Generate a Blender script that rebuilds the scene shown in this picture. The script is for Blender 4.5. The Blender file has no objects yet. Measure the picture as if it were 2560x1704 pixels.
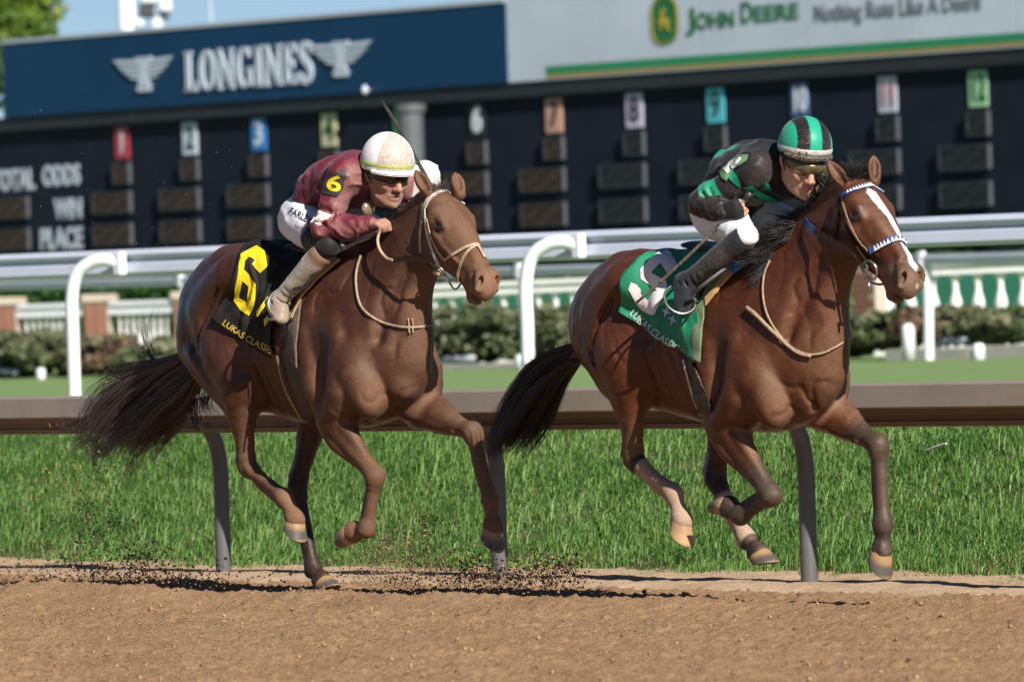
import bpy, bmesh, math, random
import numpy as np
from mathutils import Vector, Matrix

random.seed(7)
RNG = np.random.default_rng(7)
scene = bpy.context.scene
COL = scene.collection
R = math.radians

# ------------------------------------------------------------------ camera
F_PX = 16000.0                      # focal length in pixels of the 2560 px wide photograph
CXP, CYP = 1280.0, 852.0
ROLL = 0.03
PITCH = -(852 - 794) / 16000.0
CAMZ = 1.3
cam_data = bpy.data.cameras.new("camera")
cam = bpy.data.objects.new("camera", cam_data)
COL.objects.link(cam)
cam_data.sensor_width = 36.0
cam_data.lens = 36.0 * F_PX / 2560.0
cam_data.clip_start = 0.5
cam_data.clip_end = 3000.0
cF = np.array([0, math.cos(PITCH), math.sin(PITCH)])
_u0 = np.array([0, -math.sin(PITCH), math.cos(PITCH)])
_r0 = np.array([1.0, 0, 0])
cR = _r0 * math.cos(ROLL) - _u0 * math.sin(ROLL)
cU = _u0 * math.cos(ROLL) + _r0 * math.sin(ROLL)
cC = np.array([0, 0, CAMZ])
cam.matrix_world = Matrix(((cR[0], cU[0], -cF[0], 0), (cR[1], cU[1], -cF[1], 0), (cR[2], cU[2], -cF[2], CAMZ), (0, 0, 0, 1)))
cam_data.dof.use_dof = True
cam_data.dof.focus_distance = 29.6
cam_data.dof.aperture_fstop = 4.9
scene.camera = cam

# ------------------------------------------------------------------ light
LDIR = np.array([-0.47, 0.85, -0.67]); LDIR = LDIR / np.linalg.norm(LDIR)      # way the sunlight travels
SUN_EL = math.asin(-LDIR[2])
SUN_AZ = math.atan2(-LDIR[0], -LDIR[1])           # compass angle of the sun, clockwise from +Y
world = bpy.data.worlds.new("World"); scene.world = world
world.use_nodes = True
wn = world.node_tree.nodes; wl = world.node_tree.links
wn.clear()
sky = wn.new("ShaderNodeTexSky"); sky.sky_type = 'NISHITA'; sky.sun_disc = False
sky.sun_elevation = SUN_EL; sky.sun_rotation = SUN_AZ
sky.altitude = 1500; sky.air_density = 0.7; sky.dust_density = 0.05; sky.ozone_density = 3.0
bg = wn.new("ShaderNodeBackground"); bg.inputs[1].default_value = 0.05
wo = wn.new("ShaderNodeOutputWorld")
wl.new(sky.outputs[0], bg.inputs[0]); wl.new(bg.outputs[0], wo.inputs[0])
sun_data = bpy.data.lights.new("sun", 'SUN'); sun_data.energy = 5.0; sun_data.angle = R(0.53); sun_data.color = (1.0, 0.95, 0.87)
sun = bpy.data.objects.new("sun", sun_data); COL.objects.link(sun)
sun.location = (20, -30, 40)
sun.rotation_euler = Vector(LDIR).to_track_quat('-Z', 'Y').to_euler()
scene.view_settings.view_transform = 'Standard'
scene.view_settings.look = 'None'
scene.view_settings.exposure = 0.62
scene.view_settings.gamma = 1.0
scene.view_settings.use_curve_mapping = False
scene.render.engine = 'CYCLES'

# ------------------------------------------------------------------ where things stand
def ray(px, py):
    return cF + cR * ((px - CXP) / F_PX) + cU * ((CYP - py) / F_PX)
def on_ground(px, py, z=0.0):
    d = ray(px, py); t = (z - CAMZ) / d[2]
    return cC + d * t
def at_depth(px, py, Y):
    d = ray(px, py); return cC + d * ((Y - cC[1]) / d[1])
def proj(P):
    d = np.asarray(P, float) - cC
    z = d @ cF
    return CXP + F_PX * (d @ cR) / z, CYP - F_PX * (d @ cU) / z
class Frame:
    """a vertical plane standing on the ground: F along it, L square to it"""
    def __init__(s, origin, head_deg):
        a = R(head_deg); s.deg = head_deg
        s.F = np.array([math.cos(a), -math.sin(a), 0]); s.L = np.array([math.sin(a), math.cos(a), 0]); s.O = np.array(origin, float)
    def hp(s, px, py, l=0.0):
        d = ray(px, py); O = s.O + s.L * l
        t = ((O - cC) @ s.L) / (d @ s.L); P = cC + d * t - s.O
        return np.array([P @ s.F, l, P[2]])
    def world(s, q):
        return s.O + s.F * q[0] + s.L * q[1] + np.array([0, 0, 1.0]) * q[2]

# ------------------------------------------------------------------ objects
def put(o, parent=None):
    COL.objects.link(o)
    if parent is not None: o.parent = parent
    return o
def tag(o, label=None, cat=None, group=None, kind=None):
    if label: o["label"] = label
    if cat: o["category"] = cat
    if group: o["group"] = group
    if kind: o["kind"] = kind
    return o
def empty(name, loc=(0, 0, 0), rz=0.0, parent=None):
    o = bpy.data.objects.new(name, None); o.empty_display_size = 0.2
    o.location = loc; o.rotation_euler = (0, 0, rz)
    return put(o, parent)
def mesh_from(name, V, Fc, smooth=True):
    """V (n,3); Fc list of arrays/faces (all quads or all tris arrays are fast)"""
    me = bpy.data.meshes.new(name)
    V = np.asarray(V, np.float32)
    if isinstance(Fc, np.ndarray):
        n, k = Fc.shape
        me.vertices.add(len(V)); me.vertices.foreach_set("co", V.ravel())
        me.loops.add(n * k); me.loops.foreach_set("vertex_index", Fc.astype(np.int32).ravel())
        me.polygons.add(n)
        me.polygons.foreach_set("loop_start", np.arange(0, n * k, k, dtype=np.int32))
        me.polygons.foreach_set("loop_total", np.full(n, k, np.int32))
        me.update(calc_edges=True)
    else:
        me.from_pydata([tuple(map(float, v)) for v in V], [], [tuple(map(int, f)) for f in Fc]); me.update()
    if smooth: me.polygons.foreach_set("use_smooth", np.ones(len(me.polygons), bool))
    return me
def obj(name, me, mat, parent=None):
    o = bpy.data.objects.new(name, me)
    if mat is not None:
        me.materials.clear()
        for m in (mat if isinstance(mat, (list, tuple)) else [mat]): me.materials.append(m)
    return put(o, parent)
class MB:
    """collects simple shapes into ONE mesh"""
    def __init__(s): s.v = []; s.f = []; s.m = []; s.cur = 0; s.twin = None
    def add(s, V, Fs):
        b = len(s.v); s.v += [tuple(map(float, p)) for p in V]; s.f += [tuple(b + i for i in f) for f in Fs]; s.m += [s.cur] * len(Fs)
    def box(s, lo, hi, M=None):
        x0, y0, z0 = lo; x1, y1, z1 = hi
        V = [(x0, y0, z0), (x1, y0, z0), (x1, y1, z0), (x0, y1, z0), (x0, y0, z1), (x1, y0, z1), (x1, y1, z1), (x0, y1, z1)]
        if M is not None: V = [tuple(M @ Vector(p)) for p in V]
        s.add(V, [(0, 3, 2, 1), (4, 5, 6, 7), (0, 1, 5, 4), (1, 2, 6, 5), (2, 3, 7, 6), (3, 0, 4, 7)])
    def tube(s, pts, rad, n=10, cap=True, up=None, flat=1.0):
        pts = [np.asarray(p, float) for p in pts]; m = len(pts)
        rad = [rad] * m if np.isscalar(rad) else list(rad)
        V = []; prev = None
        for i, p in enumerate(pts):
            t = pts[min(i + 1, m - 1)] - pts[max(i - 1, 0)]; t = t / (np.linalg.norm(t) + 1e-9)
            if prev is None:
                a = np.array([0, 0, 1.0]) if up is None else np.asarray(up, float)
                if abs(a @ t) > 0.95: a = np.array([1.0, 0, 0])
            else: a = prev
            x = a - t * (a @ t); x /= np.linalg.norm(x) + 1e-9; prev = x
            y = np.cross(t, x)
            for k in range(n):
                w = 2 * math.pi * k / n
                V.append(p + rad[i] * (math.cos(w) * x + flat * math.sin(w) * y))
        Fs = []
        for i in range(m - 1):
            for k in range(n):
                a, b = i * n + k, i * n + (k + 1) % n
                Fs.append((a, b, b + n, a + n))
        if cap: Fs += [tuple(range(n - 1, -1, -1)), tuple((m - 1) * n + k for k in range(n))]
        s.add(V, Fs)
    def strap(s, pts, nrm, w, t=0.004):
        """flat band along pts; nrm is the outward direction at each point"""
        pts = [np.asarray(p, float) for p in pts]; m = len(pts)
        nrm = [np.asarray(q, float) for q in (nrm if np.ndim(nrm) == 2 else [nrm] * m)]
        ws = [w] * m if np.isscalar(w) else list(w)
        V = []
        for i, p in enumerate(pts):
            d = pts[min(i + 1, m - 1)] - pts[max(i - 1, 0)]; d /= np.linalg.norm(d) + 1e-9
            n = nrm[i] - d * (nrm[i] @ d); n /= np.linalg.norm(n) + 1e-9
            b = np.cross(d, n)
            V += [p - b * ws[i] / 2, p + b * ws[i] / 2, p + b * ws[i] / 2 + n * t, p - b * ws[i] / 2 + n * t]
        Fs = []
        for i in range(m - 1):
            for k in range(4):
                a, b = i * 4 + k, i * 4 + (k + 1) % 4
                Fs.append((a, b, b + 4, a + 4))
        Fs += [(3, 2, 1, 0), tuple((m - 1) * 4 + k for k in range(4))]
        s.add(V, Fs)
    def ball(s, c, r, nu=10, nv=7, sc=(1, 1, 1)):
        V = []; Fs = []
        for j in range(nv + 1):
            a = math.pi * j / nv
            for i in range(nu):
                b = 2 * math.pi * i / nu
                V.append((c[0] + r * sc[0] * math.sin(a) * math.cos(b), c[1] + r * sc[1] * math.sin(a) * math.sin(b), c[2] + r * sc[2] * math.cos(a)))
        for j in range(nv):
            for i in range(nu):
                a, b = j * nu + i, j * nu + (i + 1) % nu
                Fs.append((a, a + nu, b + nu, b))
        s.add(V, Fs)
    def ring(s, c, nrm, r, t, n=18, k=8, sc=1.0, up=(0, 0, 1)):
        nrm = np.asarray(nrm, float); nrm /= np.linalg.norm(nrm); a = np.asarray(up, float)
        if abs(a @ nrm) > .95: a = np.array([1.0, 0, 0])
        x = a - nrm * (a @ nrm); x /= np.linalg.norm(x); y = np.cross(nrm, x)
        V = []; Fs = []
        for i in range(n):
            w = 2 * math.pi * i / n; d = x * math.cos(w) + y * math.sin(w) * sc; cc = np.asarray(c, float) + d * r; dn = d / np.linalg.norm(d)
            for j in range(k):
                q = 2 * math.pi * j / k; V.append(cc + t * (math.cos(q) * dn + math.sin(q) * nrm))
        for i in range(n):
            for j in range(k):
                a, b = i * k + j, i * k + (j + 1) % k
                c2, d2 = ((i + 1) % n) * k + (j + 1) % k, ((i + 1) % n) * k + j
                Fs.append((a, d2, c2, b))
        s.add(V, Fs)
    def prism(s, poly, z0, z1, M=None):
        """polygon in xy pushed from z0 to z1"""
        n = len(poly)
        V = [(x, y, z0) for x, y in poly] + [(x, y, z1) for x, y in poly]
        if M is not None: V = [tuple(M @ Vector(p)) for p in V]
        Fs = [tuple(range(n - 1, -1, -1)), tuple(range(n, 2 * n))] + [(i, (i + 1) % n, n + (i + 1) % n, n + i) for i in range(n)]
        s.add(V, Fs)
    def build(s, name, mat, parent=None, smooth=False, bevel=0.0, fixn=True):
        me = bpy.data.meshes.new(name); me.from_pydata(s.v, [], s.f); me.update()
        if fixn or bevel:
            bm = bmesh.new(); bm.from_mesh(me)
            if bevel:
                bmesh.ops.bevel(bm, geom=[e for e in bm.edges if len(e.link_faces) == 2 and e.calc_face_angle(0) > 0.6], offset=bevel, segments=2, affect='EDGES')
            bmesh.ops.recalc_face_normals(bm, faces=bm.faces); bm.to_mesh(me); bm.free()
        if smooth: me.polygons.foreach_set("use_smooth", np.ones(len(me.polygons), bool))
        o = obj(name, me, mat, parent)
        if s.twin is not None: s.twin.build(name, mat, parent, smooth, bevel, fixn)
        if not bevel and any(s.m): me.polygons.foreach_set("material_index", s.m)
        return o
def smooth_path(pts, n=6, closed=False):
    """Catmull-Rom through pts (any dimension)"""
    P = [np.asarray(p, float) for p in pts]
    if closed: P = [P[-1]] + P + [P[0], P[1]]
    else: P = [2 * P[0] - P[1]] + P + [2 * P[-1] - P[-2]]
    out = []
    for i in range(1, len(P) - 2):
        a, b, c, d = P[i - 1], P[i], P[i + 1], P[i + 2]
        for k in range(n):
            t = k / n
            out.append(0.5 * (2 * b + (c - a) * t + (2 * a - 5 * b + 4 * c - d) * t * t + (3 * b - a - 3 * c + d) * t ** 3))
    if not closed: out.append(P[-2])
    return out

# ------------------------------------------------------------------ bodies: a distance field of tapering limbs, turned into one skin
class Field:
    def __init__(s, lo, hi, h):
        s.lo = np.array(lo, float); s.h = h
        s.n = np.ceil((np.array(hi) - s.lo) / h).astype(int) + 1
        s.f = np.full(s.n, 0.5, np.float32)
        s.ax = [(s.lo[i] + h * np.arange(s.n[i])).astype(np.float32) for i in range(3)]
    def _sub(s, lo, hi):
        a = np.clip(np.floor((np.asarray(lo) - s.lo) / s.h).astype(int), 0, s.n - 1)
        b = np.clip(np.ceil((np.asarray(hi) - s.lo) / s.h).astype(int) + 1, 1, s.n)
        return a, b
    def chain(s, pts, rad, k=0.03, n=None, sub=2, carve=False, ksub=0.0):
        """limb through pts. rad: r or (r_along_n, r_other) at each point; n: the flattened direction"""
        pts = [np.asarray(p, float) for p in pts]
        rad = [(r, r) if np.isscalar(r) else r for r in ([rad] * len(pts) if np.isscalar(rad) else rad)]
        if sub > 1 and len(pts) > 2:
            Q = smooth_path([np.concatenate([p, r]) for p, r in zip(pts, rad)], sub)
            pts = [q[:3] for q in Q]; rad = [tuple(np.maximum(q[3:], 1e-4)) for q in Q]
        rm = max(max(r) for r in rad); m = rm + k + 2.5 * s.h
        A = np.array(pts)
        i0, i1 = s._sub(A.min(0) - m, A.max(0) + m)
        if np.any(i1 <= i0): return
        sl = tuple(slice(a, b) for a, b in zip(i0, i1))
        X = s.ax[0][sl[0]][:, None, None]; Y = s.ax[1][sl[1]][None, :, None]; Z = s.ax[2][sl[2]][None, None, :]
        D = np.full([b - a for a, b in zip(i0, i1)], 9.0, np.float32)
        for i in range(max(1, len(pts) - 1)):
            a = pts[i]; b = pts[min(i + 1, len(pts) - 1)]
            ra, rb = rad[i], rad[min(i + 1, len(pts) - 1)]
            # only this link's own box
            mm = max(max(ra), max(rb)) + k + 2.5 * s.h
            j0, j1 = s._sub(np.minimum(a, b) - mm, np.maximum(a, b) + mm)
            j0 = np.maximum(j0, i0) - i0; j1 = np.minimum(j1, i1) - i0
            if np.any(j1 <= j0): continue
            q = tuple(slice(c, d) for c, d in zip(j0, j1))
            x = X[q[0]] - a[0]; y = Y[:, q[1]] - a[1]; z = Z[:, :, q[2]] - a[2]
            u = b - a; L2 = float(u @ u)
            if L2 > 1e-10:
                t = np.clip((x * u[0] + y * u[1] + z * u[2]) / L2, 0, 1).astype(np.float32)
            else: t = np.zeros((1, 1, 1), np.float32)
            px = x - t * u[0]; py = y - t * u[1]; pz = z - t * u[2]
            r2 = ra[1] + (rb[1] - ra[1]) * t
            d2 = px * px + py * py + pz * pz
            if n is not None and (abs(ra[0] - ra[1]) > 1e-6 or abs(rb[0] - rb[1]) > 1e-6):
                nn = np.asarray(n, float)
                if L2 > 1e-10:
                    nn = nn - u * (nn @ u) / L2
                nn = nn / (np.linalg.norm(nn) + 1e-9)
                r1 = ra[0] + (rb[0] - ra[0]) * t
                sc = r1 / r2
                qn = px * nn[0] + py * nn[1] + pz * nn[2]
                d2 = d2 + qn * qn * (1 / (sc * sc) - 1)
                d = (np.sqrt(np.maximum(d2, 0)) - r2) * np.minimum(1.0, sc)
            else:
                d = np.sqrt(np.maximum(d2, 0)) - r2
            V = D[q]
            if ksub > 0:
                hh = np.clip(0.5 + 0.5 * (V - d) / ksub, 0, 1)
                D[q] = V + (d - V) * hh - ksub * hh * (1 - hh)
            else: D[q] = np.minimum(V, d)
        f = s.f[sl]
        if carve:
            D = -D; hh = np.clip(0.5 - 0.5 * (f - D) / k, 0, 1)
            s.f[sl] = f + (D - f) * hh + k * hh * (1 - hh)
        else:
            hh = np.clip(0.5 + 0.5 * (f - D) / k, 0, 1)
            s.f[sl] = f + (D - f) * hh - k * hh * (1 - hh)
    def ball(s, c, r, k=0.03, carve=False, **kw):
        s.chain([c], [r], k, carve=carve, sub=1, **kw)
    def ell(s, c, ax, rad, k=0.03, carve=False):
        """ellipsoid: ax three unit vectors, rad three radii"""
        c = np.asarray(c, float); ax = [np.asarray(a, float) / np.linalg.norm(a) for a in ax]
        m = max(rad) + k + 2.5 * s.h
        i0, i1 = s._sub(c - m, c + m)
        if np.any(i1 <= i0): return
        sl = tuple(slice(a, b) for a, b in zip(i0, i1))
        X = s.ax[0][sl[0]][:, None, None] - c[0]; Y = s.ax[1][sl[1]][None, :, None] - c[1]; Z = s.ax[2][sl[2]][None, None, :] - c[2]
        q0 = 0; q1 = 0
        for a, r in zip(ax, rad):
            w = (X * a[0] + Y * a[1] + Z * a[2]) / r
            q0 = q0 + w * w; q1 = q1 + w * w / (r * r)
        k0 = np.sqrt(q0); D = (k0 * (k0 - 1) / np.sqrt(q1 + 1e-12)).astype(np.float32)
        f = s.f[sl]
        if carve:
            D = -D; hh = np.clip(0.5 - 0.5 * (f - D) / k, 0, 1)
            s.f[sl] = f + (D - f) * hh + k * hh * (1 - hh)
        else:
            hh = np.clip(0.5 + 0.5 * (f - D) / k, 0, 1)
            s.f[sl] = f + (D - f) * hh - k * hh * (1 - hh)
    def displace(s, fn, band=0.014):
        """add fn(x,y,z) near the skin"""
        I = np.nonzero(np.abs(s.f) < band)
        P = np.stack([s.ax[i][I[i]] for i in range(3)], 1)
        s.f[I] += fn(P).astype(np.float32)
    def skin(s, smooth=2):
        f = s.f; h = s.h; n = s.n
        S = (f < 0)
        c = np.zeros(n - 1, np.uint8)
        for dx in (0, 1):
            for dy in (0, 1):
                for dz in (0, 1):
                    c += S[dx:n[0] - 1 + dx, dy:n[1] - 1 + dy, dz:n[2] - 1 + dz]
        act = (c > 0) & (c < 8)
        I, J, K = np.nonzero(act)
        idx = np.full(n - 1, -1, np.int32); idx[I, J, K] = np.arange(len(I))
        acc = np.zeros((len(I), 3)); cnt = np.zeros(len(I))
        corners = [(0, 0, 0), (1, 0, 0), (0, 1, 0), (1, 1, 0), (0, 0, 1), (1, 0, 1), (0, 1, 1), (1, 1, 1)]
        val = [f[I + a, J + b, K + d].astype(float) for a, b, d in corners]
        for i in range(8):
            for j in range(i + 1, 8):
                if sum(abs(p - q) for p, q in zip(corners[i], corners[j])) != 1: continue
                cr = (val[i] < 0) != (val[j] < 0)
                t = val[i] / (val[i] - val[j] + 1e-20)
                p = np.array(corners[i], float)[None] + t[:, None] * (np.array(corners[j], float) - np.array(corners[i], float))[None]
                acc[cr] += p[cr]; cnt[cr] += 1
        V = s.lo + h * (np.stack([I, J, K], 1) + acc / cnt[:, None])
        Q = []
        for ax in range(3):
            o1, o2 = (ax + 1) % 3, (ax + 2) % 3
            sa = [slice(None)] * 3; sb = [slice(None)] * 3
            sa[ax] = slice(0, n[ax] - 1); sb[ax] = slice(1, n[ax])
            for o in (o1, o2):
                sa[o] = slice(1, n[o] - 1); sb[o] = slice(1, n[o] - 1)
            A = S[tuple(sa)]; B = S[tuple(sb)]
            E = np.nonzero(A != B)
            G = [E[0].copy(), E[1].copy(), E[2].copy()]
            for o in (o1, o2): G[o] = G[o] + 1
            neg = A[E]
            def cell(d1, d2):
                g = [G[0].copy(), G[1].copy(), G[2].copy()]; g[o1] = g[o1] + d1; g[o2] = g[o2] + d2
                return idx[g[0], g[1], g[2]]
            q = np.stack([cell(-1, -1), cell(0, -1), cell(0, 0), cell(-1, 0)], 1)
            q[~neg] = q[~neg][:, ::-1]
            Q.append(q)
        Q = np.concatenate(Q); Q = Q[(Q >= 0).all(1)]
        V = relax(V, Q, smooth)
        return V, Q
def relax(V, Q, it=2, lam=0.5, mu=-0.52):
    E = np.concatenate([Q[:, [0, 1]], Q[:, [1, 2]], Q[:, [2, 3]], Q[:, [3, 0]]])
    deg = np.bincount(E.ravel(), minlength=len(V)).astype(float)[:, None]
    for _ in range(it):
        for w in (lam, mu):
            S = np.zeros_like(V)
            for c in range(3):
                S[:, c] = np.bincount(E[:, 0], V[E[:, 1], c], minlength=len(V)) + np.bincount(E[:, 1], V[E[:, 0], c], minlength=len(V))
            V = V + w * (S / np.maximum(deg, 1) - V)
    return V
def normals(V, Q):
    a = V[Q[:, 2]] - V[Q[:, 0]]; b = V[Q[:, 3]] - V[Q[:, 1]]; n = np.cross(a, b)
    N = np.zeros_like(V)
    for k in range(4):
        for c in range(3): N[:, c] += np.bincount(Q[:, k], n[:, c], minlength=len(V))
    return N / (np.linalg.norm(N, axis=1, keepdims=True) + 1e-12)
def set_color(me, name, C):
    a = me.attributes.new(name, 'FLOAT_COLOR', 'POINT')
    C = np.asarray(C, np.float32)
    if C.shape[1] == 3: C = np.concatenate([C, np.ones((len(C), 1), np.float32)], 1)
    a.data.foreach_set("color", C.ravel())
def set_float(me, name, A):
    a = me.attributes.new(name, 'FLOAT', 'POINT'); a.data.foreach_set("value", np.asarray(A, np.float32).ravel())
def vnoise(P, s=1.0, seed=0, octv=3):
    """cheap value noise, -1..1"""
    P = np.asarray(P, float) * s; out = 0; amp = 1.0; tot = 0
    for o in range(octv):
        X = P * (2 ** o) + seed * 17.3 + o * 5.1
        I = np.floor(X).astype(np.int64); Fr = X - I; Fr = Fr * Fr * (3 - 2 * Fr)
        def hsh(a, b, c):
            q = (a * 374761393 + b * 668265263 + c * 2147483647 + seed * 1013) & 0x7fffffff
            q = ((q ^ (q >> 13)) * 1274126177) & 0x7fffffff
            return ((q ^ (q >> 16)) & 0xffff) / 32767.5 - 1
        r = 0
        for dx in (0, 1):
            for dy in (0, 1):
                for dz in (0, 1):
                    w = (Fr[:, 0] if dx else 1 - Fr[:, 0]) * (Fr[:, 1] if dy else 1 - Fr[:, 1]) * (Fr[:, 2] if dz else 1 - Fr[:, 2])
                    r = r + w * hsh(I[:, 0] + dx, I[:, 1] + dy, I[:, 2] + dz)
        out = out + amp * r; tot += amp; amp *= 0.5
    return out / tot
def sstep(a, b, x):
    t = np.clip((x - a) / (b - a), 0, 1); return t * t * (3 - 2 * t)
def mixc(A, B, w):
    return A * (1 - w[:, None]) + np.asarray(B)[None] * w[:, None]
def strands(paths, r0, r1, sides=3, seg=None):
    """many tapering hairs as one mesh. paths (m,n,3)"""
    P = np.asarray(paths, float); m, n, _ = P.shape
    T = np.gradient(P, axis=1); T /= np.linalg.norm(T, axis=2, keepdims=True) + 1e-9
    a = np.zeros_like(T); a[..., 2] = 1.0; bad = np.abs(T[..., 2]) > 0.9; a[bad] = (1, 0, 0)
    X = np.cross(T, a); X /= np.linalg.norm(X, axis=2, keepdims=True) + 1e-9; Y = np.cross(T, X)
    r0 = np.broadcast_to(np.asarray(r0, float), (m,)); r1 = np.broadcast_to(np.asarray(r1, float), (m,))
    t = np.linspace(0, 1, n)[None]
    rad = r0[:, None] * (1 - t) + r1[:, None] * t
    V = np.zeros((m, n, sides, 3))
    for k in range(sides):
        w = 2 * math.pi * k / sides
        V[:, :, k] = P + rad[..., None] * (math.cos(w) * X + math.sin(w) * Y)
    base = (np.arange(m)[:, None, None] * n + np.arange(n - 1)[None, :, None]) * sides
    k = np.arange(sides)[None, None]
    k2 = (k + 1) % sides
    Q = np.stack([base + k, base + k2, base + sides + k2, base + sides + k], -1).reshape(-1, 4)
    return V.reshape(-1, 3), Q

# ------------------------------------------------------------------ materials
MATS = {}
def mat(name, color=(0.5, 0.5, 0.5), rough=0.6, metal=0.0, spec=0.5, noise=0.0, nscale=8.0, bump=0.0, bscale=60.0, coat=0.0, sheen=0.0, attr=None, c2=None, trans=0.0, coords='Object', detail=5.0, bdist=0.01):
    m = bpy.data.materials.new(name); m.use_nodes = True
    nt = m.node_tree; nd = nt.nodes; lk = nt.links
    b = nd["Principled BSDF"]
    b.inputs["Roughness"].default_value = rough; b.inputs["Metallic"].default_value = metal
    b.inputs["Specular IOR Level"].default_value = spec
    b.inputs["Coat Weight"].default_value = coat
    b.inputs["Sheen Weight"].default_value = sheen
    tc = nd.new("ShaderNodeTexCoord")
    src = None
    if attr:
        at = nd.new("ShaderNodeAttribute"); at.attribute_name = attr; src = at.outputs["Color"]
    if noise > 0 or c2 is not None:
        n = nd.new("ShaderNodeTexNoise"); n.inputs["Scale"].default_value = nscale; n.inputs["Detail"].default_value = detail; n.inputs["Roughness"].default_value = 0.6
        lk.new(tc.outputs[coords], n.inputs["Vector"])
        rmp = nd.new("ShaderNodeMapRange"); rmp.inputs[1].default_value = 0.3; rmp.inputs[2].default_value = 0.7
        lk.new(n.outputs["Fac"], rmp.inputs[0])
        mx = nd.new("ShaderNodeMix"); mx.data_type = 'RGBA'
        lk.new(rmp.outputs[0], mx.inputs[0])
        if attr:
            mx.blend_type = 'MULTIPLY'
            mx.inputs[7].default_value = (1 - noise, 1 - noise, 1 - noise, 1)
            lk.new(src, mx.inputs[6])
        else:
            mx.inputs[6].default_value = (*color, 1)
            cc = c2 if c2 is not None else tuple(max(0, c * (1 - noise)) for c in color)
            mx.inputs[7].default_value = (*cc, 1)
        src = mx.outputs[2]
    if src is not None: lk.new(src, b.inputs["Base Color"])
    else: b.inputs["Base Color"].default_value = (*color, 1)
    if bump > 0:
        n2 = nd.new("ShaderNodeTexNoise"); n2.inputs["Scale"].default_value = bscale; n2.inputs["Detail"].default_value = 6
        lk.new(tc.outputs[coords], n2.inputs["Vector"])
        bp = nd.new("ShaderNodeBump"); bp.inputs["Strength"].default_value = bump; bp.inputs["Distance"].default_value = bdist
        lk.new(n2.outputs["Fac"], bp.inputs["Height"]); lk.new(bp.outputs[0], b.inputs["Normal"])
    if trans > 0: b.inputs["Transmission Weight"].default_value = trans
    MATS[name] = m
    return m
# ------------------------------------------------------------------ ground
RAIL_A = on_ground(555, 1440)
frR = Frame(RAIL_A, 50.6)                       # along the inside rail; L points into the infield
def soil_material(name, a, b, c, scale=3.0, rough=.95, bump=.5, bscale=90, bdist=.012):
    m = bpy.data.materials.new(name); m.use_nodes = True; nt = m.node_tree; nd = nt.nodes; lk = nt.links; bs = nd["Principled BSDF"]
    tc = nd.new("ShaderNodeTexCoord")
    n = nd.new("ShaderNodeTexNoise"); n.inputs["Scale"].default_value = scale; n.inputs["Detail"].default_value = 8; n.inputs["Roughness"].default_value = .65
    n2 = nd.new("ShaderNodeTexNoise"); n2.inputs["Scale"].default_value = bscale; n2.inputs["Detail"].default_value = 5
    cr = nd.new("ShaderNodeValToRGB"); e = cr.color_ramp.elements; e[0].position = .33; e[0].color = (*a, 1); e[1].position = .68; e[1].color = (*c, 1)
    x = e.new(.5); x.color = (*b, 1)
    lk.new(tc.outputs["Object"], n.inputs[0]); lk.new(tc.outputs["Object"], n2.inputs[0]); lk.new(n.outputs["Fac"], cr.inputs[0])
    mr = nd.new("ShaderNodeMapRange"); mr.inputs[1].default_value = .35; mr.inputs[2].default_value = .65; mr.inputs[3].default_value = .78; mr.inputs[4].default_value = 1.12
    lk.new(n2.outputs["Fac"], mr.inputs[0])
    mx = nd.new("ShaderNodeMix"); mx.data_type = 'RGBA'; mx.blend_type = 'MULTIPLY'; mx.inputs[0].default_value = 1
    lk.new(cr.outputs[0], mx.inputs[6]); lk.new(mr.outputs[0], mx.inputs[7]); lk.new(mx.outputs[2], bs.inputs["Base Color"])
    bs.inputs["Roughness"].default_value = rough; bs.inputs["Specular IOR Level"].default_value = .15
    bp = nd.new("ShaderNodeBump"); bp.inputs["Strength"].default_value = bump; bp.inputs["Distance"].default_value = bdist
    lk.new(n2.outputs["Fac"], bp.inputs["Height"]); lk.new(bp.outputs[0], bs.inputs["Normal"])
    MATS[name] = m; return m
soil_material("track_dirt", (.235, .142, .076), (.275, .168, .092), (.32, .20, .114), 2.2)
soil_material("rail_side_sand", (.36, .25, .155), (.43, .305, .195), (.49, .36, .24), 3.0)
soil_material("mown_turf", (.155, .235, .085), (.175, .26, .095), (.20, .285, .11), 1.5, bump=.3, bscale=50)
soil_material("bank_soil", (.035, .07, .018), (.055, .09, .025), (.16, .12, .065), 5.0)
soil_material("far_field", (.10, .17, .06), (.12, .19, .07), (.14, .21, .08), .2)

far = MB(); far.add([(-900, 20, -.35), (900, 20, -.35), (900, 2200, -.35), (-900, 2200, -.35)], [(0, 1, 2, 3)])
tag(far.build("ground", MATS["far_field"]), kind="structure")

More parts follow.
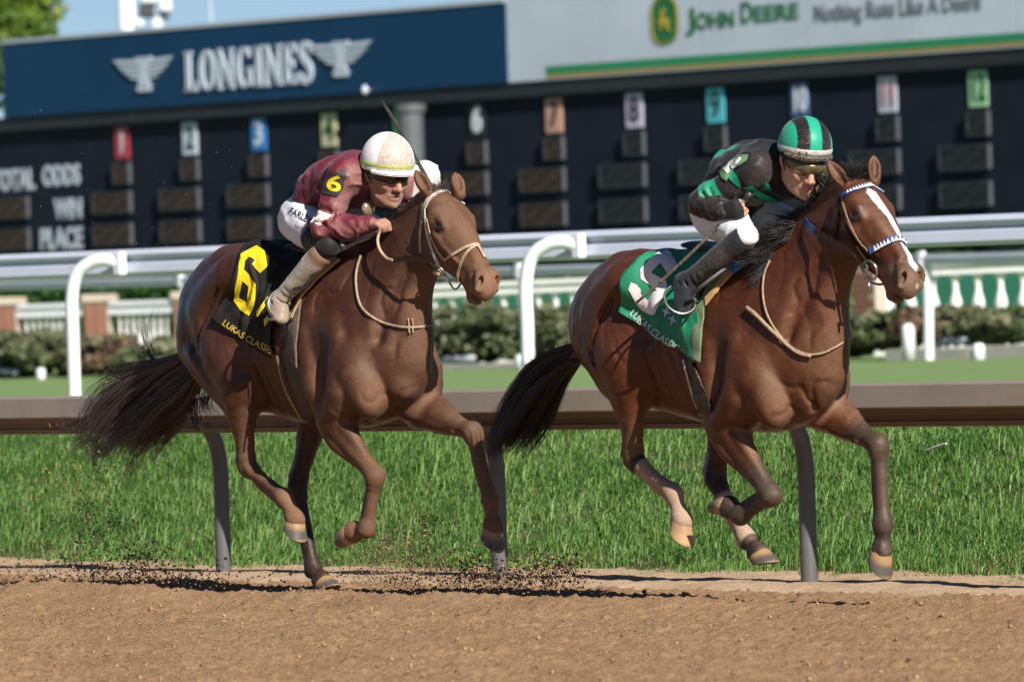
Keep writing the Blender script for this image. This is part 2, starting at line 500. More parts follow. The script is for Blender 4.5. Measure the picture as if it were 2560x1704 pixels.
def grid_sheet(name, s0, s1, l0, l1, ds, dl, zfn, material, smooth=True):
    """sheet laid out along the rail: s along it, l into the infield"""
    s = np.arange(s0, s1 + ds * .5, ds); l = np.arange(l0, l1 + dl * .5, dl)
    SS, LL = np.meshgrid(s, l, indexing='ij')
    P = frR.O[None, None] + SS[..., None] * frR.F + LL[..., None] * frR.L
    Z = zfn(SS.ravel(), LL.ravel(), P.reshape(-1, 3)).reshape(SS.shape)
    P[..., 2] = Z
    n, m = SS.shape
    i = np.arange(n - 1)[:, None] * m + np.arange(m - 1)[None]
    Q = np.stack([i, i + m, i + m + 1, i + 1], -1).reshape(-1, 4)
    return obj(name, mesh_from(name, P.reshape(-1, 3), Q, smooth), material)
def dirt_z(s, l, P):
    g = vnoise(P, 3.2, 21, 2) * .013 + vnoise(P, 14, 22, 2) * .011
    c = vnoise(P, 45, 23, 2); c2 = vnoise(P, 80, 24, 1)
    rake = .004 * np.sin(l * 2 * math.pi / .16 + 1.3 * vnoise(P, .8, 29, 2))
    lane = .065 * np.exp(-((l + 1.68 + .12 * vnoise(P, .7, 36, 2)) / .24) ** 2) * (.8 + .5 * vnoise(P, 1.3, 37, 2))
    g = g + lane + np.maximum(c - .08, 0) * .030 + np.maximum(c2 - .35, 0) * .012 + rake
    return g * (1 - sstep(-.3, .1, l)) - .012
# the track: a fine sheet where one sees it near, a coarse one all round
grid_sheet("dirt_track_outer", -60, 60, -40, .5, 1.0, 1.0, lambda s, l, P: -.05 + 0 * s, MATS["track_dirt"])["kind"] = "structure"
tag(grid_sheet("dirt_track", -3.6, 11.9, -7.4, .42, .018, .018, dirt_z, MATS["track_dirt"]), kind="structure")
def sand_z(s, l, P):
    return .014 + .022 * vnoise(P, 2.6, 31, 3) + .014 * vnoise(P, 18, 32, 3) - .06 * (1 - sstep(-.42, -.18, l + .10 * vnoise(P, 1.1, 33, 3)))
tag(grid_sheet("rail_side_path", -9, 10, -.55, 2.0, .03, .03, sand_z, MATS["rail_side_sand"]), kind="structure")
def bank_z(l): return -.02 + .70 * sstep(.55, 3.9, l)
def bankz(s, l, P): return bank_z(l) + .02 * vnoise(P, 1.4, 35, 2) - .05 * (1 - sstep(.5, .8, l))
tag(grid_sheet("grass_bank", -14, 12, .5, 5.0, .10, .10, bankz, MATS["bank_soil"]), kind="structure")
tag(grid_sheet("turf_course", -110, 90, 4.4, 60, 1.0, 1.0, lambda s, l, P: .675 + .0 * s, MATS["mown_turf"]), kind="structure")

# ------------------------------------------------------------------ grass on the bank
def blades(n, s0, s1, l0, l1, zf, hmin, hmax, width, cols, dens=None, seed=1, lean=1.0):
    rg = np.random.default_rng(seed)
    s = rg.uniform(s0, s1, n); l = rg.uniform(l0, l1, n)
    P = frR.O[None] + s[:, None] * frR.F + l[:, None] * frR.L
    P[:, 2] = 0
    if dens is not None:
        k = rg.uniform(0, 1, n) < dens(s, l, P); s, l, P = s[k], l[k], P[k]; n = len(s)
    P[:, 2] = zf(l) - .015
    tall = .75 + .75 * vnoise(P, 2.6, seed + 40, 3)
    h = rg.uniform(hmin, hmax, n) * np.clip(tall, .35, 1.6)
    a = rg.uniform(0, 2 * math.pi, n) + 1.2 * vnoise(P, 1.7, seed + 41, 2); le = rg.uniform(.1, 1, n) * lean * h
    D = np.stack([np.cos(a), np.sin(a), np.zeros(n)], 1); W = np.stack([-np.sin(a + .8), np.cos(a + .8), np.zeros(n)], 1) * (width * rg.uniform(.6, 1.3, n))[:, None]
    M = P + D * (le * .3)[:, None]; M[:, 2] += h * .6
    T = P + D * le[:, None]; T[:, 2] += h * (1 - .25 * (le / h))
    V = np.stack([P - W, P + W, M + W * .8, M - W * .8, T + W * .12, T - W * .12], 1).reshape(-1, 3)
    b = np.arange(n)[:, None] * 6
    Q = np.concatenate([b + np.array([[0, 1, 2, 3]]), b + np.array([[3, 2, 4, 5]])])
    c = np.array(cols); w = rg.uniform(0, 1, n) + .55 * vnoise(P, 2.0, seed + 42, 3)
    i = np.clip((w * len(c)).astype(int), 0, len(c) - 1)
    C = c[i] * rg.uniform(.8, 1.2, n)[:, None]
    return V, Q, np.repeat(C, 6, 0)
def leaf_material(name, attr="tint", trans=.35, rough=.5):
    m = bpy.data.materials.new(name); m.use_nodes = True; nt = m.node_tree; nd = nt.nodes; lk = nt.links; b = nd["Principled BSDF"]
    at = nd.new("ShaderNodeAttribute"); at.attribute_name = attr
    b.inputs["Roughness"].default_value = rough; b.inputs["Specular IOR Level"].default_value = .3
    tr = nd.new("ShaderNodeBsdfTranslucent"); mx = nd.new("ShaderNodeMixShader"); mx.inputs[0].default_value = trans
    hs = nd.new("ShaderNodeHueSaturation"); hs.inputs["Value"].default_value = 1.25; hs.inputs["Saturation"].default_value = 1.1
    lk.new(at.outputs["Color"], b.inputs["Base Color"]); lk.new(at.outputs["Color"], hs.inputs["Color"]); lk.new(hs.outputs[0], tr.inputs["Color"])
    out = nd["Material Output"]
    lk.new(b.outputs[0], mx.inputs[1]); lk.new(tr.outputs[0], mx.inputs[2]); lk.new(mx.outputs[0], out.inputs[0])
    MATS[name] = m; return m
leaf_material("grass_blade"); leaf_material("leaf", trans=.25)
def grass_dens(s, l, P):
    edge = sstep(.60, 1.05, l - .60 * vnoise(P, 1.3, 51, 3) + .35 * vnoise(P, 5, 52, 2) - .0 * s - .18 * sstep(-1.5, -4, s))
    return edge * (.72 + .45 * vnoise(P, 3.5, 53, 2) + .25)
GC = [(.058, .138, .028), (.084, .188, .039), (.112, .23, .051), (.14, .27, .063), (.168, .30, .074), (.215, .33, .098), (.28, .34, .13)]
V, Q, C = blades(205000, -7.0, 7.8, .55, 4.5, bank_z, .05, .12, .0040, GC[:6], grass_dens, 3)
V2, Q2, C2 = blades(7500, -7.0, 7.8, .9, 4.4, bank_z, .13, .24, .0035, GC[3:], grass_dens, 4, 1.0)
V3, Q3, C3 = blades(9000, -6.2, 8.2, .45, 1.3, bank_z, .03, .09, .004, [(.22, .16, .08), (.28, .20, .10), (.16, .13, .06), (.10, .12, .04)], None, 5, 1.1)
Vg = np.concatenate([V, V2, V3]); Qg = np.concatenate([Q, Q2 + len(V), Q3 + len(V) + len(V2)])
me = mesh_from("grass", Vg, Qg, False); set_color(me, "tint", np.concatenate([C, C2, C3]))
tag(obj("bank_grass", me, MATS["grass_blade"]), "long green grass growing on the bank behind the brown rail", "grass", kind="stuff")

def leaf_cloud(cen, rad, n, size, cols, seed=0, shell=.55, up=.3, clump=0):
    """leaf-sized faces through an uneven volume"""
    rg = np.random.default_rng(seed); cen = np.asarray(cen, float); rad = np.asarray(rad, float)
    if clump:
        cc = rg.normal(0, 1, (clump, 3)); cc /= np.linalg.norm(cc, axis=1, keepdims=True); cc *= rg.uniform(.35, .95, (clump, 1))
        cr = rg.uniform(.16, .36, clump); k = rg.integers(0, clump, n)
        d = rg.normal(0, 1, (n, 3)); d /= np.linalg.norm(d, axis=1, keepdims=True)
        p = cc[k] + d * (cr[k] * rg.uniform(.3, 1, n) ** .5)[:, None]; tone = (k * 37 % 11) / 11
    else:
        d = rg.normal(0, 1, (n, 3)); d /= np.linalg.norm(d, axis=1, keepdims=True)
        r = (shell + (1 - shell) * rg.uniform(0, 1, n)) * (1 + .22 * vnoise(d + seed, 2.3, 61 + seed % 7, 2))
        p = d * r[:, None]; tone = .5 + .5 * vnoise(d + seed, 3, 62, 2)
    P = cen + p * rad
    N = d + rg.normal(0, .7, (n, 3)) + np.array([0, 0, up]); N /= np.linalg.norm(N, axis=1, keepdims=True)
    a = np.cross(N, rg.normal(0, 1, (n, 3))); a /= np.linalg.norm(a, axis=1, keepdims=True); b = np.cross(N, a)
    sz = size * rg.uniform(.6, 1.4, n)[:, None]
    V = np.stack([P - a * sz, P + b * sz * .5, P + a * sz, P - b * sz * .5], 1).reshape(-1, 3)
    Q = np.arange(n)[:, None] * 4 + np.arange(4)[None]
    c = np.array(cols); i = np.clip(((tone * .6 + rg.uniform(0, .4, n)) * len(c)).astype(int), 0, len(c) - 1)
    return V, Q, np.repeat(c[i] * rg.uniform(.8, 1.2, n)[:, None], 4, 0)
def foliage(name, parts, parent, material="leaf"):
    V = []; Q = []; C = []; o = 0
    for v, q, c in parts: V.append(v); Q.append(q + o); C.append(c); o += len(v)
    me = mesh_from(name, np.concatenate(V), np.concatenate(Q), False); set_color(me, "tint", np.concatenate(C))
    return obj(name, me, MATS[material], parent)

# two broad-leaved weeds at the foot of the bank, and a scrap lying in the grass
def weed(px, py, l, h, label, seed):
    q = frR.hp(px, py, l); q[2] = 0; p = frR.world(q)
    root = empty("leafy_weed", tuple(p)); rg = np.random.default_rng(seed)
    V = []; Q = []; C = []; o = 0; stems = MB()
    for i in range(26):
        a = rg.uniform(0, 2 * math.pi); r = rg.uniform(.02, .11); z = rg.uniform(.25, 1) * h
        t = np.array([r * math.cos(a), r * math.sin(a), z]); stems.tube([(0, 0, 0), t * .5 + np.array([0, 0, .03]), t], [.003, .0025, .0015], 5, False)
        d = U3(t * np.array([1, 1, .3])); w = np.cross(d, (0, 0, 1)); w /= np.linalg.norm(w) + 1e-9
        L = rg.uniform(.018, .034); W = L * .42; n = 7
        for k in range(n):
            f = k / (n - 1); ww = W * math.sin(math.pi * min(.98, f * .92 + .06)) * (1 + .25 * (k % 2)); c = t + d * L * 1.6 * f + np.array([0, 0, -.02 * f * f + .012 * f])
            V += [c - w * ww, c + np.array([0, 0, .006]), c + w * ww]
            if k: Q += [(o + 3 * k - 3, o + 3 * k - 2, o + 3 * k + 1, o + 3 * k), (o + 3 * k - 2, o + 3 * k - 1, o + 3 * k + 2, o + 3 * k + 1)]
            C += [np.array([.20, .34, .06]) * rg.uniform(.7, 1.15)] * 3
        o += 3 * n
    me = mesh_from("leaves", np.array(V), np.array(Q), True); set_color(me, "tint", np.array(C)); obj("leaves", me, MATS["grass_blade"], root)
    stems.build("stems", MATS.get("weed_stem") or mat("weed_stem", (.12, .20, .05), .6), root)
    tag(root, label, "weed")
def U3(v): v = np.asarray(v, float); return v / (np.linalg.norm(v) + 1e-9)
weed(1165, 1400, .55, .10, "larger bright green broad-leaved weed at the grass edge behind the front hoof", 5)
weed(1325, 1410, .6, .08, "smaller pale weed at the grass edge, between the two horses", 9)
q = frR.hp(2340, 1145, 2.6); st = MB(); c = frR.world((q[0], 2.6, bank_z(2.6) + .13))
st.tube([c - frR.F * .07 - np.array([0, 0, .022]), c + frR.F * .02, c + frR.F * .08 + np.array([0, 0, .012])], [.006, .008, .006], 8)
tag(st.build("litter_stick", mat("litter_white", (.62, .60, .55), .6, noise=.3, nscale=20)), "small pale stick lying in the long grass at the right", "stick")

# ------------------------------------------------------------------ brown inside rail of the dirt track
mat("rail_brown", (.275, .23, .19), .55, noise=.22, nscale=4, c2=(.235, .195, .16), bump=.12, bscale=20)
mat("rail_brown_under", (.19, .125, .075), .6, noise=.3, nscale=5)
mat("post_brown", (.125, .12, .118), .5, noise=.25, nscale=6, bump=.1, bscale=40)
rail = empty("inside_rail", tuple(frR.O), -R(50.6))
tag(rail, "brown inside rail with sloping cover on curved posts behind the two horses", "rail")
def extrude_section(name, sec, x0, x1, material, parent, n=24, closed=True):
    b = MB(); k = len(sec); xs = np.linspace(x0, x1, n)
    V = [(x, l, z) for x in xs for l, z in sec]; Fs = []
    for i in range(n - 1):
        for j in range(k if closed else k - 1):
            a, c = i * k + j, i * k + (j + 1) % k; Fs.append((a, c, c + k, a + k))
    if closed: Fs += [tuple(range(k)), tuple((n - 1) * k + j for j in range(k))[::-1]]
    b.add(V, Fs); return b.build(name, material, parent)
cover = [(.16, .915), (.10, .945), (.02, .952), (-.012, .947), (-.022, .938), (-.048, .840), (-.044, .832), (-.030, .834), (.0, .925), (.10, .925), (.15, .90)]
seg = 3.43
for i, x0 in enumerate(np.arange(-9.6, 9.0, seg)):
    extrude_section("rail_cover", cover, x0 + .003, x0 + seg - .003, MATS["rail_brown"], rail, 6)
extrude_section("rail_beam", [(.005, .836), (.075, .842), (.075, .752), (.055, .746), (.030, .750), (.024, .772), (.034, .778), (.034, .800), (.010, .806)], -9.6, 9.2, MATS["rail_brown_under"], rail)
sp = 2.29
post_me = None
for k in range(-4, 5):
    pts = [(0, .135, -.10), (0, .135, .25), (0, .135, .48), (0, .128, .60), (0, .108, .69), (0, .075, .755), (0, .05, .80), (0, .04, .84)]
    if post_me is None:
        b = MB(); b.tube(smooth_path(pts, 4), .0405, 20, up=(1, 0, 0)); po = b.build("post", MATS["post_brown"], rail, smooth=True); post_me = po.data
    else:
        po = bpy.data.objects.new("post", post_me); put(po, rail)
    po.location = (k * sp - .165, 0, 0)

# ------------------------------------------------------------------ white rails of the turf course
def pdepth(px, d0, tan=1.15): return d0 / (1 + tan * (px - CXP) / F_PX)
def P3(px, py, d0, tan=1.15): return at_depth(px, py, pdepth(px, d0, tan))
mat("white_paint", (.80, .81, .86), .38, noise=.10, nscale=3)
mat("rail_aluminium", (.40, .44, .50), .45, metal=.1, noise=.15, nscale=2)
mat("rail_white", (.58, .61, .74), .45, noise=.1, nscale=2)
TURF = .675
def polar(p, q): d = q - p; return d / np.linalg.norm(d)
def turf_rail(name, d0, tan, top_pts, label, sec, posts, post_r, goose, mats, zc):
    A = P3(*top_pts[0], d0, tan); Bp = P3(*top_pts[-1], d0, tan)
    Lr = np.linalg.norm((Bp - A)[:2]); ang = math.atan2(Bp[1] - A[1], Bp[0] - A[0]); slope = (Bp[2] - A[2]) / Lr
    root = empty(name, (A[0], A[1], TURF), ang); tag(root, label, "rail")
    b = MB(); n = len(sec); Fs = []
    ztop = A[2] - TURF
    ext = 6.0
    for i, x in enumerate((-ext, Lr + ext)):
        b.v += [(x, y, ztop + slope * x + z) for y, z in sec]
    Fs = [(j, (j + 1) % n, n + (j + 1) % n, n + j) for j in range(n)] + [tuple(range(n)), tuple(range(n, 2 * n))[::-1]]
    b.f += Fs; b.m += [0] * len(Fs); b.build("rail_bar", mats[0], root)
    for px in posts:
        # where the post's column meets the rail line
        Pp = P3(px, 800, d0, tan); x = float((Pp[:2] - A[:2]) @ np.array([math.cos(ang), math.sin(ang)]))
        zt = ztop + slope * x
        pb = MB(); pts = goose(zt)
        pb.tube(smooth_path(pts, 5), post_r, 16, up=(1, 0, 0)); po = pb.build("post", mats[1], root, smooth=True); po.location = (x, 0, 0)
        cb = MB(); e = pts[-1]; cb.box((e[0] - .02, e[1] - .05, e[2] - .09), (e[0] + .06, e[1] + .03, e[2] + .09)); br = cb.build("bracket", mats[1], root, bevel=.008); br.location = (x, 0, 0)
    return root
# near one: broad bar, posts bowing towards the camera and along the bar before they meet it
sec = [(.09, 0), (-.05, .01), (-.075, -.03), (-.03, -.075), (-.06, -.10), (-.075, -.17), (-.05, -.195), (.09, -.20)]
gn = lambda zt: [(0, -.30, -.1), (0, -.30, zt * .45), (0, -.30, zt * .70), (.05, -.285, zt * .86), (.16, -.23, zt - .085), (.27, -.17, zt - .068), (.36, -.11, zt - .10)]
turf_rail("turf_rail", 47.5, 1.0, [(0, 640), (2560, 536)], "wide white turf rail with bowed posts, the one nearer the horses", sec, (-840, 250, 1386, 2830), .052, gn, (MATS["rail_white"], MATS["white_paint"]), 0)
sec2 = [(.05, 0), (-.05, -.005), (-.07, -.04), (-.06, -.12), (.05, -.125)]
gf = lambda zt: [(0, .0, -.1), (0, .02, zt * .5), (0, .01, zt * .8), (-.02, -.005, zt * .93), (-.05, -.03, zt - .05)]
turf_rail("turf_rail", 78, 1.15, [(0, 703), (2560, 629)], "thin grey-white turf rail with slender posts, the farther one before the shrubs", sec2, (-330, 462, 1308, 2316), .06, gf, (MATS["rail_aluminium"], MATS["white_paint"]), 0)
# ------------------------------------------------------------------ lettering
def text_mesh(body, size=1.0, extrude=.01, bold=0.0, space=1.0, sx=1.0, align='CENTER'):
    cu = bpy.data.curves.new("t", 'FONT'); cu.body = body; cu.size = size; cu.extrude = extrude; cu.offset = bold; cu.align_x = align; cu.align_y = 'CENTER'; cu.space_character = space
    cu.resolution_u = 4
    o = bpy.data.objects.new("t", cu); COL.objects.link(o)
    dg = bpy.context.evaluated_depsgraph_get(); me = bpy.data.meshes.new_from_object(o.evaluated_get(dg))
    bpy.data.objects.remove(o)
    # stand it up: x stays, y becomes z, faces -y
    n = len(me.vertices); co = np.zeros(n * 3, np.float32); me.vertices.foreach_get("co", co); co = co.reshape(-1, 3)
    co = np.stack([co[:, 0] * sx, -co[:, 2], co[:, 1]], 1); me.vertices.foreach_set("co", co.ravel()); me.update()
    return me
def text_obj(name, body, size, material, parent, loc, extrude=.01, bold=0.0, space=1.0, sx=1.0, align='CENTER'):
    o = obj(name, text_mesh(body, size, extrude, bold, space, sx, align), material, parent); o.location = loc
    return o
def stroke(b, pts, w, y0, y1, closed=False):
    """upright stroke in the xz plane with square ends"""
    pts = [np.asarray(p, float) for p in pts]; m = len(pts); ws = [w] * m if np.isscalar(w) else w
    Lf = []; Rt = []
    for i, p in enumerate(pts):
        a = pts[i - 1] if (i > 0 or closed) else pts[i]; c = pts[(i + 1) % m] if (i < m - 1 or closed) else pts[i]
        d = c - a; d /= np.linalg.norm(d) + 1e-9; n = np.array([-d[1], d[0]])
        Lf.append(p + n * ws[i] / 2); Rt.append(p - n * ws[i] / 2)
    k = m if closed else m - 1
    for i in range(k):
        j = (i + 1) % m
        quad = [Lf[i], Lf[j], Rt[j], Rt[i]]
        V = [(q[0], y0, q[1]) for q in quad] + [(q[0], y1, q[1]) for q in quad]
        b.add(V, [(0, 1, 2, 3), (7, 6, 5, 4), (0, 4, 5, 1), (1, 5, 6, 2), (2, 6, 7, 3), (3, 7, 4, 0)])
def serif_word(word, h, material, parent, loc, depth=.03, name="lettering"):
    """narrow slab-serif capitals built from strokes"""
    b = MB(); x = 0.0; st = .20 * h; th = .085 * h; sf = .075 * h
    def S(p, w): stroke(b, [(x + q[0] * h, q[1] * h) for q in p], w, -depth, 0)
    def arc(cx, cz, rx, rz, a0, a1, n=18):
        return [(cx + rx * math.cos(R(a0 + (a1 - a0) * i / n)), cz + rz * math.sin(R(a0 + (a1 - a0) * i / n))) for i in range(n + 1)]
    def stem(cx, w=st, a=0, c=1):
        S([(cx, a), (cx, c)], w)
        for z in (a + .035, c - .035): S([(cx - w / h / 2 - .055, z), (cx + w / h / 2 + .055, z)], sf)
    for ch in word:
        if ch == 'L':
            stem(.16); S([(.1, .045), (.52, .045)], th); S([(.50, .02), (.50, .26)], .06 * h); adv = .60
        elif ch == 'I': stem(.16); adv = .36
        elif ch == 'E':
            stem(.16); S([(.1, .045), (.52, .045)], th); S([(.1, .955), (.50, .955)], th); S([(.2, .51), (.42, .51)], th)
            S([(.50, .02), (.50, .26)], .06 * h); S([(.48, .98), (.48, .76)], .06 * h); S([(.40, .40), (.40, .62)], .05 * h); adv = .62
        elif ch == 'N':
            stem(.12, .09 * h); stem(.62, .09 * h); S([(.10, .95), (.62, .05)], st * .95); adv = .80
        elif ch in 'OG':
            a0, a1 = (0, 360) if ch == 'O' else (48, 330)
            P = arc(.34, .5, .25, .455, a0, a1, 30)
            W = [th + (st - th) * abs(math.cos(R(a0 + (a1 - a0) * i / 30))) ** 1.3 for i in range(31)]
            if ch == 'O': stroke(b, [(x + q[0] * h, q[1] * h) for q in P[:-1]], W[:-1], -depth, 0, True); adv = .72
            else:
                stroke(b, [(x + q[0] * h, q[1] * h) for q in P], W, -depth, 0)
                S([(.56, .05), (.56, .46)], st * .85); S([(.42, .46), (.70, .46)], sf); S([(.54, .98), (.54, .74)], .06 * h); adv = .76
        elif ch == 'S':
            P = [(.47, .80), (.40, .92), (.28, .955), (.15, .90), (.11, .76), (.18, .62), (.32, .51), (.43, .39), (.46, .25), (.40, .10), (.27, .045), (.14, .09), (.07, .22)]
            P = smooth_path(P, 3); S([tuple(p) for p in P], [th + (st - th) * math.sin(math.pi * i / (len(P) - 1)) ** .7 for i in range(len(P))])
            S([(.49, .98), (.49, .72)], .05 * h); S([(.06, .02), (.06, .28)], .05 * h); adv = .60
        x += adv * h * 1.0
    for i, v in enumerate(b.v): b.v[i] = (v[0] - x / 2, v[1], v[2])
    o = b.build(name, material, parent); o.location = loc
    return o, x

# ------------------------------------------------------------------ the tote board
TB = Frame((0, 0, 0), 47.0); TB.O = at_depth(1280, 900, 112.0); TB.O[2] = 0.5
board = empty("tote_board", tuple(TB.O), -R(47.0))
tag(board, "large black tote board with sponsor panels and numbered columns of lamp displays", "scoreboard")
mat("board_black", (.014, .021, .036), .6, spec=.12, noise=.3, nscale=1.2)
mat("board_lip", (.035, .038, .046), .5, spec=.2, noise=.2, nscale=1)
mat("board_blue", (.006, .048, .125), .45, spec=.25, noise=.18, nscale=.35, c2=(.005, .040, .105))
mat("board_silver", (.66, .71, .84), .45, noise=.16, nscale=.5)
mat("panel_trim", (.50, .55, .64), .45)
mat("sign_white", (.62, .68, .80), .5)
mat("sign_green", (.03, .26, .12), .5); mat("sign_yellow", (.55, .40, .04), .5); mat("sign_gold", (.42, .26, .05), .5); mat("sign_grey", (.19, .20, .23), .5); mat("sign_dkgreen", (.02, .16, .05), .5)
mat("lamp_brown", (.10, .062, .044), .5, noise=.5, nscale=4); mat("lamp_dim", (.028, .036, .036), .5); mat("louvre", (.06, .055, .055), .45); mat("box_side", (.075, .075, .088), .5)
mat("num_black", (.012, .012, .016), .5); mat("col_grey", (.10, .105, .115), .5)
def tb(px, py, y=0.0):
    """board-local point under a pixel at y behind (+) / before (-) the face"""
    q = TB.hp(px, py, y); return np.array([q[0], y, q[2] - TB.O[2] + TB.O[2]])
def zrel(q): return q
x_l = tb(20, 200)[0]; x_j = tb(1279, 100)[0]; x_r = tb(3300, 100)[0]
z_top = .5 * (tb(20, 107)[2] + tb(1275, 11)[2]); z_hb = .5 * (tb(25, 297)[2] + tb(1282, 204)[2]); z_lip = z_hb - .26
Y_HEAD = -.10
TBX = lambda px, py: tb(px, py)[0]
x_far = tb(-900, 400)[0]
def bbox(name, x0, x1, y0, y1, z0, z1, m, parent=board, bevel=0.0):
    b = MB(); b.box((x0, y0, z0), (x1, y1, z1)); return b.build(name, m, parent, bevel=bevel)
bbox("back_panel", x_far, x_r, 0, 1.2, .1, z_lip + .12, MATS["board_black"])
bbox("header_lip", x_far, x_r, Y_HEAD, 1.1, z_lip, z_hb - .004, MATS["board_lip"])
# blue panels and silver panels, each a sheet of its own
xs = np.linspace(x_l, x_j, 4)
for a, c in zip(xs[:-1], xs[1:]): bbox("blue_panel", a + .006, c - .006, Y_HEAD - .04, 1.0, z_hb, z_top, MATS["board_blue"])
bbox("panel_trim", x_l, x_j, Y_HEAD - .06, 1.0, z_top + .003, z_top + .07, MATS["panel_trim"])
z_sb = .5 * (tb(1290, 205)[2] + tb(2560, 98)[2]); z_st = z_top + 1.6
xs = [x_j + .012] + [tb(px, 60)[0] for px in (1512, 1765, 2030, 2290, 2556, 2820)] + [x_r]
for a, c in zip(xs[:-1], xs[1:]):
    bbox("silver_panel", a + .012, c - .012, Y_HEAD - .03, 1.0, z_hb, z_st, MATS["board_silver"])
# wordmark and winged emblems
c0 = tb(623, 168, Y_HEAD - .04); hh = 1.0
lw, wlen = serif_word("LONGINES", hh, MATS["sign_white"], board, (0, 0, 0))
target = tb(785, 120, Y_HEAD - .05)[0] - tb(462, 150, Y_HEAD - .05)[0]
hz = tb(462, 128, Y_HEAD)[2] - tb(470, 228, Y_HEAD)[2]
lw.scale = (target / wlen, 1, hz / hh); lw.location = (c0[0], Y_HEAD - .043, c0[2] - hz / 2)
def emblem(cx, cz, w, h):
    b = MB(); d = .03
    def poly(p):
        n = len(p); V = [(cx + a * w, -d, cz + c * h) for a, c in p] + [(cx + a * w, 0, cz + c * h) for a, c in p]
        b.add(V, [tuple(range(n)), tuple(range(2 * n - 1, n - 1, -1))] + [(i, n + i, n + (i + 1) % n, (i + 1) % n) for i in range(n)])
    for s in (-1, 1):
        for k, (x1, z1, t) in enumerate(((.5, .47, .12), (.43, .29, .11), (.35, .13, .10), (.26, -.02, .09))):
            poly([(s * .07, z1 - .05), (s * x1, z1), (s * (x1 - .06), z1 - t), (s * .07, z1 - .05 - t)][::s])
    poly([(-.10, .42), (.10, .42), (.045, .02), (.10, -.34), (-.10, -.34), (-.045, .02)])
    poly([(-.13, .50), (.13, .50), (.13, .43), (-.13, .43)]); poly([(-.13, -.36), (.13, -.36), (.10, -.5), (-.10, -.5)])
    o = b.build("winged_emblem", MATS["sign_white"], board); o.location = (0, Y_HEAD - .043, 0)
for (px, py, w0, h0) in ((376, 186, 151, 86), (868, 148, 162, 88)):
    c = tb(px, py); w = tb(px + w0 / 2, py)[0] - tb(px - w0 / 2, py)[0]; h = (tb(px, py - h0 / 2)[2] - tb(px, py + h0 / 2)[2])
    emblem(c[0], c[2], w, h)
# tractor maker's panel: shield with leaping deer, name, motto, stripes
ys = Y_HEAD - .034
zs0 = tb(1700, 143)[2]; gx0 = tb(1378, 180)[0]
zg1 = .5 * (tb(1378, 168)[2] + tb(2560, 80)[2]); zg0 = .5 * (tb(1378, 190)[2] + tb(2560, 104)[2]); zy0 = .5 * (tb(1378, 198)[2] + tb(2560, 113)[2])
bbox("green_stripe", gx0, x_r, ys, ys + .028, zg0 + .002, zg1, MATS["sign_green"]); bbox("gold_stripe", gx0, x_r, ys, ys + .028, zy0, zg0 - .002, MATS["sign_gold"])
def rrect(w, h, r, n=6, waist=0.0):
    P = []
    for cx, cz, a0 in ((w / 2 - r, h / 2 - r, 0), (-w / 2 + r, h / 2 - r, 90), (-w / 2 + r, -h / 2 + r, 180), (w / 2 - r, -h / 2 + r, 270)):
        for i in range(n + 1): P.append((cx + r * math.cos(R(a0 + 90 * i / n)), cz + r * math.sin(R(a0 + 90 * i / n))))
    return P
def plate(name, poly, cx, cz, y0, y1, m, parent=board):
    b = MB(); n = len(poly)
    V = [(cx + a, y0, cz + c) for a, c in poly] + [(cx + a, y1, cz + c) for a, c in poly]
    b.add(V, [tuple(range(n)), tuple(range(2 * n - 1, n - 1, -1))] + [(i, n + i, n + (i + 1) % n, (i + 1) % n) for i in range(n)])
    return b.build(name, m, parent)
sc_ = tb(1675, 52); sw = tb(1710, 52)[0] - tb(1640, 52)[0]; sh = tb(1675, -8)[2] - tb(1675, 116)[2]
sh_o = plate("shield", rrect(sw, sh, sw * .42), sc_[0], sc_[2], ys, ys + .02, MATS["sign_dkgreen"])
rim = MB(); rp = rrect(sw * .9, sh * .93, sw * .37); stroke(rim, [(sc_[0] + a, sc_[2] + c) for a, c in rp], sw * .028, ys - .012, ys - .002, True); rim.build("shield_rim", MATS["sign_yellow"], sh_o)
deer = [(-.38, -.06), (-.30, -.02), (-.24, -.14), (-.30, -.28), (-.22, -.29), (-.12, -.14), (.02, -.12), (.12, -.30), (.30, -.36), (.31, -.31), (.20, -.24), (.24, -.10), (.34, -.02), (.30, .02), (.20, .02), (.06, .10), (-.06, .13), (-.12, .22), (-.02, .30), (.10, .28), (.08, .36), (-.04, .36), (-.10, .42), (-.13, .34), (-.26, .27), (-.24, .22), (-.18, .20), (-.22, .06), (-.32, .04)]
plate("leaping_deer", [(a * sw * .62, c * sh * .60) for a, c in deer], sc_[0], sc_[2], ys - .012, ys - .002, MATS["sign_yellow"], sh_o)
def put_text(name, body, px0, px1, pyc, hpx, m, bold=.0, parent=board, y=None, spc=1.0):
    a = tb(px0, pyc); c = tb(px1, pyc); h = tb((px0 + px1) / 2, pyc - hpx / 2)[2] - tb((px0 + px1) / 2, pyc + hpx / 2)[2]
    me = text_mesh(body, h / .72, .006, bold, spc)
    co = np.zeros(len(me.vertices) * 3, np.float32); me.vertices.foreach_get("co", co); co = co.reshape(-1, 3)
    w = co[:, 0].max() - co[:, 0].min(); mid = (co[:, 0].max() + co[:, 0].min()) / 2; mz = (co[:, 2].max() + co[:, 2].min()) / 2
    co[:, 0] = (co[:, 0] - mid) * ((c[0] - a[0]) / w); co[:, 2] -= mz; me.vertices.foreach_set("co", co.ravel())
    o = obj(name, me, m, parent); z = tb((px0 + px1) / 2, pyc)[2]; o.location = ((a[0] + c[0]) / 2, ys - .006 if y is None else y, z)
    return o
put_text("lettering", "J", 1731, 1752, 55, 52, MATS["sign_dkgreen"], .008); put_text("lettering", "OHN", 1755, 1850, 50, 40, MATS["sign_dkgreen"], .006)
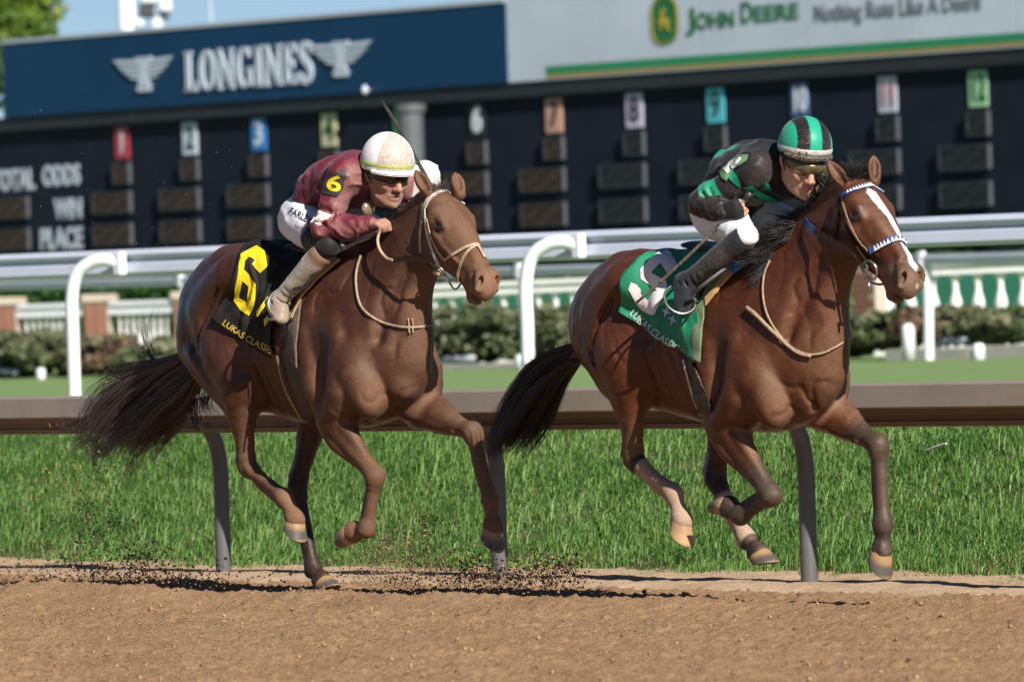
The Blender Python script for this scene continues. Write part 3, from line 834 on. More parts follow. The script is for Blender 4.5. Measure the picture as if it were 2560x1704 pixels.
put_text("lettering", "D", 1868, 1897, 31, 52, MATS["sign_dkgreen"], .008); put_text("lettering", "EERE", 1901, 2012, 31, 40, MATS["sign_dkgreen"], .006)
put_text("lettering", "Nothing Runs Like A Deere", 2052, 2468, 24, 44, MATS["sign_grey"], .004)
# numbered columns
TILES = [(1, 307, 323, 402, 48, (.42, .05, .08), (.7, .6, .62)), (2, 477, 310, 393, 52, (.62, .72, .80), (.02, .05, .06)), (3, 649, 301, 380, 52, (.04, .22, .60), (.75, .8, .85)), (4, 825, 286, 370, 56, (.62, .60, .36), (.02, .05, .03)),
         (5, 1006, 275, 360, 56, (.03, .30, .10), (.8, .8, .8)), (6, 1195, 262, 345, 56, (.015, .02, .025), (.70, .76, .80)), (7, 1387, 246, 331, 58, (.62, .34, .27), (.03, .02, .02)), (8, 1588, 229, 323, 61, (.60, .53, .70), (.04, .03, .06)),
         (9, 1791, 215, 309, 62, (.10, .52, .62), (.02, .06, .08)), (10, 2001, 203, 288, 62, (.05, .10, .24), (.75, .8, .9)), (11, 2221, 183, 277, 68, (.55, .60, .68), (.36, .07, .10)), (12, 2447, 165, 261, 68, (.36, .62, .36), (.02, .10, .05))]
tw = .40; thh = .585
z_tile = np.mean([.5 * (tb(t[1], t[2])[2] + tb(t[1], t[3])[2]) for t in TILES])
row_z = [np.mean([tb(477, 427)[2], tb(2040 + 406, 310 - 5)[2]]), np.mean([tb(430, 508)[2], tb(2447, 382)[2]]), np.mean([tb(430, 588)[2], tb(2447, 475)[2]])]
row_z.append(row_z[2] - (row_z[1] - row_z[2])); row_z.append(row_z[3] - (row_z[1] - row_z[2]))
BOXM = {}
def display_box(x1, zc, w, h, lit, dep=.085):
    """lamp display: open case with louvres over a field of lamps; right edge at x1"""
    key = (round(w, 3), lit)
    if key not in BOXM:
        b = MB(); e = .016
        b.box((-w, -dep, -h / 2), (-w + e, 0, h / 2)); b.box((-e, -dep, -h / 2), (0, 0, h / 2)); b.box((-w + e, -dep, h / 2 - e), (-e, 0, h / 2)); b.box((-w + e, -dep, -h / 2), (-e, 0, -h / 2 + e)); b.box((-w + e, -.012, -h / 2 + e), (-e, -.002, h / 2 - e))
        lv = MB(); n = 7
        for i in range(n):
            z = -h / 2 + e + (h - 2 * e) * (i + .5) / n; lv.box((-w + e, -dep * .68, z - .004), (-e, -dep * .4, z + .004))
        la = MB(); nd = max(1, int(round((w - .06) / .085))); 
        for i in range(nd):
            x = -w + e + (w - 2 * e) * (i + .5) / nd
            for j in range(7):
                z = -h / 2 + e + (h - 2 * e) * (j + .5) / 7
                if (i * 7 + j * 3) % 5 != 4: la.box((x - .024, -dep * .98, z - .017), (x + .024, -dep * .72, z + .017))
        BOXM[key] = (b, lv, la)
        k0 = b.build("display_box", MATS["box_side"], board); k1 = tag(lv.build("louvres", MATS["louvre"], k0), kind="stuff"); k2 = la.build("lamps", MATS["lamp_brown" if lit else "lamp_dim"], k0); k2["kind"] = "stuff"
        BOXM[key] = (k0.data, k1.data, k2.data); o = k0
    else:
        d = BOXM[key]; o = put(bpy.data.objects.new("display_box", d[0]), board); put(bpy.data.objects.new("louvres", d[1]), o)["kind"] = "stuff"; put(bpy.data.objects.new("lamps", d[2]), o)["kind"] = "stuff"
    o.location = (x1, -.003, zc)
for num, px, y0, y1, wpx, col, ncol in TILES:
    x = tb(px, (y0 + y1) / 2)[0]
    m = mat("tile_%d" % num, col, .5); nm = mat("numeral_%d" % num, ncol, .5)
    t = bbox("number_tile", x - tw / 2, x + tw / 2, -.03, -.003, z_tile - thh / 2, z_tile + thh / 2, m)
    o = text_obj("numeral", str(num), .60, nm, t, (x, -.035, z_tile), .004, .014 if num != 6 else .03, 1.0, .85 if num < 10 else .62)
    display_box(x + .24, row_z[0], .46, .40, num < 8)
    for rz in row_z[1:4]: display_box(x + .24, rz, 1.10, .40, num < 8)
for pxl in (70, -100): 
    for rz in row_z[1:4]: display_box(tb(75 if pxl == 70 else -95, 520)[0], rz, 1.10, .40, True)
bt = mat("board_text", (.55, .60, .70), .5)
for body, x0, x1, pyc, hpx in (("TOTAL", -20, 88, 450, 52), ("ODDS", 107, 201, 438, 50), ("WIN", 136, 205, 522, 50), ("PLACE", 102, 207, 596, 52)):
    put_text("row_title", body, x0, x1, pyc, hpx, bt, .02, y=-.012)
put_text("row_title", "SHOW", 118, 176, 688, 14, bt, .004, y=-.012)
# round column before the board, lamp on a bracket, skyline bits
cx = tb(1028, 400, -.5)
b = MB(); b.tube([(cx[0], -.5, .1), (cx[0], -.5, z_lip - .04)], .235, 24); b.tube([(cx[0], -.5, z_lip - .16), (cx[0], -.5, z_lip - .02)], .28, 24); b.build("column", MATS["col_grey"], board, smooth=False)
lp = tb(912, 225, -.25); b = MB(); b.ball((lp[0], -.25, lp[2]), .055, 12, 9, (1, 1, 1.5)); b.tube([(lp[0], -.25, lp[2]), (lp[0], -.05, lp[2])], .014, 6); b.build("lamp_globe", mat("globe", (.62, .68, .75), .3), board, smooth=True)
# ------------------------------------------------------------------ balustrades, hedge, shrubs, tree, light mast
mat("stone_white", (.84, .84, .82), .6, noise=.14, nscale=3); mat("stone_shade", (.56, .59, .62), .6, noise=.12, nscale=3)
mat("brick_red", (.38, .17, .11), .8, noise=.35, nscale=18); mat("mortar", (.46, .40, .34), .9); mat("cap_stone", (.55, .47, .38), .8, noise=.2, nscale=6)
mat("green_boards", (.022, .14, .085), .5, noise=.15, nscale=3)
mat("shrub_wood", (.10, .075, .05), .9)
def baluster_mesh(h, r):
    prof = [(0, 1.0), (.06, 1.0), (.08, .62), (.14, .55), (.22, .85), (.36, 1.0), (.48, .86), (.62, .52), (.78, .44), (.86, .62), (.90, .5), (.93, .95), (1.0, .95)]
    n = 12; V = []; Fs = []
    for z, k in prof:
        for i in range(n): V.append((r * k * math.cos(2 * math.pi * i / n), r * k * math.sin(2 * math.pi * i / n), z * h))
    for j in range(len(prof) - 1):
        for i in range(n): a, c = j * n + i, j * n + (i + 1) % n; Fs.append((a, c, c + n, a + n))
    b = MB(); b.add(V, Fs); return b
def balustrade(px0, px1, py0t, py1t, d0, tan, railh, balh, pitch, br, label, mats, piers=(), pier_w=.34, back=None, foot=.12):
    A = P3(px0, py0t, d0, tan); Bq = P3(px1, py1t, d0, tan); L = np.linalg.norm((Bq - A)[:2]); ang = math.atan2(Bq[1] - A[1], Bq[0] - A[0])
    slope = (Bq[2] - A[2]) / L
    zt = A[2]; base = zt - railh - balh - foot
    root = empty("balustrade", (A[0], A[1], base), ang); tag(root, label, "balustrade")
    M = Matrix(((1, 0, 0, 0), (0, 1, 0, 0), (slope, 0, 1, 0), (0, 0, 0, 1)))
    H = zt - base
    b = MB(); b.box((0, -.12, H - railh), (L, .12, H - .35 * railh), M); b.box((0, -.17, H - .35 * railh + .002), (L, .17, H), M); b.build("top_rail", mats[0], root)
    b = MB(); b.box((0, -.15, -.6), (L, .15, foot), M); b.build("plinth", mats[1], root)
    bm = baluster_mesh(balh, br); me = None; n = int(L / pitch)
    for i in range(n):
        x = (i + .5) * L / n
        if any(abs(x - p * L) < pier_w * .75 for p in piers): continue
        if me is None: o = bm.build("baluster", mats[2], root, smooth=True); me = o.data
        else: o = put(bpy.data.objects.new("baluster", me), root)
        o.location = (x, 0, foot + slope * x)
    if back:
        b = MB(); b.box((0, .9, -.6), (L, 1.0, H - railh * .6), M); b.build("green_backing", back, root)
    for p in piers:
        x = p * L; z0 = slope * x
        pr = MB(); pr.box((x - pier_w / 2 + .01, -pier_w / 2 + .01, -.6), (x + pier_w / 2 - .01, pier_w / 2 - .01, H + z0 - .02)); po = pr.build("brick_pier", MATS["mortar"], root)
        bk = None; rows = int((H + .1) / .085)
        for r_ in range(rows):
            for c in range(2):
                for side in (0, 1):
                    if bk is None:
                        q = MB(); q.box((-pier_w / 4 + .006, -.02, -.034), (pier_w / 4 - .006, .02, .034)); ob = q.build("brick", MATS["brick_red"], po); bk = ob.data
                    else: ob = put(bpy.data.objects.new("brick", bk), po)
                    off = (-.25 + .5 * c) * pier_w
                    if side == 0: ob.location = (x + off, -pier_w / 2, z0 + .06 + r_ * .085)
                    else: ob.location = (x - pier_w / 2, off, z0 + .06 + r_ * .085); ob.rotation_euler = (0, 0, math.pi / 2)
        cp = MB(); cp.box((x - pier_w * .66, -pier_w * .66, H + z0 - .015), (x + pier_w * .66, pier_w * .66, H + z0 + .12)); cp.build("cap_stone", MATS["cap_stone"], root, bevel=.02)
    return root
balustrade(-60, 560, 765, 744, 97, .25, .20, .66, .108, .040, "pale balustrade of slim balusters between brick piers behind the left shrubs", (MATS["stone_shade"], MATS["stone_white"], MATS["stone_white"]), piers=(.13, .50, .86), pier_w=.36)
balustrade(980, 2120, 716, 665, 88, .45, .17, .80, .26, .075, "white balustrade before green boards, the middle stretch behind the horses", (MATS["stone_white"], MATS["stone_white"], MATS["stone_white"]), back=MATS["green_boards"])
balustrade(2190, 2700, 661, 638, 84, .45, .17, .62, .30, .082, "white balustrade before green boards at the right, ahead of the winner's nose", (MATS["stone_white"], MATS["stone_white"], MATS["stone_white"]), back=MATS["green_boards"])
# brick wall between the two stretches
def brick_wall(px0, px1, pyt, pyb, d0, label):
    A = P3(px0, pyt, d0); Bq = P3(px1, pyt - 2, d0); L = np.linalg.norm((Bq - A)[:2]); ang = math.atan2(Bq[1] - A[1], Bq[0] - A[0]); zb = P3(px0, pyb, d0)[2]
    root = empty("brick_wall", (A[0], A[1], zb), ang); H = A[2] - zb; tag(root, label, "wall")
    b = MB(); b.box((0, 0, -.3), (L, .2, H)); b.build("mortar", MATS["mortar"], root)
    bk = None; nr = int(H / .085); nc = int(L / .23) + 1
    for r_ in range(nr):
        for c in range(nc):
            x0 = c * .23 - (.115 if r_ % 2 else 0); x1 = min(L, x0 + .215); x0 = max(0, x0)
            if x1 - x0 < .05: continue
            q = MB(); q.box((x0, -.014, r_ * .085 + .01), (x1, .0, r_ * .085 + .075)); q.build("brick", MATS["brick_red"], root)
brick_wall(2126, 2186, 672, 800, 84, "short red brick wall under the leading horse's chin")

OLIVE = [(.075, .10, .045), (.11, .135, .06), (.15, .17, .085), (.19, .20, .11), (.23, .22, .14)]
HEDGE = [(.022, .07, .016), (.035, .10, .02), (.05, .135, .028), (.07, .165, .035)]
def shrub(px, py_base, w, h, d0, label, seed, cols=OLIVE, n=1500, size=.06):
    B0 = P3(px, py_base, d0); root = empty("shrub", tuple(B0)); tag(root, label, "shrub", "olive shrubs along the turf course")
    parts = [leaf_cloud((0, 0, h * .50), (w / 2, w / 2.4, h * .50), n, size, cols, seed, clump=22), leaf_cloud((0, 0, h * .32), (w / 2, w / 2.4, h * .32), n // 3, size, cols[:3], seed + 1, shell=.3)]
    foliage("foliage", parts, root)
    rg = np.random.default_rng(seed); st = MB()
    for k in range(7):
        a = rg.uniform(0, 6.28); t = np.array([w * .3 * math.cos(a), w * .3 * math.sin(a), h * rg.uniform(.6, .95)]); st.tube([(0, 0, 0), t * .5, t], [.03, .02, .008], 6)
    st.build("stems", MATS["shrub_wood"], root)
sh = [(-70, 945, 1.5, .66, ""), (62, 942, 1.3, .66, ""), (175, 940, 1.2, .60, ""), (290, 935, 1.1, .52, ""), (400, 932, 1.0, .50, ""), (1040, 912, 1.0, .74, ""), (1125, 912, 1.1, .78, ""), (1225, 908, 1.2, .78, ""), (1345, 906, 1.3, .74, ""), (1455, 905, 1.1, .76, ""), (2010, 890, 1.0, .80, "x"), (2140, 885, 1.1, .58, "x"), (2235, 868, .9, .45, "x"), (2390, 862, 1.2, .50, "x"), (2490, 858, 1.2, .48, "x"), (2590, 855, 1.2, .48, "x")]
SL = ["leftmost olive shrub, cut by the picture's left edge", "olive shrub left of the near bowed white post, beside the picture edge", "olive shrub right behind the left bowed white post", "olive shrub with rusty leaves right of the left bowed white post", "small olive shrub beside the trailing horse's rump", "olive shrub just right of the trailing horse's chest", "dark olive shrub under the trailing horse's chin", "tall olive shrub left of the middle bowed white post", "olive shrub right behind the middle bowed white post", "olive shrub just left of the leading horse's rump", "olive shrub hidden mostly by the leading horse's neck", "olive shrub right of the leading horse's chest", "low shrub behind the white stub post at the right", "low reddish shrub right of the far slender rail post", "low shrub between the slender post and the picture's right edge", "rightmost low shrub, cut by the picture's right edge"]
for i, (px, py, w, h, _) in enumerate(sh):
    shrub(px, py, w * 1.35, h * 1.0, 80.5, SL[i], 100 + 3 * i, OLIVE if i not in (3, 13) else [(.16, .085, .06), (.18, .12, .075), (.15, .15, .075), (.22, .18, .12)], 3200)
# clipped hedge behind the balustrades
A = P3(-400, 742, 104); Bq = P3(3000, 618, 104); L = np.linalg.norm((Bq - A)[:2]); ang = math.atan2(Bq[1] - A[1], Bq[0] - A[0])
hd = empty("hedge", (A[0], A[1], TURF), ang); tag(hd, "clipped green hedge running behind the balustrades below the tote board", "hedge")
rg = np.random.default_rng(77); n = 26000; xx = rg.uniform(0, L, n); zt = (A[2] - TURF) + (Bq[2] - A[2]) / L * xx
k = rg.uniform(0, 1, n); zz = np.where(k < .45, zt + .05 * vnoise(np.stack([xx, xx * 0, xx * 0], 1), .8, 3, 2), rg.uniform(.1, 1, n) * zt); yy = np.where(k < .45, rg.uniform(-.5, .5, n), -.5 + rg.normal(0, .04, n))
P = np.stack([xx, yy, zz], 1); N = np.where((k < .45)[:, None], np.array([[0, 0, 1.0]]), np.array([[0, -1.0, 0]])) + rg.normal(0, .5, (n, 3)); N /= np.linalg.norm(N, axis=1, keepdims=True)
a = np.cross(N, rg.normal(0, 1, (n, 3))); a /= np.linalg.norm(a, axis=1, keepdims=True); b_ = np.cross(N, a); sz = .085
V = np.stack([P - a * sz, P + b_ * sz * .6, P + a * sz, P - b_ * sz * .6], 1).reshape(-1, 3); Q = np.arange(n)[:, None] * 4 + np.arange(4)[None]
c = np.array(HEDGE)[rg.integers(0, 4, n)]; me = mesh_from("hedge_leaves", V, Q, False); set_color(me, "tint", np.repeat(c, 4, 0)); obj("hedge_leaves", me, MATS["leaf"], hd)
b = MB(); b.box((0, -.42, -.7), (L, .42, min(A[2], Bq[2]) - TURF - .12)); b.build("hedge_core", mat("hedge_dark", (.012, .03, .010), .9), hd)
# tree behind the board's left end
tp = P3(40, 560, 150, 1.0); tp[2] = 0.5; tr = empty("tree", tuple(tp)); tag(tr, "leafy yellow-green tree rising behind the left end of the tote board", "tree")
top = P3(40, 60, 150, 1.0)[2] - .5
TC = [(.06, .12, .02), (.10, .18, .028), (.15, .24, .035), (.21, .29, .045), (.28, .32, .06)]
parts = []
for i, (dx, dz, rx, rz) in enumerate(((-.6, .0, 1.5, 1.5), (.25, 1.0, 1.15, 1.2), (-.2, 2.0, 1.3, 1.3), (-1.7, 1.0, 1.5, 1.7), (-1.5, -1.2, 1.3, 1.4), (-2.4, -.6, 1.4, 1.5), (-.35, -.9, 1.0, 1.2), (.35, .2, .95, 1.0))):
    parts.append(leaf_cloud((dx, 0, top + dz), (rx, rx, rz), 4200, .10, TC, 40 + i, clump=34))
foliage("crown", parts, tr)
tk = MB(); tk.tube([(-.9, 0, 0), (-.95, 0, top * .5), (-.9, .1, top * .85), (-.7, 0, top + 1.2)], [.28, .22, .16, .05], 10)
for (dx, dz) in ((.3, .8), (-2.2, .6), (-.2, 1.9), (-1.8, -.6)): tk.tube([(-.92, 0, top * .72), ((dx - .92) / 2, .1, top * .86 + dz * .4), (dx, 0, top + dz)], [.12, .08, .03], 8)
tk.build("trunk", MATS["shrub_wood"], tr, smooth=True)
# floodlight mast on the skyline
mp = P3(318, 80, 140, 1.0); fm = empty("floodlight_mast", (mp[0], mp[1], .5)); tag(fm, "white floodlight mast with lamp boxes rising above the blue panel", "light mast")
mz = mp[2] - .5; s_ = 140 / F_PX
mat("mast_white", (.72, .74, .78), .4); mat("mast_dark", (.05, .055, .06), .5)
b = MB(); b.tube([(0, 0, 0), (0, 0, mz + 3.0)], .20, 14); b.build("pole", MATS["mast_white"], fm, smooth=True)
for (dx, dz, w, h, mt) in ((55, 55, 40, 40, 'mast_dark'), (35, 22, 22, 22, 'mast_white'), (82, 20, 26, 30, 'mast_white'), (62, 90, 44, 34, 'mast_white'), (105, 70, 30, 40, 'mast_white'), (100, 40, 24, 22, 'mast_dark')):
    b = MB(); b.box(((dx - w / 2) * s_, -.2, mz + (dz - h / 2) * s_), ((dx + w / 2) * s_, .2, mz + (dz + h / 2) * s_)); b.build("lamp_box", MATS[mt], fm, bevel=.03)
b = MB(); b.tube([(0, 0, mz + .45), (120 * s_, 0, mz + .45)], .04, 8); b.build("cross_arm", MATS["mast_white"], fm)
# a thin far pole
pp = P3(527, 60, 160, 1.0); b = MB(); b.tube([(0, 0, 0), (0, 0, pp[2] + 3)], .035, 8); o = b.build("flag_pole", mat("far_pole", (.50, .56, .64), .5)); o.location = (pp[0], pp[1], 0); tag(o, "thin far pole standing above the blue panel, right of the mast", "pole")
# kerb stones, stubs and laid-down rails at the turf's far edge
mat("kerb_stone", (.55, .52, .46), .8, noise=.2, nscale=3)
def kerb(px0, px1, py0, py1, label):
    A = P3(px0, py0, 79); Bq = P3(px1, py1, 79); d = Bq - A; L = np.linalg.norm(d[:2]); root = empty("kerb", (A[0], A[1], A[2]), math.atan2(d[1], d[0])); tag(root, label, "kerb")
    n = max(1, int(L / 1.2)); 
    for i in range(n):
        b = MB(); b.box((i * L / n + .01, -.1, -.12), ((i + 1) * L / n - .01, .12, .07 + d[2] / L * i * L / n)); b.build("kerb_stone", MATS["kerb_stone"], root, bevel=.015)
kerb(1040, 1310, 925, 915, "pale kerb along the turf between the two horses")
kerb(2225, 2660, 888, 870, "pale kerb along the turf at the right")
def stub(px, py, h, r, label, cat="post"):
    B0 = P3(px, py, 77.5); b = MB(); b.tube([(0, 0, -.05), (0, 0, h * .82), (0, 0, h * .95), (0, 0, h)], [r, r, r * .8, r * .3], 14); o = b.build("marker_post", MATS["white_paint"], smooth=True); o.location = tuple(B0); tag(o, label, cat, "white marker stubs on the turf edge")
stub(103, 955, .19, .06, "white marker stub low on the turf at far left"); stub(1306, 920, .17, .09, "white marker stub beside the middle rail post's foot"); stub(2272, 888, .36, .075, "tall white stub post left of the far slender rail post"); stub(2447, 898, .18, .07, "white marker stub on the turf at the far right")
def laid(px0, py0, px1, py1, label):
    a = P3(px0, py0, 79.5); c = P3(px1, py1, 79.5); b = MB(); b.tube([a, lerp3(a, c, .5) + np.array([0, 0, .04]), c], .045, 8); tag(b.build("loose_rail", MATS["rail_aluminium"], smooth=True), label, "rail piece")
def lerp3(a, b, t): return a * (1 - t) + b * t
laid(1075, 912, 1185, 895, "loose grey rail piece lying before the shrubs, between the horses"); laid(2325, 868, 2420, 852, "loose grey rail piece lying before the shrubs at the right"); laid(-40, 938, 45, 930, "loose pale rail piece lying at the far left of the turf")
# ------------------------------------------------------------------ horses
Yv = np.array([0, 1.0, 0])
def U(v): v = np.asarray(v, float); return v / (np.linalg.norm(v) + 1e-12)
def lerp(a, b, t): return np.asarray(a, float) * (1 - t) + np.asarray(b, float) * t
def palmar(d): d = U(d); return U(np.array([d[2], 0, -d[0]]))

def make_hoof(c, d, toe, name, mats, parent, size=1.0, L=0.083):
    """c coronet centre, d down the hoof wall, toe forward direction"""
    d = U(d); toe = U(toe - d * (toe @ d)); y = np.cross(d, toe)
    rings = []
    n = 28
    prof = [(-0.012, 0.90, .0), (0.0, 1.0, 0), (0.006, 1.03, 0.002), (0.03, 1.1, 0.008), (0.055, 1.18, 0.015), (0.078, 1.27, 0.022), (L, 1.28, 0.023)]
    V = []; Fs = []
    for (t, s, sh) in prof:
        for k in range(n):
            w = 2 * math.pi * k / n
            ct, st = math.cos(w), math.sin(w)
            rx = 0.050 * s * size * (1.08 if ct > 0 else 0.92); ry = 0.047 * s * size
            heel = 0.45 + 0.55 * (ct * 0.5 + 0.5)           # wall is lower at the heel
            V.append(np.asarray(c) + d * (t * size * heel) + toe * (rx * ct + sh * size) + y * (ry * st))
    m = len(prof)
    for i in range(m - 1):
        for k in range(n):
            a, b = i * n + k, i * n + (k + 1) % n; Fs.append((a, b, b + n, a + n))
    # sole: rim, then a hollow with the frog
    for (s2, up) in ((0.84, 0.0), (0.80, 0.010), (0.35, 0.014)):
        b0 = len(V)
        for k in range(n):
            cc = np.asarray(c) + d * (L * 0.72 * size) + toe * (0.02 * size)
            p = V[(m - 1) * n + k]; V.append(cc * (1 - s2) + p * s2 - d * up * size)
        for k in range(n):
            a = b0 - n + k; b = b0 - n + (k + 1) % n
            Fs.append((a, b, b0 + (k + 1) % n, b0 + k))
    Fs.append(tuple(len(V) - n + k for k in range(n)))
    bm = MB(); bm.add(V, Fs); o = bm.build(name, mats, parent, smooth=True)
    nf = len(Fs); mi = np.zeros(nf, np.int32); mi[(m - 1) * n:(m) * n] = 1; mi[m * n:] = 2
    o.data.polygons.foreach_set("material_index", mi)
    V = np.array(V); t = (V - np.asarray(c)) @ d / (L * size)
    set_float(o.data, "down", np.clip(t, 0, 1))
    return o

def foreleg(B, J, s):
    """s = -1 right, +1 left; J has sho, elb, knee, fet, cor (all 3D)"""
    sho, elb, knee, fet, cor = (J[k] for k in ('sho', 'elb', 'knee', 'fet', 'cor'))
    y = Yv * s
    B.chain([sho + np.array([-.03, 0, .05]), sho, lerp(sho, elb, .5), elb], [(.090, .11), (.095, .115), (.088, .112), (.074, .092)], .05, Yv)
    d = U(knee - elb); pb = palmar(d)
    # forearm: bone, extensors in front, flexors behind
    B.chain([elb, lerp(elb, knee, .3), lerp(elb, knee, .65), knee], [(.070, .086), (.062, .076), (.043, .049), (.038, .041)], .03, Yv)
    B.chain([lerp(elb, knee, -.12) - pb * .048 + y * .012, lerp(elb, knee, .25) - pb * .052 + y * .02, lerp(elb, knee, .6) - pb * .031 + y * .010, lerp(elb, knee, .95) - pb * .016], [.036, .042, .027, .015], .008)
    B.chain([elb + pb * .045 + y * .026, lerp(elb, knee, .25) + pb * .056 + y * .028, lerp(elb, knee, .62) + pb * .038 + y * .010, lerp(elb, knee, .97) + pb * .022], [.040, .037, .023, .014], .008)
    B.chain([elb + pb * .01 - y * .035, lerp(elb, knee, .3) + pb * .03 - y * .03, lerp(elb, knee, .7) + pb * .022 - y * .012], [.035, .033, .015], .010)
    # point of elbow and triceps
    B.ball(elb + pb * .055 - d * .03, .034, .04)
    # knee
    dc = U(fet - knee); pc = palmar(dc); pk = U(pb + pc)
    B.chain([knee - d * .035, knee, knee + dc * .038], [(.046, .044), (.053, .049), (.044, .040)], .014, Yv)
    B.ball(knee - pk * .024 - d * .014, .031, .012); B.ball(knee - pk * .021 + dc * .024, .027, .010)
    B.ball(knee + pb * .046 - d * .02, .020, .016)
    # cannon
    B.chain([knee + dc * .03, lerp(knee, fet, .5), fet], [(.036, .037), (.029, .031), (.033, .036)], .012, Yv)
    B.chain([knee + dc * .05 + pc * .028, lerp(knee, fet, .5) + pc * .036, fet + pc * .032 - dc * .03], [(.017, .021), (.015, .018), (.018, .020)], .006, Yv)
    dp = U(cor - fet); pp = palmar(dp)
    B.chain([fet - dc * .02, fet + dp * .012], [(.041, .042), (.042, .043)], .014, Yv)
    B.ball(fet + U(pc + pp) * .029, .030, .010)
    B.chain([fet, lerp(fet, cor, .5), cor], [(.035, .037), (.032, .035), (.046, .048)], .018, Yv)
    B.chain([cor - dp * .012, cor + dp * .004], [(.046, .048), (.047, .05)], .012, Yv)
    B.ball(cor + pp * .03 - dp * .004, .026, .012)

def hindleg(B, J, s):
    hip, stf, hock, fet, cor, but = (J[k] for k in ('hip', 'stf', 'hock', 'fet', 'cor', 'but'))
    y = Yv * s
    dg = U(hock - stf); pg = palmar(dg)
    B.chain([hip, lerp(hip, stf, .5) + y * .02, stf], [(.13, .20), (.12, .175), (.085, .10)], .06, Yv)
    # quadriceps edge, stifle
    B.chain([hip + np.array([.16, 0, .0]) + y * .02, lerp(hip, stf, .55) + np.array([.09, 0, .0]) + y * .03, stf + np.array([.02, 0, .02])], [(.06, .09), (.075, .085), (.06, .06)], .025, Yv)
    B.ball(stf - pg * .03, .055, .04)
    # hamstrings: buttock down to the gaskin
    B.chain([but + np.array([.03, 0, .1]), but, lerp(but, lerp(stf, hock, .25), .55) + pg * .02, lerp(stf, hock, .32) + pg * .035, lerp(stf, hock, .55) + pg * .03], [(.085, .10), (.095, .11), (.085, .10), (.055, .06), (.032, .034)], .05, Yv)
    B.chain([but + np.array([.07, 0, -.02]) + y * .045, lerp(but, stf, .4) + y * .05, lerp(stf, hock, .18) + y * .035], [.072, .078, .052], .016)
    # gaskin
    B.chain([stf, lerp(stf, hock, .3), lerp(stf, hock, .65), hock - dg * .03], [(.085, .098), (.070, .086), (.047, .055), (.040, .046)], .035, Yv)
    B.chain([stf + dg * .05 - pg * .035 + y * .02, lerp(stf, hock, .4) - pg * .03 + y * .02, lerp(stf, hock, .75) - pg * .014 + y * .01, hock - pg * .02], [.042, .037, .023, .014], .009)
    dc = U(fet - hock); pc = palmar(dc)
    poh = hock + U(pg + pc * .35) * .058 - dg * .035                          # point of hock
    B.chain([lerp(stf, hock, .45) + pg * .055, lerp(stf, hock, .72) + pg * .056, poh], [.022, .014, .017], .008)
    B.chain([lerp(stf, hock, .55) + pg * .02, lerp(stf, hock, .8) + pg * .03, poh + (-pg) * .01], [(.014, .025), (.012, .022), (.014, .02)], .02, Yv)
    # hock
    B.chain([hock - dg * .04, hock, hock + dc * .05], [(.046, .048), (.050, .052), (.041, .042)], .014, Yv)
    B.chain([poh, lerp(poh, hock + dc * .05, .5) + pc * .016, hock + dc * .07 + pc * .02], [(.020, .022), (.022, .026), (.018, .02)], .018, Yv)
    B.ball(hock - pg * .022 + y * .01, .027, .016); B.ball(hock - y * .028 + dc * .01, .026, .014)
    # cannon
    B.chain([hock + dc * .05, lerp(hock, fet, .5), fet], [(.036, .038), (.030, .032), (.034, .036)], .012, Yv)
    B.chain([hock + dc * .07 + pc * .028, lerp(hock, fet, .5) + pc * .038, fet + pc * .032 - dc * .03], [(.018, .022), (.016, .019), (.019, .021)], .006, Yv)
    dp = U(cor - fet); pp = palmar(dp)
    B.chain([fet - dc * .02, fet + dp * .012], [(.041, .042), (.042, .043)], .014, Yv)
    B.ball(fet + U(pc + pp) * .029, .030, .010)
    B.chain([fet, lerp(fet, cor, .5), cor], [(.035, .037), (.032, .035), (.046, .048)], .018, Yv)
    B.chain([cor - dp * .012, cor + dp * .004], [(.046, .048), (.047, .05)], .012, Yv)
    B.ball(cor + pp * .03 - dp * .004, .026, .012)

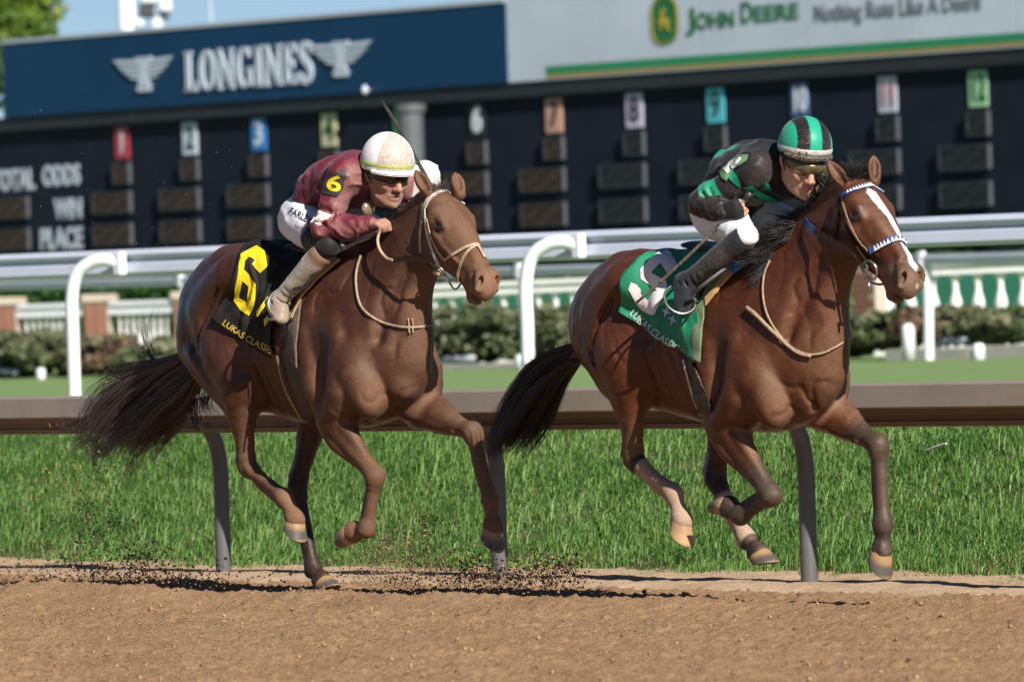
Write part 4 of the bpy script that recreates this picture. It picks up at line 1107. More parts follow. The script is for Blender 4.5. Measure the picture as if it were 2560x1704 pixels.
def head_parts(B, H):
    """H: poll, a (down the face), nf (out of the forehead), sc"""
    sc = H['sc']; poll = H['poll']; a = H['a']; nf = H['nf']; lat = H['lat']
    KY, KV = 1.20, 1.16
    def Q(u, v, y=0.0): return poll + sc * (a * u - nf * (v * KV) + lat * (y * KY))
    H['Q'] = Q
    n = lat
    def r(*t): return [(p * sc * KY, q * sc * 1.12) for p, q in t]
    # skull and face
    B.chain([Q(-.01, .055), Q(.06, .05), Q(.13, .052), Q(.20, .062), Q(.28, .066)], r((.060, .065), (.078, .076), (.088, .083), (.086, .088), (.070, .082)), .03 * sc, n)
    B.chain([Q(.26, .06), Q(.36, .062), Q(.45, .066), Q(.53, .072)], r((.066, .076), (.051, .066), (.046, .060), (.049, .058)), .03 * sc, n)
    B.chain([Q(.10, .012), Q(.2, .012), Q(.34, .010), Q(.46, .016)], r((.060, .03), (.056, .03), (.034, .022), (.03, .018)), .025 * sc, n)
    for s in (-1, 1):
        # cheek, jaw bar, facial crest, brow
        B.ell(Q(.17, .135, s * .046), (a, nf, lat), (.110 * sc, .098 * sc, .036 * sc), .03 * sc)
        B.chain([Q(.09, .17, s * .04), Q(.20, .19, s * .036), Q(.31, .160, s * .03), Q(.42, .134, s * .024), Q(.5, .124, s * .02)], r((.02, .03), (.024, .035), (.022, .032), (.018, .028), (.016, .024)), .03 * sc, n)
        B.chain([Q(.20, .088, s * .083), Q(.28, .086, s * .073), Q(.38, .086, s * .056)], [.010 * sc, .010 * sc, .006 * sc], .022 * sc)
        B.chain([Q(.115, .026, s * .066), Q(.155, .012, s * .074), Q(.205, .022, s * .074)], [.022 * sc, .024 * sc, .014 * sc], .02 * sc)
        B.ball(Q(.10, .035, s * .060), .036 * sc, .04 * sc)
        B.chain([Q(.11, .06, s * .072), Q(.07, .10, s * .062)], [.026 * sc, .022 * sc], .03 * sc)
        B.chain([Q(.18, .078, s * .084), Q(.22, .074, s * .080)], [.017 * sc, .012 * sc], .02 * sc)
        B.ell(Q(.182, .038, s * .094), (a, nf, lat), (.030 * sc, .022 * sc, .020 * sc), .008 * sc, carve=True)
        # lids
        B.chain([Q(.152, .040, s * .086), Q(.163, .022, s * .086), Q(.184, .015, s * .086), Q(.207, .030, s * .083)], [.006 * sc, .008 * sc, .009 * sc, .005 * sc], .006 * sc)
        B.chain([Q(.152, .044, s * .088), Q(.168, .060, s * .093), Q(.190, .060, s * .092), Q(.208, .044, s * .086)], [.005 * sc, .006 * sc, .006 * sc, .005 * sc], .006 * sc)
        # hollow beside the nose
        B.chain([Q(.27, .130, s * .082), Q(.36, .118, s * .068), Q(.43, .098, s * .062)], [.010 * sc, .012 * sc, .008 * sc], .035 * sc, carve=True)
        # wings of the nostril
        B.chain([Q(.47, .036, s * .030), Q(.515, .030, s * .040), Q(.553, .040, s * .047), Q(.572, .066, s * .046), Q(.56, .085, s * .044)], [.014 * sc, .024 * sc, .026 * sc, .022 * sc, .016 * sc], .014 * sc)
    B.chain([Q(.16, .12), Q(.3, .11), Q(.44, .10)], r((.05, .06), (.04, .05), (.035, .045)), .03 * sc, n)
    # muzzle, lips, chin
    B.chain([Q(.49, .072), Q(.54, .074), Q(.575, .080)], r((.044, .050), (.046, .046), (.043, .036)), .022 * sc, n)
    B.chain([Q(.565, .092, -.035), Q(.592, .100), Q(.565, .092, .035)], [.024 * sc, .026 * sc, .024 * sc], .016 * sc)
    B.chain([Q(.45, .134), Q(.52, .156), Q(.560, .160)], r((.030, .024), (.031, .024), (.026, .018)), .012 * sc, n)
    B.ball(Q(.525, .172), .026 * sc, .018 * sc)
    for s in (-1, 1):
        B.chain([Q(.548, .020, s * .044), Q(.572, .034, s * .054), Q(.578, .054, s * .058)], [.011 * sc, .020 * sc, .013 * sc], .006 * sc, carve=True)
        B.chain([Q(.545, .036, s * .038), Q(.556, .050, s * .042)], [.014 * sc, .014 * sc], .007 * sc, carve=True)
        B.chain([Q(.44, .118, s * .05), Q(.50, .126, s * .050), Q(.555, .133, s * .040), Q(.60, .136, s * .012)], [.004 * sc, .007 * sc, .008 * sc, .009 * sc], .006 * sc, carve=True)

def ear(B, base, tip, front, sc=1.0):
    """leaf-shaped ear, hollow side towards front"""
    d = tip - base; L = np.linalg.norm(d); d = d / L; fr = U(front - d * (front @ d)); w = np.cross(d, fr)
    B.chain([base - d * .015, base + d * L * .22, base + d * L * .5, base + d * L * .8, tip], [(.030, .028), (.030, .033), (.022, .034), (.011, .02), (.004, .004)], .012, fr, sub=3)
    B.chain([base + d * L * .08 + fr * .034, base + d * L * .35 + fr * .027, base + d * L * .65 + fr * .018, base + d * L * .88 + fr * .009], [(.022, .013), (.023, .021), (.015, .016), (.007, .006)], .006, fr, sub=2, carve=True)

def build_horse(name, fr, S, label, coat, voxel=0.008):
    root = empty(name, tuple(fr.O), -R(fr.deg))
    tag(root, label, "horse", "racehorses on the dirt track")
    lo = np.array([-1.45, -.46, -0.02]); hi = np.array([1.2, .46, 2.10])
    B = Field(lo, hi, voxel)
    # trunk
    st = S['trunk']
    B.chain([(x, 0, (t + b) / 2) for x, t, b, w in st], [(w, (t - b) / 2) for x, t, b, w in st], .05, Yv, sub=3)
    B.chain(S['topline'], S['topr'], .10)
    # neck
    nk = S['neck']
    for i in range(1):
        B.chain([p for p, w, h in nk], [(w, h) for p, w, h in nk], .09, Yv, sub=3)
    B.chain(S['crest'], [(.05, .07), (.042, .06), (.04, .055), (.038, .05)], .06, Yv)
    B.chain(S['throat'], [.05, .048, .06, .08], .06)
    legs = S['legs']
    for s, k in ((-1, 'fr'), (1, 'fl')):
        J = legs[k]; sho, elb = J['sho'], J['elb']; y = Yv * s
        wz = S['wz']
        # shoulder blade with its two muscle beds, triceps, the braid of muscle in front
        B.chain([np.array([-.04, s * .085, wz - .17]), lerp(np.array([-.04, s * .1, wz - .17]), sho, .5) + y * .05, sho + y * .015], [(.050, .085), (.064, .095), (.076, .075)], .018, Yv)
        B.chain([np.array([-.22, s * .15, wz - .27]), np.array([-.12, s * .205, wz - .42]), lerp(np.array([-.12, s * .2, wz - .42]), elb, .6) + np.array([-.02, 0, 0]) + y * .03, elb + y * .01 + np.array([-.03, 0, .03])], [(.05, .07), (.064, .09), (.068, .08), (.047, .05)], .014, Yv)
        B.chain([sho + np.array([-.06, s * .045, .16]), lerp(sho, elb, .35) + y * .055, lerp(sho, elb, .9) + y * .035], [.05, .060, .042], .016)
        # groove along the blade's edge and behind the triceps
        B.chain([np.array([-.23, s * .27, wz - .42]), np.array([-.19, s * .285, wz - .62]), elb + np.array([-.12, s * .13, .02])], [.008, .012, .01], .07, carve=True)
        # breast muscles
        B.ell(np.array([(legs['fr']['sho'][0] + legs['fl']['sho'][0]) / 2 + .044 + .012 * s, s * .105 - .035, sho[2] - .075]), (np.array([1, 0, .15]), Yv, np.array([-.15, 0, 1])), (.094, .104, .150), .013)
        B.chain([sho + np.array([.02, -s * .02, .12]), sho + np.array([.05, -s * .03, .02])], [.07, .06], .05)
        B.chain([sho + np.array([.01, -s * .03, -.13]), lerp(sho, elb, .75) + np.array([.045, -s * .03, -.02]), lerp(elb, J['knee'], .16)], [.055, .062, .048], .014)
        B.ball(sho + np.array([.025, s * .005, 0]), .062, .04)
        foreleg(B, J, s)
    for s, k in ((-1, 'hr'), (1, 'hl')):
        J = legs[k]; hip = J['hip']; y = Yv * s
        zc = S['cz']
        B.chain([np.array([-.50, s * .16, zc - .13]), np.array([-.70, s * .19, zc - .16]), hip + y * .03 + np.array([-.05, 0, .02])], [(.06, .08), (.105, .11), (.105, .13)], .03, Yv)
        B.ball(np.array([-.60, s * .215, zc - .17]), .04, .09)
        B.chain([np.array([-.62, s * .08, zc - .09]), np.array([-.88 + S.get('dx', 0) * .6, s * .10, zc - .12]), np.array([-1.10 + S.get('dx', 0), s * .09, zc - .24]), J['but'] + np.array([.02, 0, .08])], [.08, .11, .10, .09], .06)
        # flank hollow, and the groove down the back of the thigh
        B.chain([np.array([-.52, s * .27, zc - .33]), np.array([-.60, s * .30, zc - .5])], [.015, .015], .12, carve=True)
        hindleg(B, J, s)
        m = lerp(J['but'], J['stf'], .25)
        B.chain([m + y * .145 + np.array([-.02, 0, .12]), lerp(J['stf'], J['hock'], .12) + y * .105 + np.array([-.07, 0, .0])], [.008, .008], .035, carve=True)
    for s, k in ((-1, 'fr'), (1, 'fl')):
        J = legs[k]; sho, elb = J['sho'], J['elb']; y = Yv * s
        pass
    for s, k in ((-1, 'hr'), (1, 'hl')):
        J = legs[k]; stf = J['stf']; y = Yv * s
        for q in range(3):
            a0 = stf + np.array([.02 + .035 * q, s * .06, .20 + .02 * q]); B.chain([a0 + y * .05, a0 + np.array([.01, 0, -.08]) + y * .045, a0 + np.array([.05, 0, -.15]) + y * .03], [.002, .005, .003], .018, carve=True)
        B.chain([np.array([-.74 + S['dx'] * .4, s * .27, S['cz'] - .22]), np.array([-.86 + S['dx'] * .6, s * .285, S['cz'] - .36]), np.array([-.93 + S['dx'] * .8, s * .27, S['cz'] - .5])], [.002, .006, .003], .035, carve=True)
    # belly and girth line
    B.chain([(-.98, 0, S['cz'] - .6), (-.62, 0, 1.00), (-.3, 0, .98)], [.09, .13, .15], .1)
    # groove between the breast muscles
    mid = (legs['fr']['sho'] + legs['fl']['sho']) / 2 + np.array([-.012, -.035, 0])
    B.chain([mid + np.array([.215, 0, .10]), mid + np.array([.205, 0, -.03]), mid + np.array([.20, 0, -.16])], [.003, .006, .003], .03, carve=True)
    if 'fill' in S: B.ball(S['fill'], .055, .05)
    # jugular groove
    for s in (-1, 1):
        g = S['jug']
        B.chain([np.array([p[0], s * (p[1] + .022), p[2]]) for p in g], [.004] + [.010] * (len(g) - 2) + [.004], .07, carve=True)
    # dock of the tail
    B.chain(S['dock'], [.06, .05, .036, .02], .04)
    H = S['head']
    head_parts(B, H)
    for s, k in ((-1, 'earR'), (1, 'earL')):
        ear(B, S[k][0], S[k][1], S[k][2])
    def relief(P):
        x, y, z = P[:, 0], P[:, 1], P[:, 2]
        ribs = sstep(-.62, -.5, x) * (1 - sstep(-.22, -.14, x)) * sstep(.85, 1.0, z) * (1 - sstep(1.3, 1.45, z))
        d = -.0022 * ribs * np.sin((x + .25 * (z - 1.1)) * 2 * math.pi / .075)
        w = P + .05 * np.stack([vnoise(P, 4, 91, 2), vnoise(P, 4, 92, 2), vnoise(P, 4, 93, 2)], 1)
        ridge = 1 - np.abs(vnoise(w * np.array([1.6, 1.2, .8]), 7, 94, 2)) * 2
        d = d + .0022 * vnoise(P, 9, 3, 2) + .0008 * vnoise(P, 34, 5, 2) + .0085 * np.clip(ridge, 0, 1) ** 4 * sstep(-.1, .5, vnoise(P, 3, 95, 2)) * (1 - sstep(1.55, 1.75, z))
        return d
    B.displace(relief)
    V, Q = B.skin(1)
    me = mesh_from(name + "_skin", V, Q)
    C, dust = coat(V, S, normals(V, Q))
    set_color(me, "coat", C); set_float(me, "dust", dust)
    body = obj("body", me, MATS["horse_hair_coat"], root)
    # eyes
    for s in (-1, 1):
        e = MB(); c = H['Q'](.182, .037, s * .0745); e.ball(c, .0300 * H['sc'], 16, 12); e.build("eye", MATS["horse_eye"], root, smooth=True)
    for k, J in legs.items():
        hd = U(J['cor'] - J['fet']) if 'hd' not in J else U(J['hd'])
        make_hoof(J['cor'] + hd * .004, hd, -palmar(hd), "hoof", [MATS["hoof_horn"] if k not in S.get('pale', ()) else MATS["pale_horn"], MATS["shoe_metal"], MATS["sole_dirt"]], root, J.get('hs', 1.0))
    return root, V, Q
def leg_from(fr, s, l, **px):
    J = {}
    for k, v in px.items():
        if k in ('hs',): J[k] = v
        elif k == 'hd': J[k] = np.array(v, float)
        elif len(v) == 3 and isinstance(v, np.ndarray): J[k] = v
        else: J[k] = fr.hp(v[0], v[1], v[2] if len(v) > 2 else l)
    return J
g0 = on_ground(810, 1480)
fr6 = Frame((0, 0, 0), 51); fr6.O = g0 - fr6.L * 0.10
fr6.O = fr6.O + fr6.F * fr6.hp(885, 640, 0)[0]; fr6.O[2] = 0
fr5 = Frame(fr6.O, 51); fr5.O = fr5.O + fr5.F * fr5.hp(1900, 650, 0)[0]
A3 = lambda *t: np.array(t, float)

def head_frame(poll, lip, yaw=0.0, scale=None):
    d = lip - poll
    # the lip lies a little under the face line
    L = np.linalg.norm(d); sc = L / math.hypot(.61, .10) if scale is None else scale
    ang = math.atan2(.10, .61)
    dx, dz = d[0] / L, d[2] / L
    # turn back by ang so that a runs down the face
    c, s_ = math.cos(ang), math.sin(ang)
    a = A3(dx * c - dz * s_, 0, dx * s_ + dz * c)
    nf = A3(-a[2], 0, a[0])
    ry = Matrix.Rotation(yaw, 3, 'Z'); f = lambda v: np.array(ry @ Vector(v))
    return dict(poll=poll, a=f(a), nf=f(nf), lat=f((0, 1.0, 0)), sc=sc)

def trunk_h(dz_rear=0.0, dz=0.0, dx=0.0):
    base = [(-1.20, 1.46, 1.10, .11), (-1.08, 1.60, 1.04, .20), (-.88, 1.655, 1.00, .255), (-.62, 1.625, .95, .25), (-.36, 1.59, .875, .255), (-.12, 1.60, .82, .25), (.06, 1.58, .80, .225), (.19, 1.49, .84, .185), (.27, 1.36, .95, .15)]
    out = []
    for x, t, b, w in base:
        k = np.clip((-x - .2) / .6, 0, 1)
        out.append((x + dx * np.clip((-x - .3) / .9, 0, 1), t + dz + dz_rear * k, b + dz + dz_rear * k * .35, w))
    return out

S6 = dict(wz=1.65, cz=1.70, dx=.045)
S6['trunk'] = trunk_h(.035, 0.0, .035)
S6['topline'] = [(-.34, 0, 1.57), (-.12, 0, 1.595), (.06, 0, 1.585), (.2, 0, 1.58)]
S6['topr'] = [.045, .052, .05, .06]
S6['neck'] = [(A3(.06, 0, 1.28), .17, .34), (A3(.20, 0, 1.40), .135, .29), (A3(.35, 0, 1.54), .105, .215), (A3(.49, 0, 1.67), .085, .16), (A3(.60, 0, 1.78), .075, .125)]
S6['crest'] = [(.10, 0, 1.58), (.25, 0, 1.66), (.40, 0, 1.755), (.56, 0, 1.835)]
S6['throat'] = [(.60, 0, 1.60), (.50, 0, 1.48), (.42, 0, 1.30), (.33, 0, 1.12)]
S6['jug'] = [(.50, .075, 1.55), (.42, .115, 1.38), (.36, .12, 1.22)]
S6['dock'] = [(-1.08, 0, 1.44), (-1.18, 0, 1.34), (-1.30, 0, 1.22), (-1.42, 0, 1.14)]
S6['head'] = head_frame(fr6.hp(1108, 486, 0), fr6.hp(1222, 742, 0), 0.0)
S6['earR'] = (fr6.hp(1070, 478, -.055), fr6.hp(1038, 425, -.085), A3(.8, -.5, .0))
S6['earL'] = (fr6.hp(1148, 480, .055), fr6.hp(1138, 430, .075), A3(.8, -.3, .0))
S6['legs'] = dict(
    fr=leg_from(fr6, -1, -.14, sho=A3(.20, -.165, 1.06), elb=(838, 1052, -.15), knee=(938, 1190, -.135), fet=(917, 1322, -.13), cor=(884, 1330, -.13), hd=(-1, 0, .15)),
    fl=leg_from(fr6, 1, .14, sho=A3(.27, .165, 1.05), elb=(1052, 1022, .15), knee=(1182, 1080, .135), fet=(1226, 1248, .13), cor=(1232, 1318, .13), hd=(-.5, 0, -1)),
    hr=leg_from(fr6, -1, -.14, hip=A3(-.86, -.15, 1.36), stf=A3(-.68, -.20, 1.02), but=A3(-1.12, -.12, 1.20), hock=(618, 1165, -.14), fet=(710, 1243, -.14), cor=(737, 1297, -.14), hd=(-.35, 0, -1)),
    hl=leg_from(fr6, 1, .12, hip=A3(-.86, .15, 1.36), stf=A3(-.52, .18, 1.00), but=A3(-1.12, .12, 1.20), hock=(744, 1212, .11), fet=(783, 1421, .11), cor=(806, 1452, .11), hd=(.75, 0, -1)))

S5 = dict(wz=1.57, cz=1.59, dx=.12)
S5['trunk'] = trunk_h(-.04, -.04, .11)
S5['topline'] = [(-.34, 0, 1.51), (-.12, 0, 1.535), (.06, 0, 1.52), (.2, 0, 1.51)]
S5['topr'] = [.045, .05, .048, .06]
S5['neck'] = [(A3(.06, 0, 1.23), .17, .34), (A3(.20, 0, 1.34), .135, .285), (A3(.35, 0, 1.47), .105, .215), (A3(.48, 0, 1.61), .085, .16), (A3(.58, 0, 1.73), .075, .125)]
S5['crest'] = [(.10, 0, 1.51), (.25, 0, 1.59), (.40, 0, 1.69), (.54, 0, 1.79)]
S5['throat'] = [(.60, 0, 1.57), (.50, 0, 1.44), (.41, 0, 1.26), (.30, 0, 1.07)]
S5['jug'] = [(.49, .075, 1.50), (.41, .115, 1.33), (.34, .12, 1.17)]
S5['dock'] = [(-.98, 0, 1.36), (-1.08, 0, 1.26), (-1.19, 0, 1.19), (-1.32, 0, 1.10)]
S5['head'] = head_frame(fr5.hp(2146, 452, 0), fr5.hp(2280, 736, 0), 0.0)
S5['earR'] = (fr5.hp(2112, 462, -.055), fr5.hp(2068, 400, -.095), A3(.8, -.45, .0))
S5['earL'] = (fr5.hp(2184, 446, .055), fr5.hp(2184, 388, .065), A3(.8, -.3, .0))
S5['legs'] = dict(
    fr=leg_from(fr5, -1, -.14, sho=A3(.14, -.165, 1.00), elb=(1812, 1058, -.15), knee=(1928, 1238, -.135), fet=(1852, 1290, -.13), cor=(1824, 1268, -.13), hd=(-.75, 0, .55)),
    fl=leg_from(fr5, 1, .14, sho=A3(.22, .165, 1.00), elb=(2062, 1024, .15), knee=(2196, 1112, .135), fet=(2208, 1308, .13), cor=(2204, 1378, .13), hd=(-.6, 0, -1)),
    hr=leg_from(fr5, -1, -.14, hip=A3(-.80, -.15, 1.28), stf=A3(-.68, -.20, 1.02), but=A3(-.985, -.12, 1.19), hock=(1585, 1150, -.14), fet=(1684, 1232, -.14), cor=(1705, 1302, -.14), hd=(-.45, 0, -1)),
    hl=leg_from(fr5, 1, .12, hip=A3(-.80, .15, 1.28), stf=A3(-.45, .18, 1.00), but=A3(-.985, .12, 1.19), hock=(1788, 1195, .12), fet=(1866, 1345, .12), cor=(1896, 1382, .12), hd=(.5, 0, -1)))
S5['pale'] = ('hr',)
S6['fill'] = A3(.395, -.045, .985)

def leg_t(V, J, keys):
    """for each vertex: distance to the leg line and how far down it lies (0 top joint .. n)"""
    best = np.full(len(V), 9.0); T = np.zeros(len(V))
    pts = [J[k] for k in keys]
    for i in range(len(pts) - 1):
        a, b = pts[i], pts[i + 1]; u = b - a; t = np.clip((V - a) @ u / (u @ u), 0, 1)
        d = np.linalg.norm(V - a - t[:, None] * u, axis=1)
        m = d < best; best[m] = d[m]; T[m] = i + t[m]
    return best, T
def coat6(V, S, N):
    n1 = vnoise(V, 5, 1, 3); n2 = vnoise(V, 18, 2, 3); n3 = vnoise(V, 60, 4, 2)
    C = np.tile(np.array([.052, .0180, .0100]), (len(V), 1))
    C = mixc(C, (.066, .024, .013), sstep(-.2, .5, n1) * .6)
    C = mixc(C, (.027, .012, .009), sstep(.1, .6, n2) * .5)
    # dust thrown back from the track lies on all that faces forward
    face = np.clip(N[:, 0] * .8 + N[:, 2] * .15 - N[:, 1] * .15, 0, 1)
    D = sstep(.15, .95, face + .25 * n1 + .12 * n2) * .42
    D = D * sstep(-.5, .05, V[:, 0] + .15 * n1) + .12 * sstep(-.2, .6, n1)
    hx = sstep(.55, .7, V[:, 0]) * sstep(1.3, 1.45, V[:, 2])
    D = np.maximum(D, hx * (.5 + .25 * n2) * (1 - .45 * sstep(1.60, 1.78, V[:, 2]) * sstep(-.2, .4, n1)))
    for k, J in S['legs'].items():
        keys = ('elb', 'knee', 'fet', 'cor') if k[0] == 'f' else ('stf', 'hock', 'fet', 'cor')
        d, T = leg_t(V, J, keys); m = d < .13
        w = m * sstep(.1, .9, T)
        C = mixc(C, (.055, .026, .017) if k != 'hl' else (.014, .010, .009), m * sstep(.35, 1.0, T) * .9)  # far hind leg's shade is painted in: near-black coat, hardly any dust
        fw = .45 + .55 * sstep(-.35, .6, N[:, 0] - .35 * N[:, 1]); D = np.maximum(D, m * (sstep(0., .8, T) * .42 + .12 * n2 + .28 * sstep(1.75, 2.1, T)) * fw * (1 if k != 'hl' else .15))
    mz = np.linalg.norm(V - S['head']['Q'](.56, .085), axis=1)
    D = np.maximum(D, (1 - sstep(.07, .15, mz)) * .8)
    star = np.linalg.norm(V - S['head']['Q'](.17, .0, .008), axis=1)
    C = mixc(C, (.6, .5, .45), (1 - sstep(.010, .020, star + .006 * n3)) * .6)
    for s in (-1, 1):
        e = np.linalg.norm(V - S['head']['Q'](.182, .038, s * .086), axis=1); k_ = (1 - sstep(.022, .045, e)); C = mixc(C, (.03, .017, .012), k_ * .75); D = D * (1 - .7 * k_)
    ch = np.linalg.norm((V - lerp(S['legs']['fl']['elb'], S['legs']['fl']['knee'], .72) - A3(0, -.045, -.03)), axis=1)
    C = mixc(C, (.5, .42, .34), 1 - sstep(.014, .02, ch))
    D = np.clip(D + .06 * n3, 0, .85)
    return mixc(C, (.225, .122, .068), D), D
def coat5(V, S, N):
    n1 = vnoise(V, 5, 11, 3); n2 = vnoise(V, 18, 12, 3); n3 = vnoise(V, 60, 14, 2)
    C = np.tile(np.array([.068, .020, .0085]), (len(V), 1))
    C = mixc(C, (.098, .029, .011), sstep(-.2, .5, n1) * .6)
    C = mixc(C, (.038, .012, .007), sstep(.1, .6, n2) * .4)
    face = np.clip(N[:, 0] * .8 + N[:, 2] * .1 - N[:, 1] * .15, 0, 1)
    low = 1 - sstep(.85, 1.25, V[:, 2])
    D = sstep(.2, .95, face + .25 * n1 + .1 * n2) * (.18 + .36 * low) * sstep(-.5, .05, V[:, 0] + .15 * n1)
    blk = np.zeros(len(V))
    for k, J in S['legs'].items():
        keys = ('elb', 'knee', 'fet', 'cor') if k[0] == 'f' else ('stf', 'hock', 'fet', 'cor')
        d, T = leg_t(V, J, keys); m = d < .13
        start = .45 if k[0] == 'f' else .78
        w = m * sstep(start, start + .35, T + .08 * n1)
        C = mixc(C, (.022, .018, .017), w)
        if k == 'hr':
            wsock = m * sstep(1.18, 1.24, T + .03 * n2)
            C = mixc(C, (.62, .56, .50), wsock)
            D = np.maximum(D, wsock * (.80 + .12 * n2)); w2 = m * sstep(.2, .9, T) * (1 - wsock)
            D = np.maximum(D, w2 * (.42 - .36 * sstep(.85, 1.05, T)))
        elif k == 'hl':
            wsock = m * sstep(1.25, 1.35, T + .03 * n2) * (1 - sstep(2.1, 2.2, T))
            C = mixc(C, (.62, .56, .50), wsock); D = np.maximum(D, wsock * .75)
        else:
            D = np.maximum(D * (1 - w * .6), m * sstep(.3, .9, T) * (.17 + .12 * n2) * (1 - .5 * sstep(2.0, 2.4, T)))
    Qh = S['head']['Q']; a = S['head']['a']; sc = S['head']['sc']
    r = V - S['head']['poll']; u = r @ a / sc; yy = r @ S['head']['lat'] / sc; v = -(r @ S['head']['nf']) / sc
    cen = np.interp(u, [.05, .15, .25, .35, .5, .6], [-.010, -.002, .012, .018, .018, .022])
    wid = np.interp(u, [.075, .10, .16, .25, .33, .45, .52, .54], [0.0, .027, .024, .017, .016, .019, .015, 0.0])
    bl = (1 - sstep(-.0035, .0035, np.abs(yy - cen) - wid + .004 * n2)) * (v < .06) * (u > .06) * (u < .55)
    snip = 1 - sstep(.014, .020, np.linalg.norm(V - Qh(.585, .06, .012), axis=1) + .004 * n2)
    mzd = (1 - sstep(.075, .15, np.linalg.norm(V - Qh(.56, .095), axis=1)))
    C = mixc(C, (.045, .034, .030), mzd * .9)
    D = np.maximum(D, mzd * (.40 + .25 * n2))
    C = mixc(C, (.82, .79, .75), np.clip(bl, 0, 1)); C = mixc(C, (.55, .36, .32), np.clip(snip, 0, 1))
    D = D * (1 - .9 * np.clip(bl, 0, 1))
    for s in (-1, 1):
        e = np.linalg.norm(V - Qh(.182, .038, s * .086), axis=1)
        C = mixc(C, (.025, .018, .016), (1 - sstep(.02, .042, e)) * .8)
    ch = np.linalg.norm((V - lerp(S['legs']['fl']['elb'], S['legs']['fl']['knee'], .70) - A3(0, -.045, -.03)), axis=1)
    C = mixc(C, (.4, .34, .28), 1 - sstep(.012, .018, ch))
    D = np.clip(D + .05 * n3, 0, .85)
    return mixc(C, (.28, .165, .09), D), D

def coat_material():
    m = bpy.data.materials.new("horse_hair_coat"); m.use_nodes = True; nt = m.node_tree; nd = nt.nodes; lk = nt.links
    b = nd["Principled BSDF"]
    at = nd.new("ShaderNodeAttribute"); at.attribute_name = "coat"
    du = nd.new("ShaderNodeAttribute"); du.attribute_name = "dust"
    tc = nd.new("ShaderNodeTexCoord")
    n = nd.new("ShaderNodeTexNoise"); n.inputs["Scale"].default_value = 120; n.inputs["Detail"].default_value = 6; n.inputs["Roughness"].default_value = .7
    mp = nd.new("ShaderNodeMapping"); mp.inputs["Scale"].default_value = (.5, 1, 1.6)
    lk.new(tc.outputs["Object"], mp.inputs[0]); lk.new(mp.outputs[0], n.inputs["Vector"])
    mr = nd.new("ShaderNodeMapRange"); mr.inputs[1].default_value = .3; mr.inputs[2].default_value = .7; mr.inputs[3].default_value = .66; mr.inputs[4].default_value = 1.34
    lk.new(n.outputs["Fac"], mr.inputs[0])
    mx = nd.new("ShaderNodeMix"); mx.data_type = 'RGBA'; mx.blend_type = 'MULTIPLY'; mx.inputs[0].default_value = 1
    lk.new(at.outputs["Color"], mx.inputs[6]); lk.new(mr.outputs[0], mx.inputs[7])
    lk.new(mx.outputs[2], b.inputs["Base Color"])
    rr = nd.new("ShaderNodeMapRange"); rr.inputs[3].default_value = .36; rr.inputs[4].default_value = .80; rr.inputs[2].default_value = .55
    n3 = nd.new("ShaderNodeTexNoise"); n3.inputs["Scale"].default_value = 14; n3.inputs["Detail"].default_value = 5; lk.new(tc.outputs["Object"], n3.inputs[0])
    ra = nd.new("ShaderNodeMath"); ra.operation = "MULTIPLY_ADD"; ra.inputs[1].default_value = .45; lk.new(n3.outputs["Fac"], ra.inputs[0]); lk.new(rr.outputs[0], ra.inputs[2]); rb = nd.new("ShaderNodeMath"); rb.operation = "SUBTRACT"; rb.inputs[1].default_value = .22; lk.new(ra.outputs[0], rb.inputs[0])
    lk.new(du.outputs["Fac"], rr.inputs[0]); lk.new(rb.outputs[0], b.inputs["Roughness"])
    b.inputs["Specular IOR Level"].default_value = .30
    b.inputs["Sheen Weight"].default_value = .02; b.inputs["Sheen Roughness"].default_value = .4
    bp = nd.new("ShaderNodeBump"); bp.inputs["Strength"].default_value = .4; bp.inputs["Distance"].default_value = .004
    lk.new(n.outputs["Fac"], bp.inputs["Height"]); lk.new(bp.outputs[0], b.inputs["Normal"])
    MATS["horse_hair_coat"] = m
coat_material()
mat("horse_eye", (.012, .007, .005), .06, spec=.8)
def horn_material(name, top, low):
    m = bpy.data.materials.new(name); m.use_nodes = True; nt = m.node_tree; nd = nt.nodes; lk = nt.links; b = nd["Principled BSDF"]
    at = nd.new("ShaderNodeAttribute"); at.attribute_name = "down"
    n = nd.new("ShaderNodeTexNoise"); n.inputs["Scale"].default_value = 30; n.inputs["Detail"].default_value = 5
    ad = nd.new("ShaderNodeMath"); ad.operation = 'MULTIPLY_ADD'; ad.inputs[1].default_value = .5
    sb = nd.new("ShaderNodeMath"); sb.operation = 'SUBTRACT'; sb.inputs[1].default_value = .25
    lk.new(n.outputs["Fac"], ad.inputs[0]); lk.new(at.outputs["Fac"], ad.inputs[2]); lk.new(ad.outputs[0], sb.inputs[0])
    cr = nd.new("ShaderNodeValToRGB"); e = cr.color_ramp.elements
    e[0].position = .22; e[0].color = (*top, 1); e[1].position = .48; e[1].color = (*low, 1)
    x = e.new(.95); x.color = (*(.30, .20, .12), 1); y = e.new(.82); y.color = (*low, 1)
    lk.new(sb.outputs[0], cr.inputs[0]); lk.new(cr.outputs[0], b.inputs["Base Color"])
    b.inputs["Roughness"].default_value = .42
    MATS[name] = m
horn_material("hoof_horn", (.33, .20, .10), (.085, .075, .065))
horn_material("pale_horn", (.36, .22, .12), (.42, .27, .14))
mat("shoe_metal", (.35, .33, .30), .4, metal=.8)
mat("sole_dirt", (.26, .16, .09), .9, noise=.5, nscale=40)
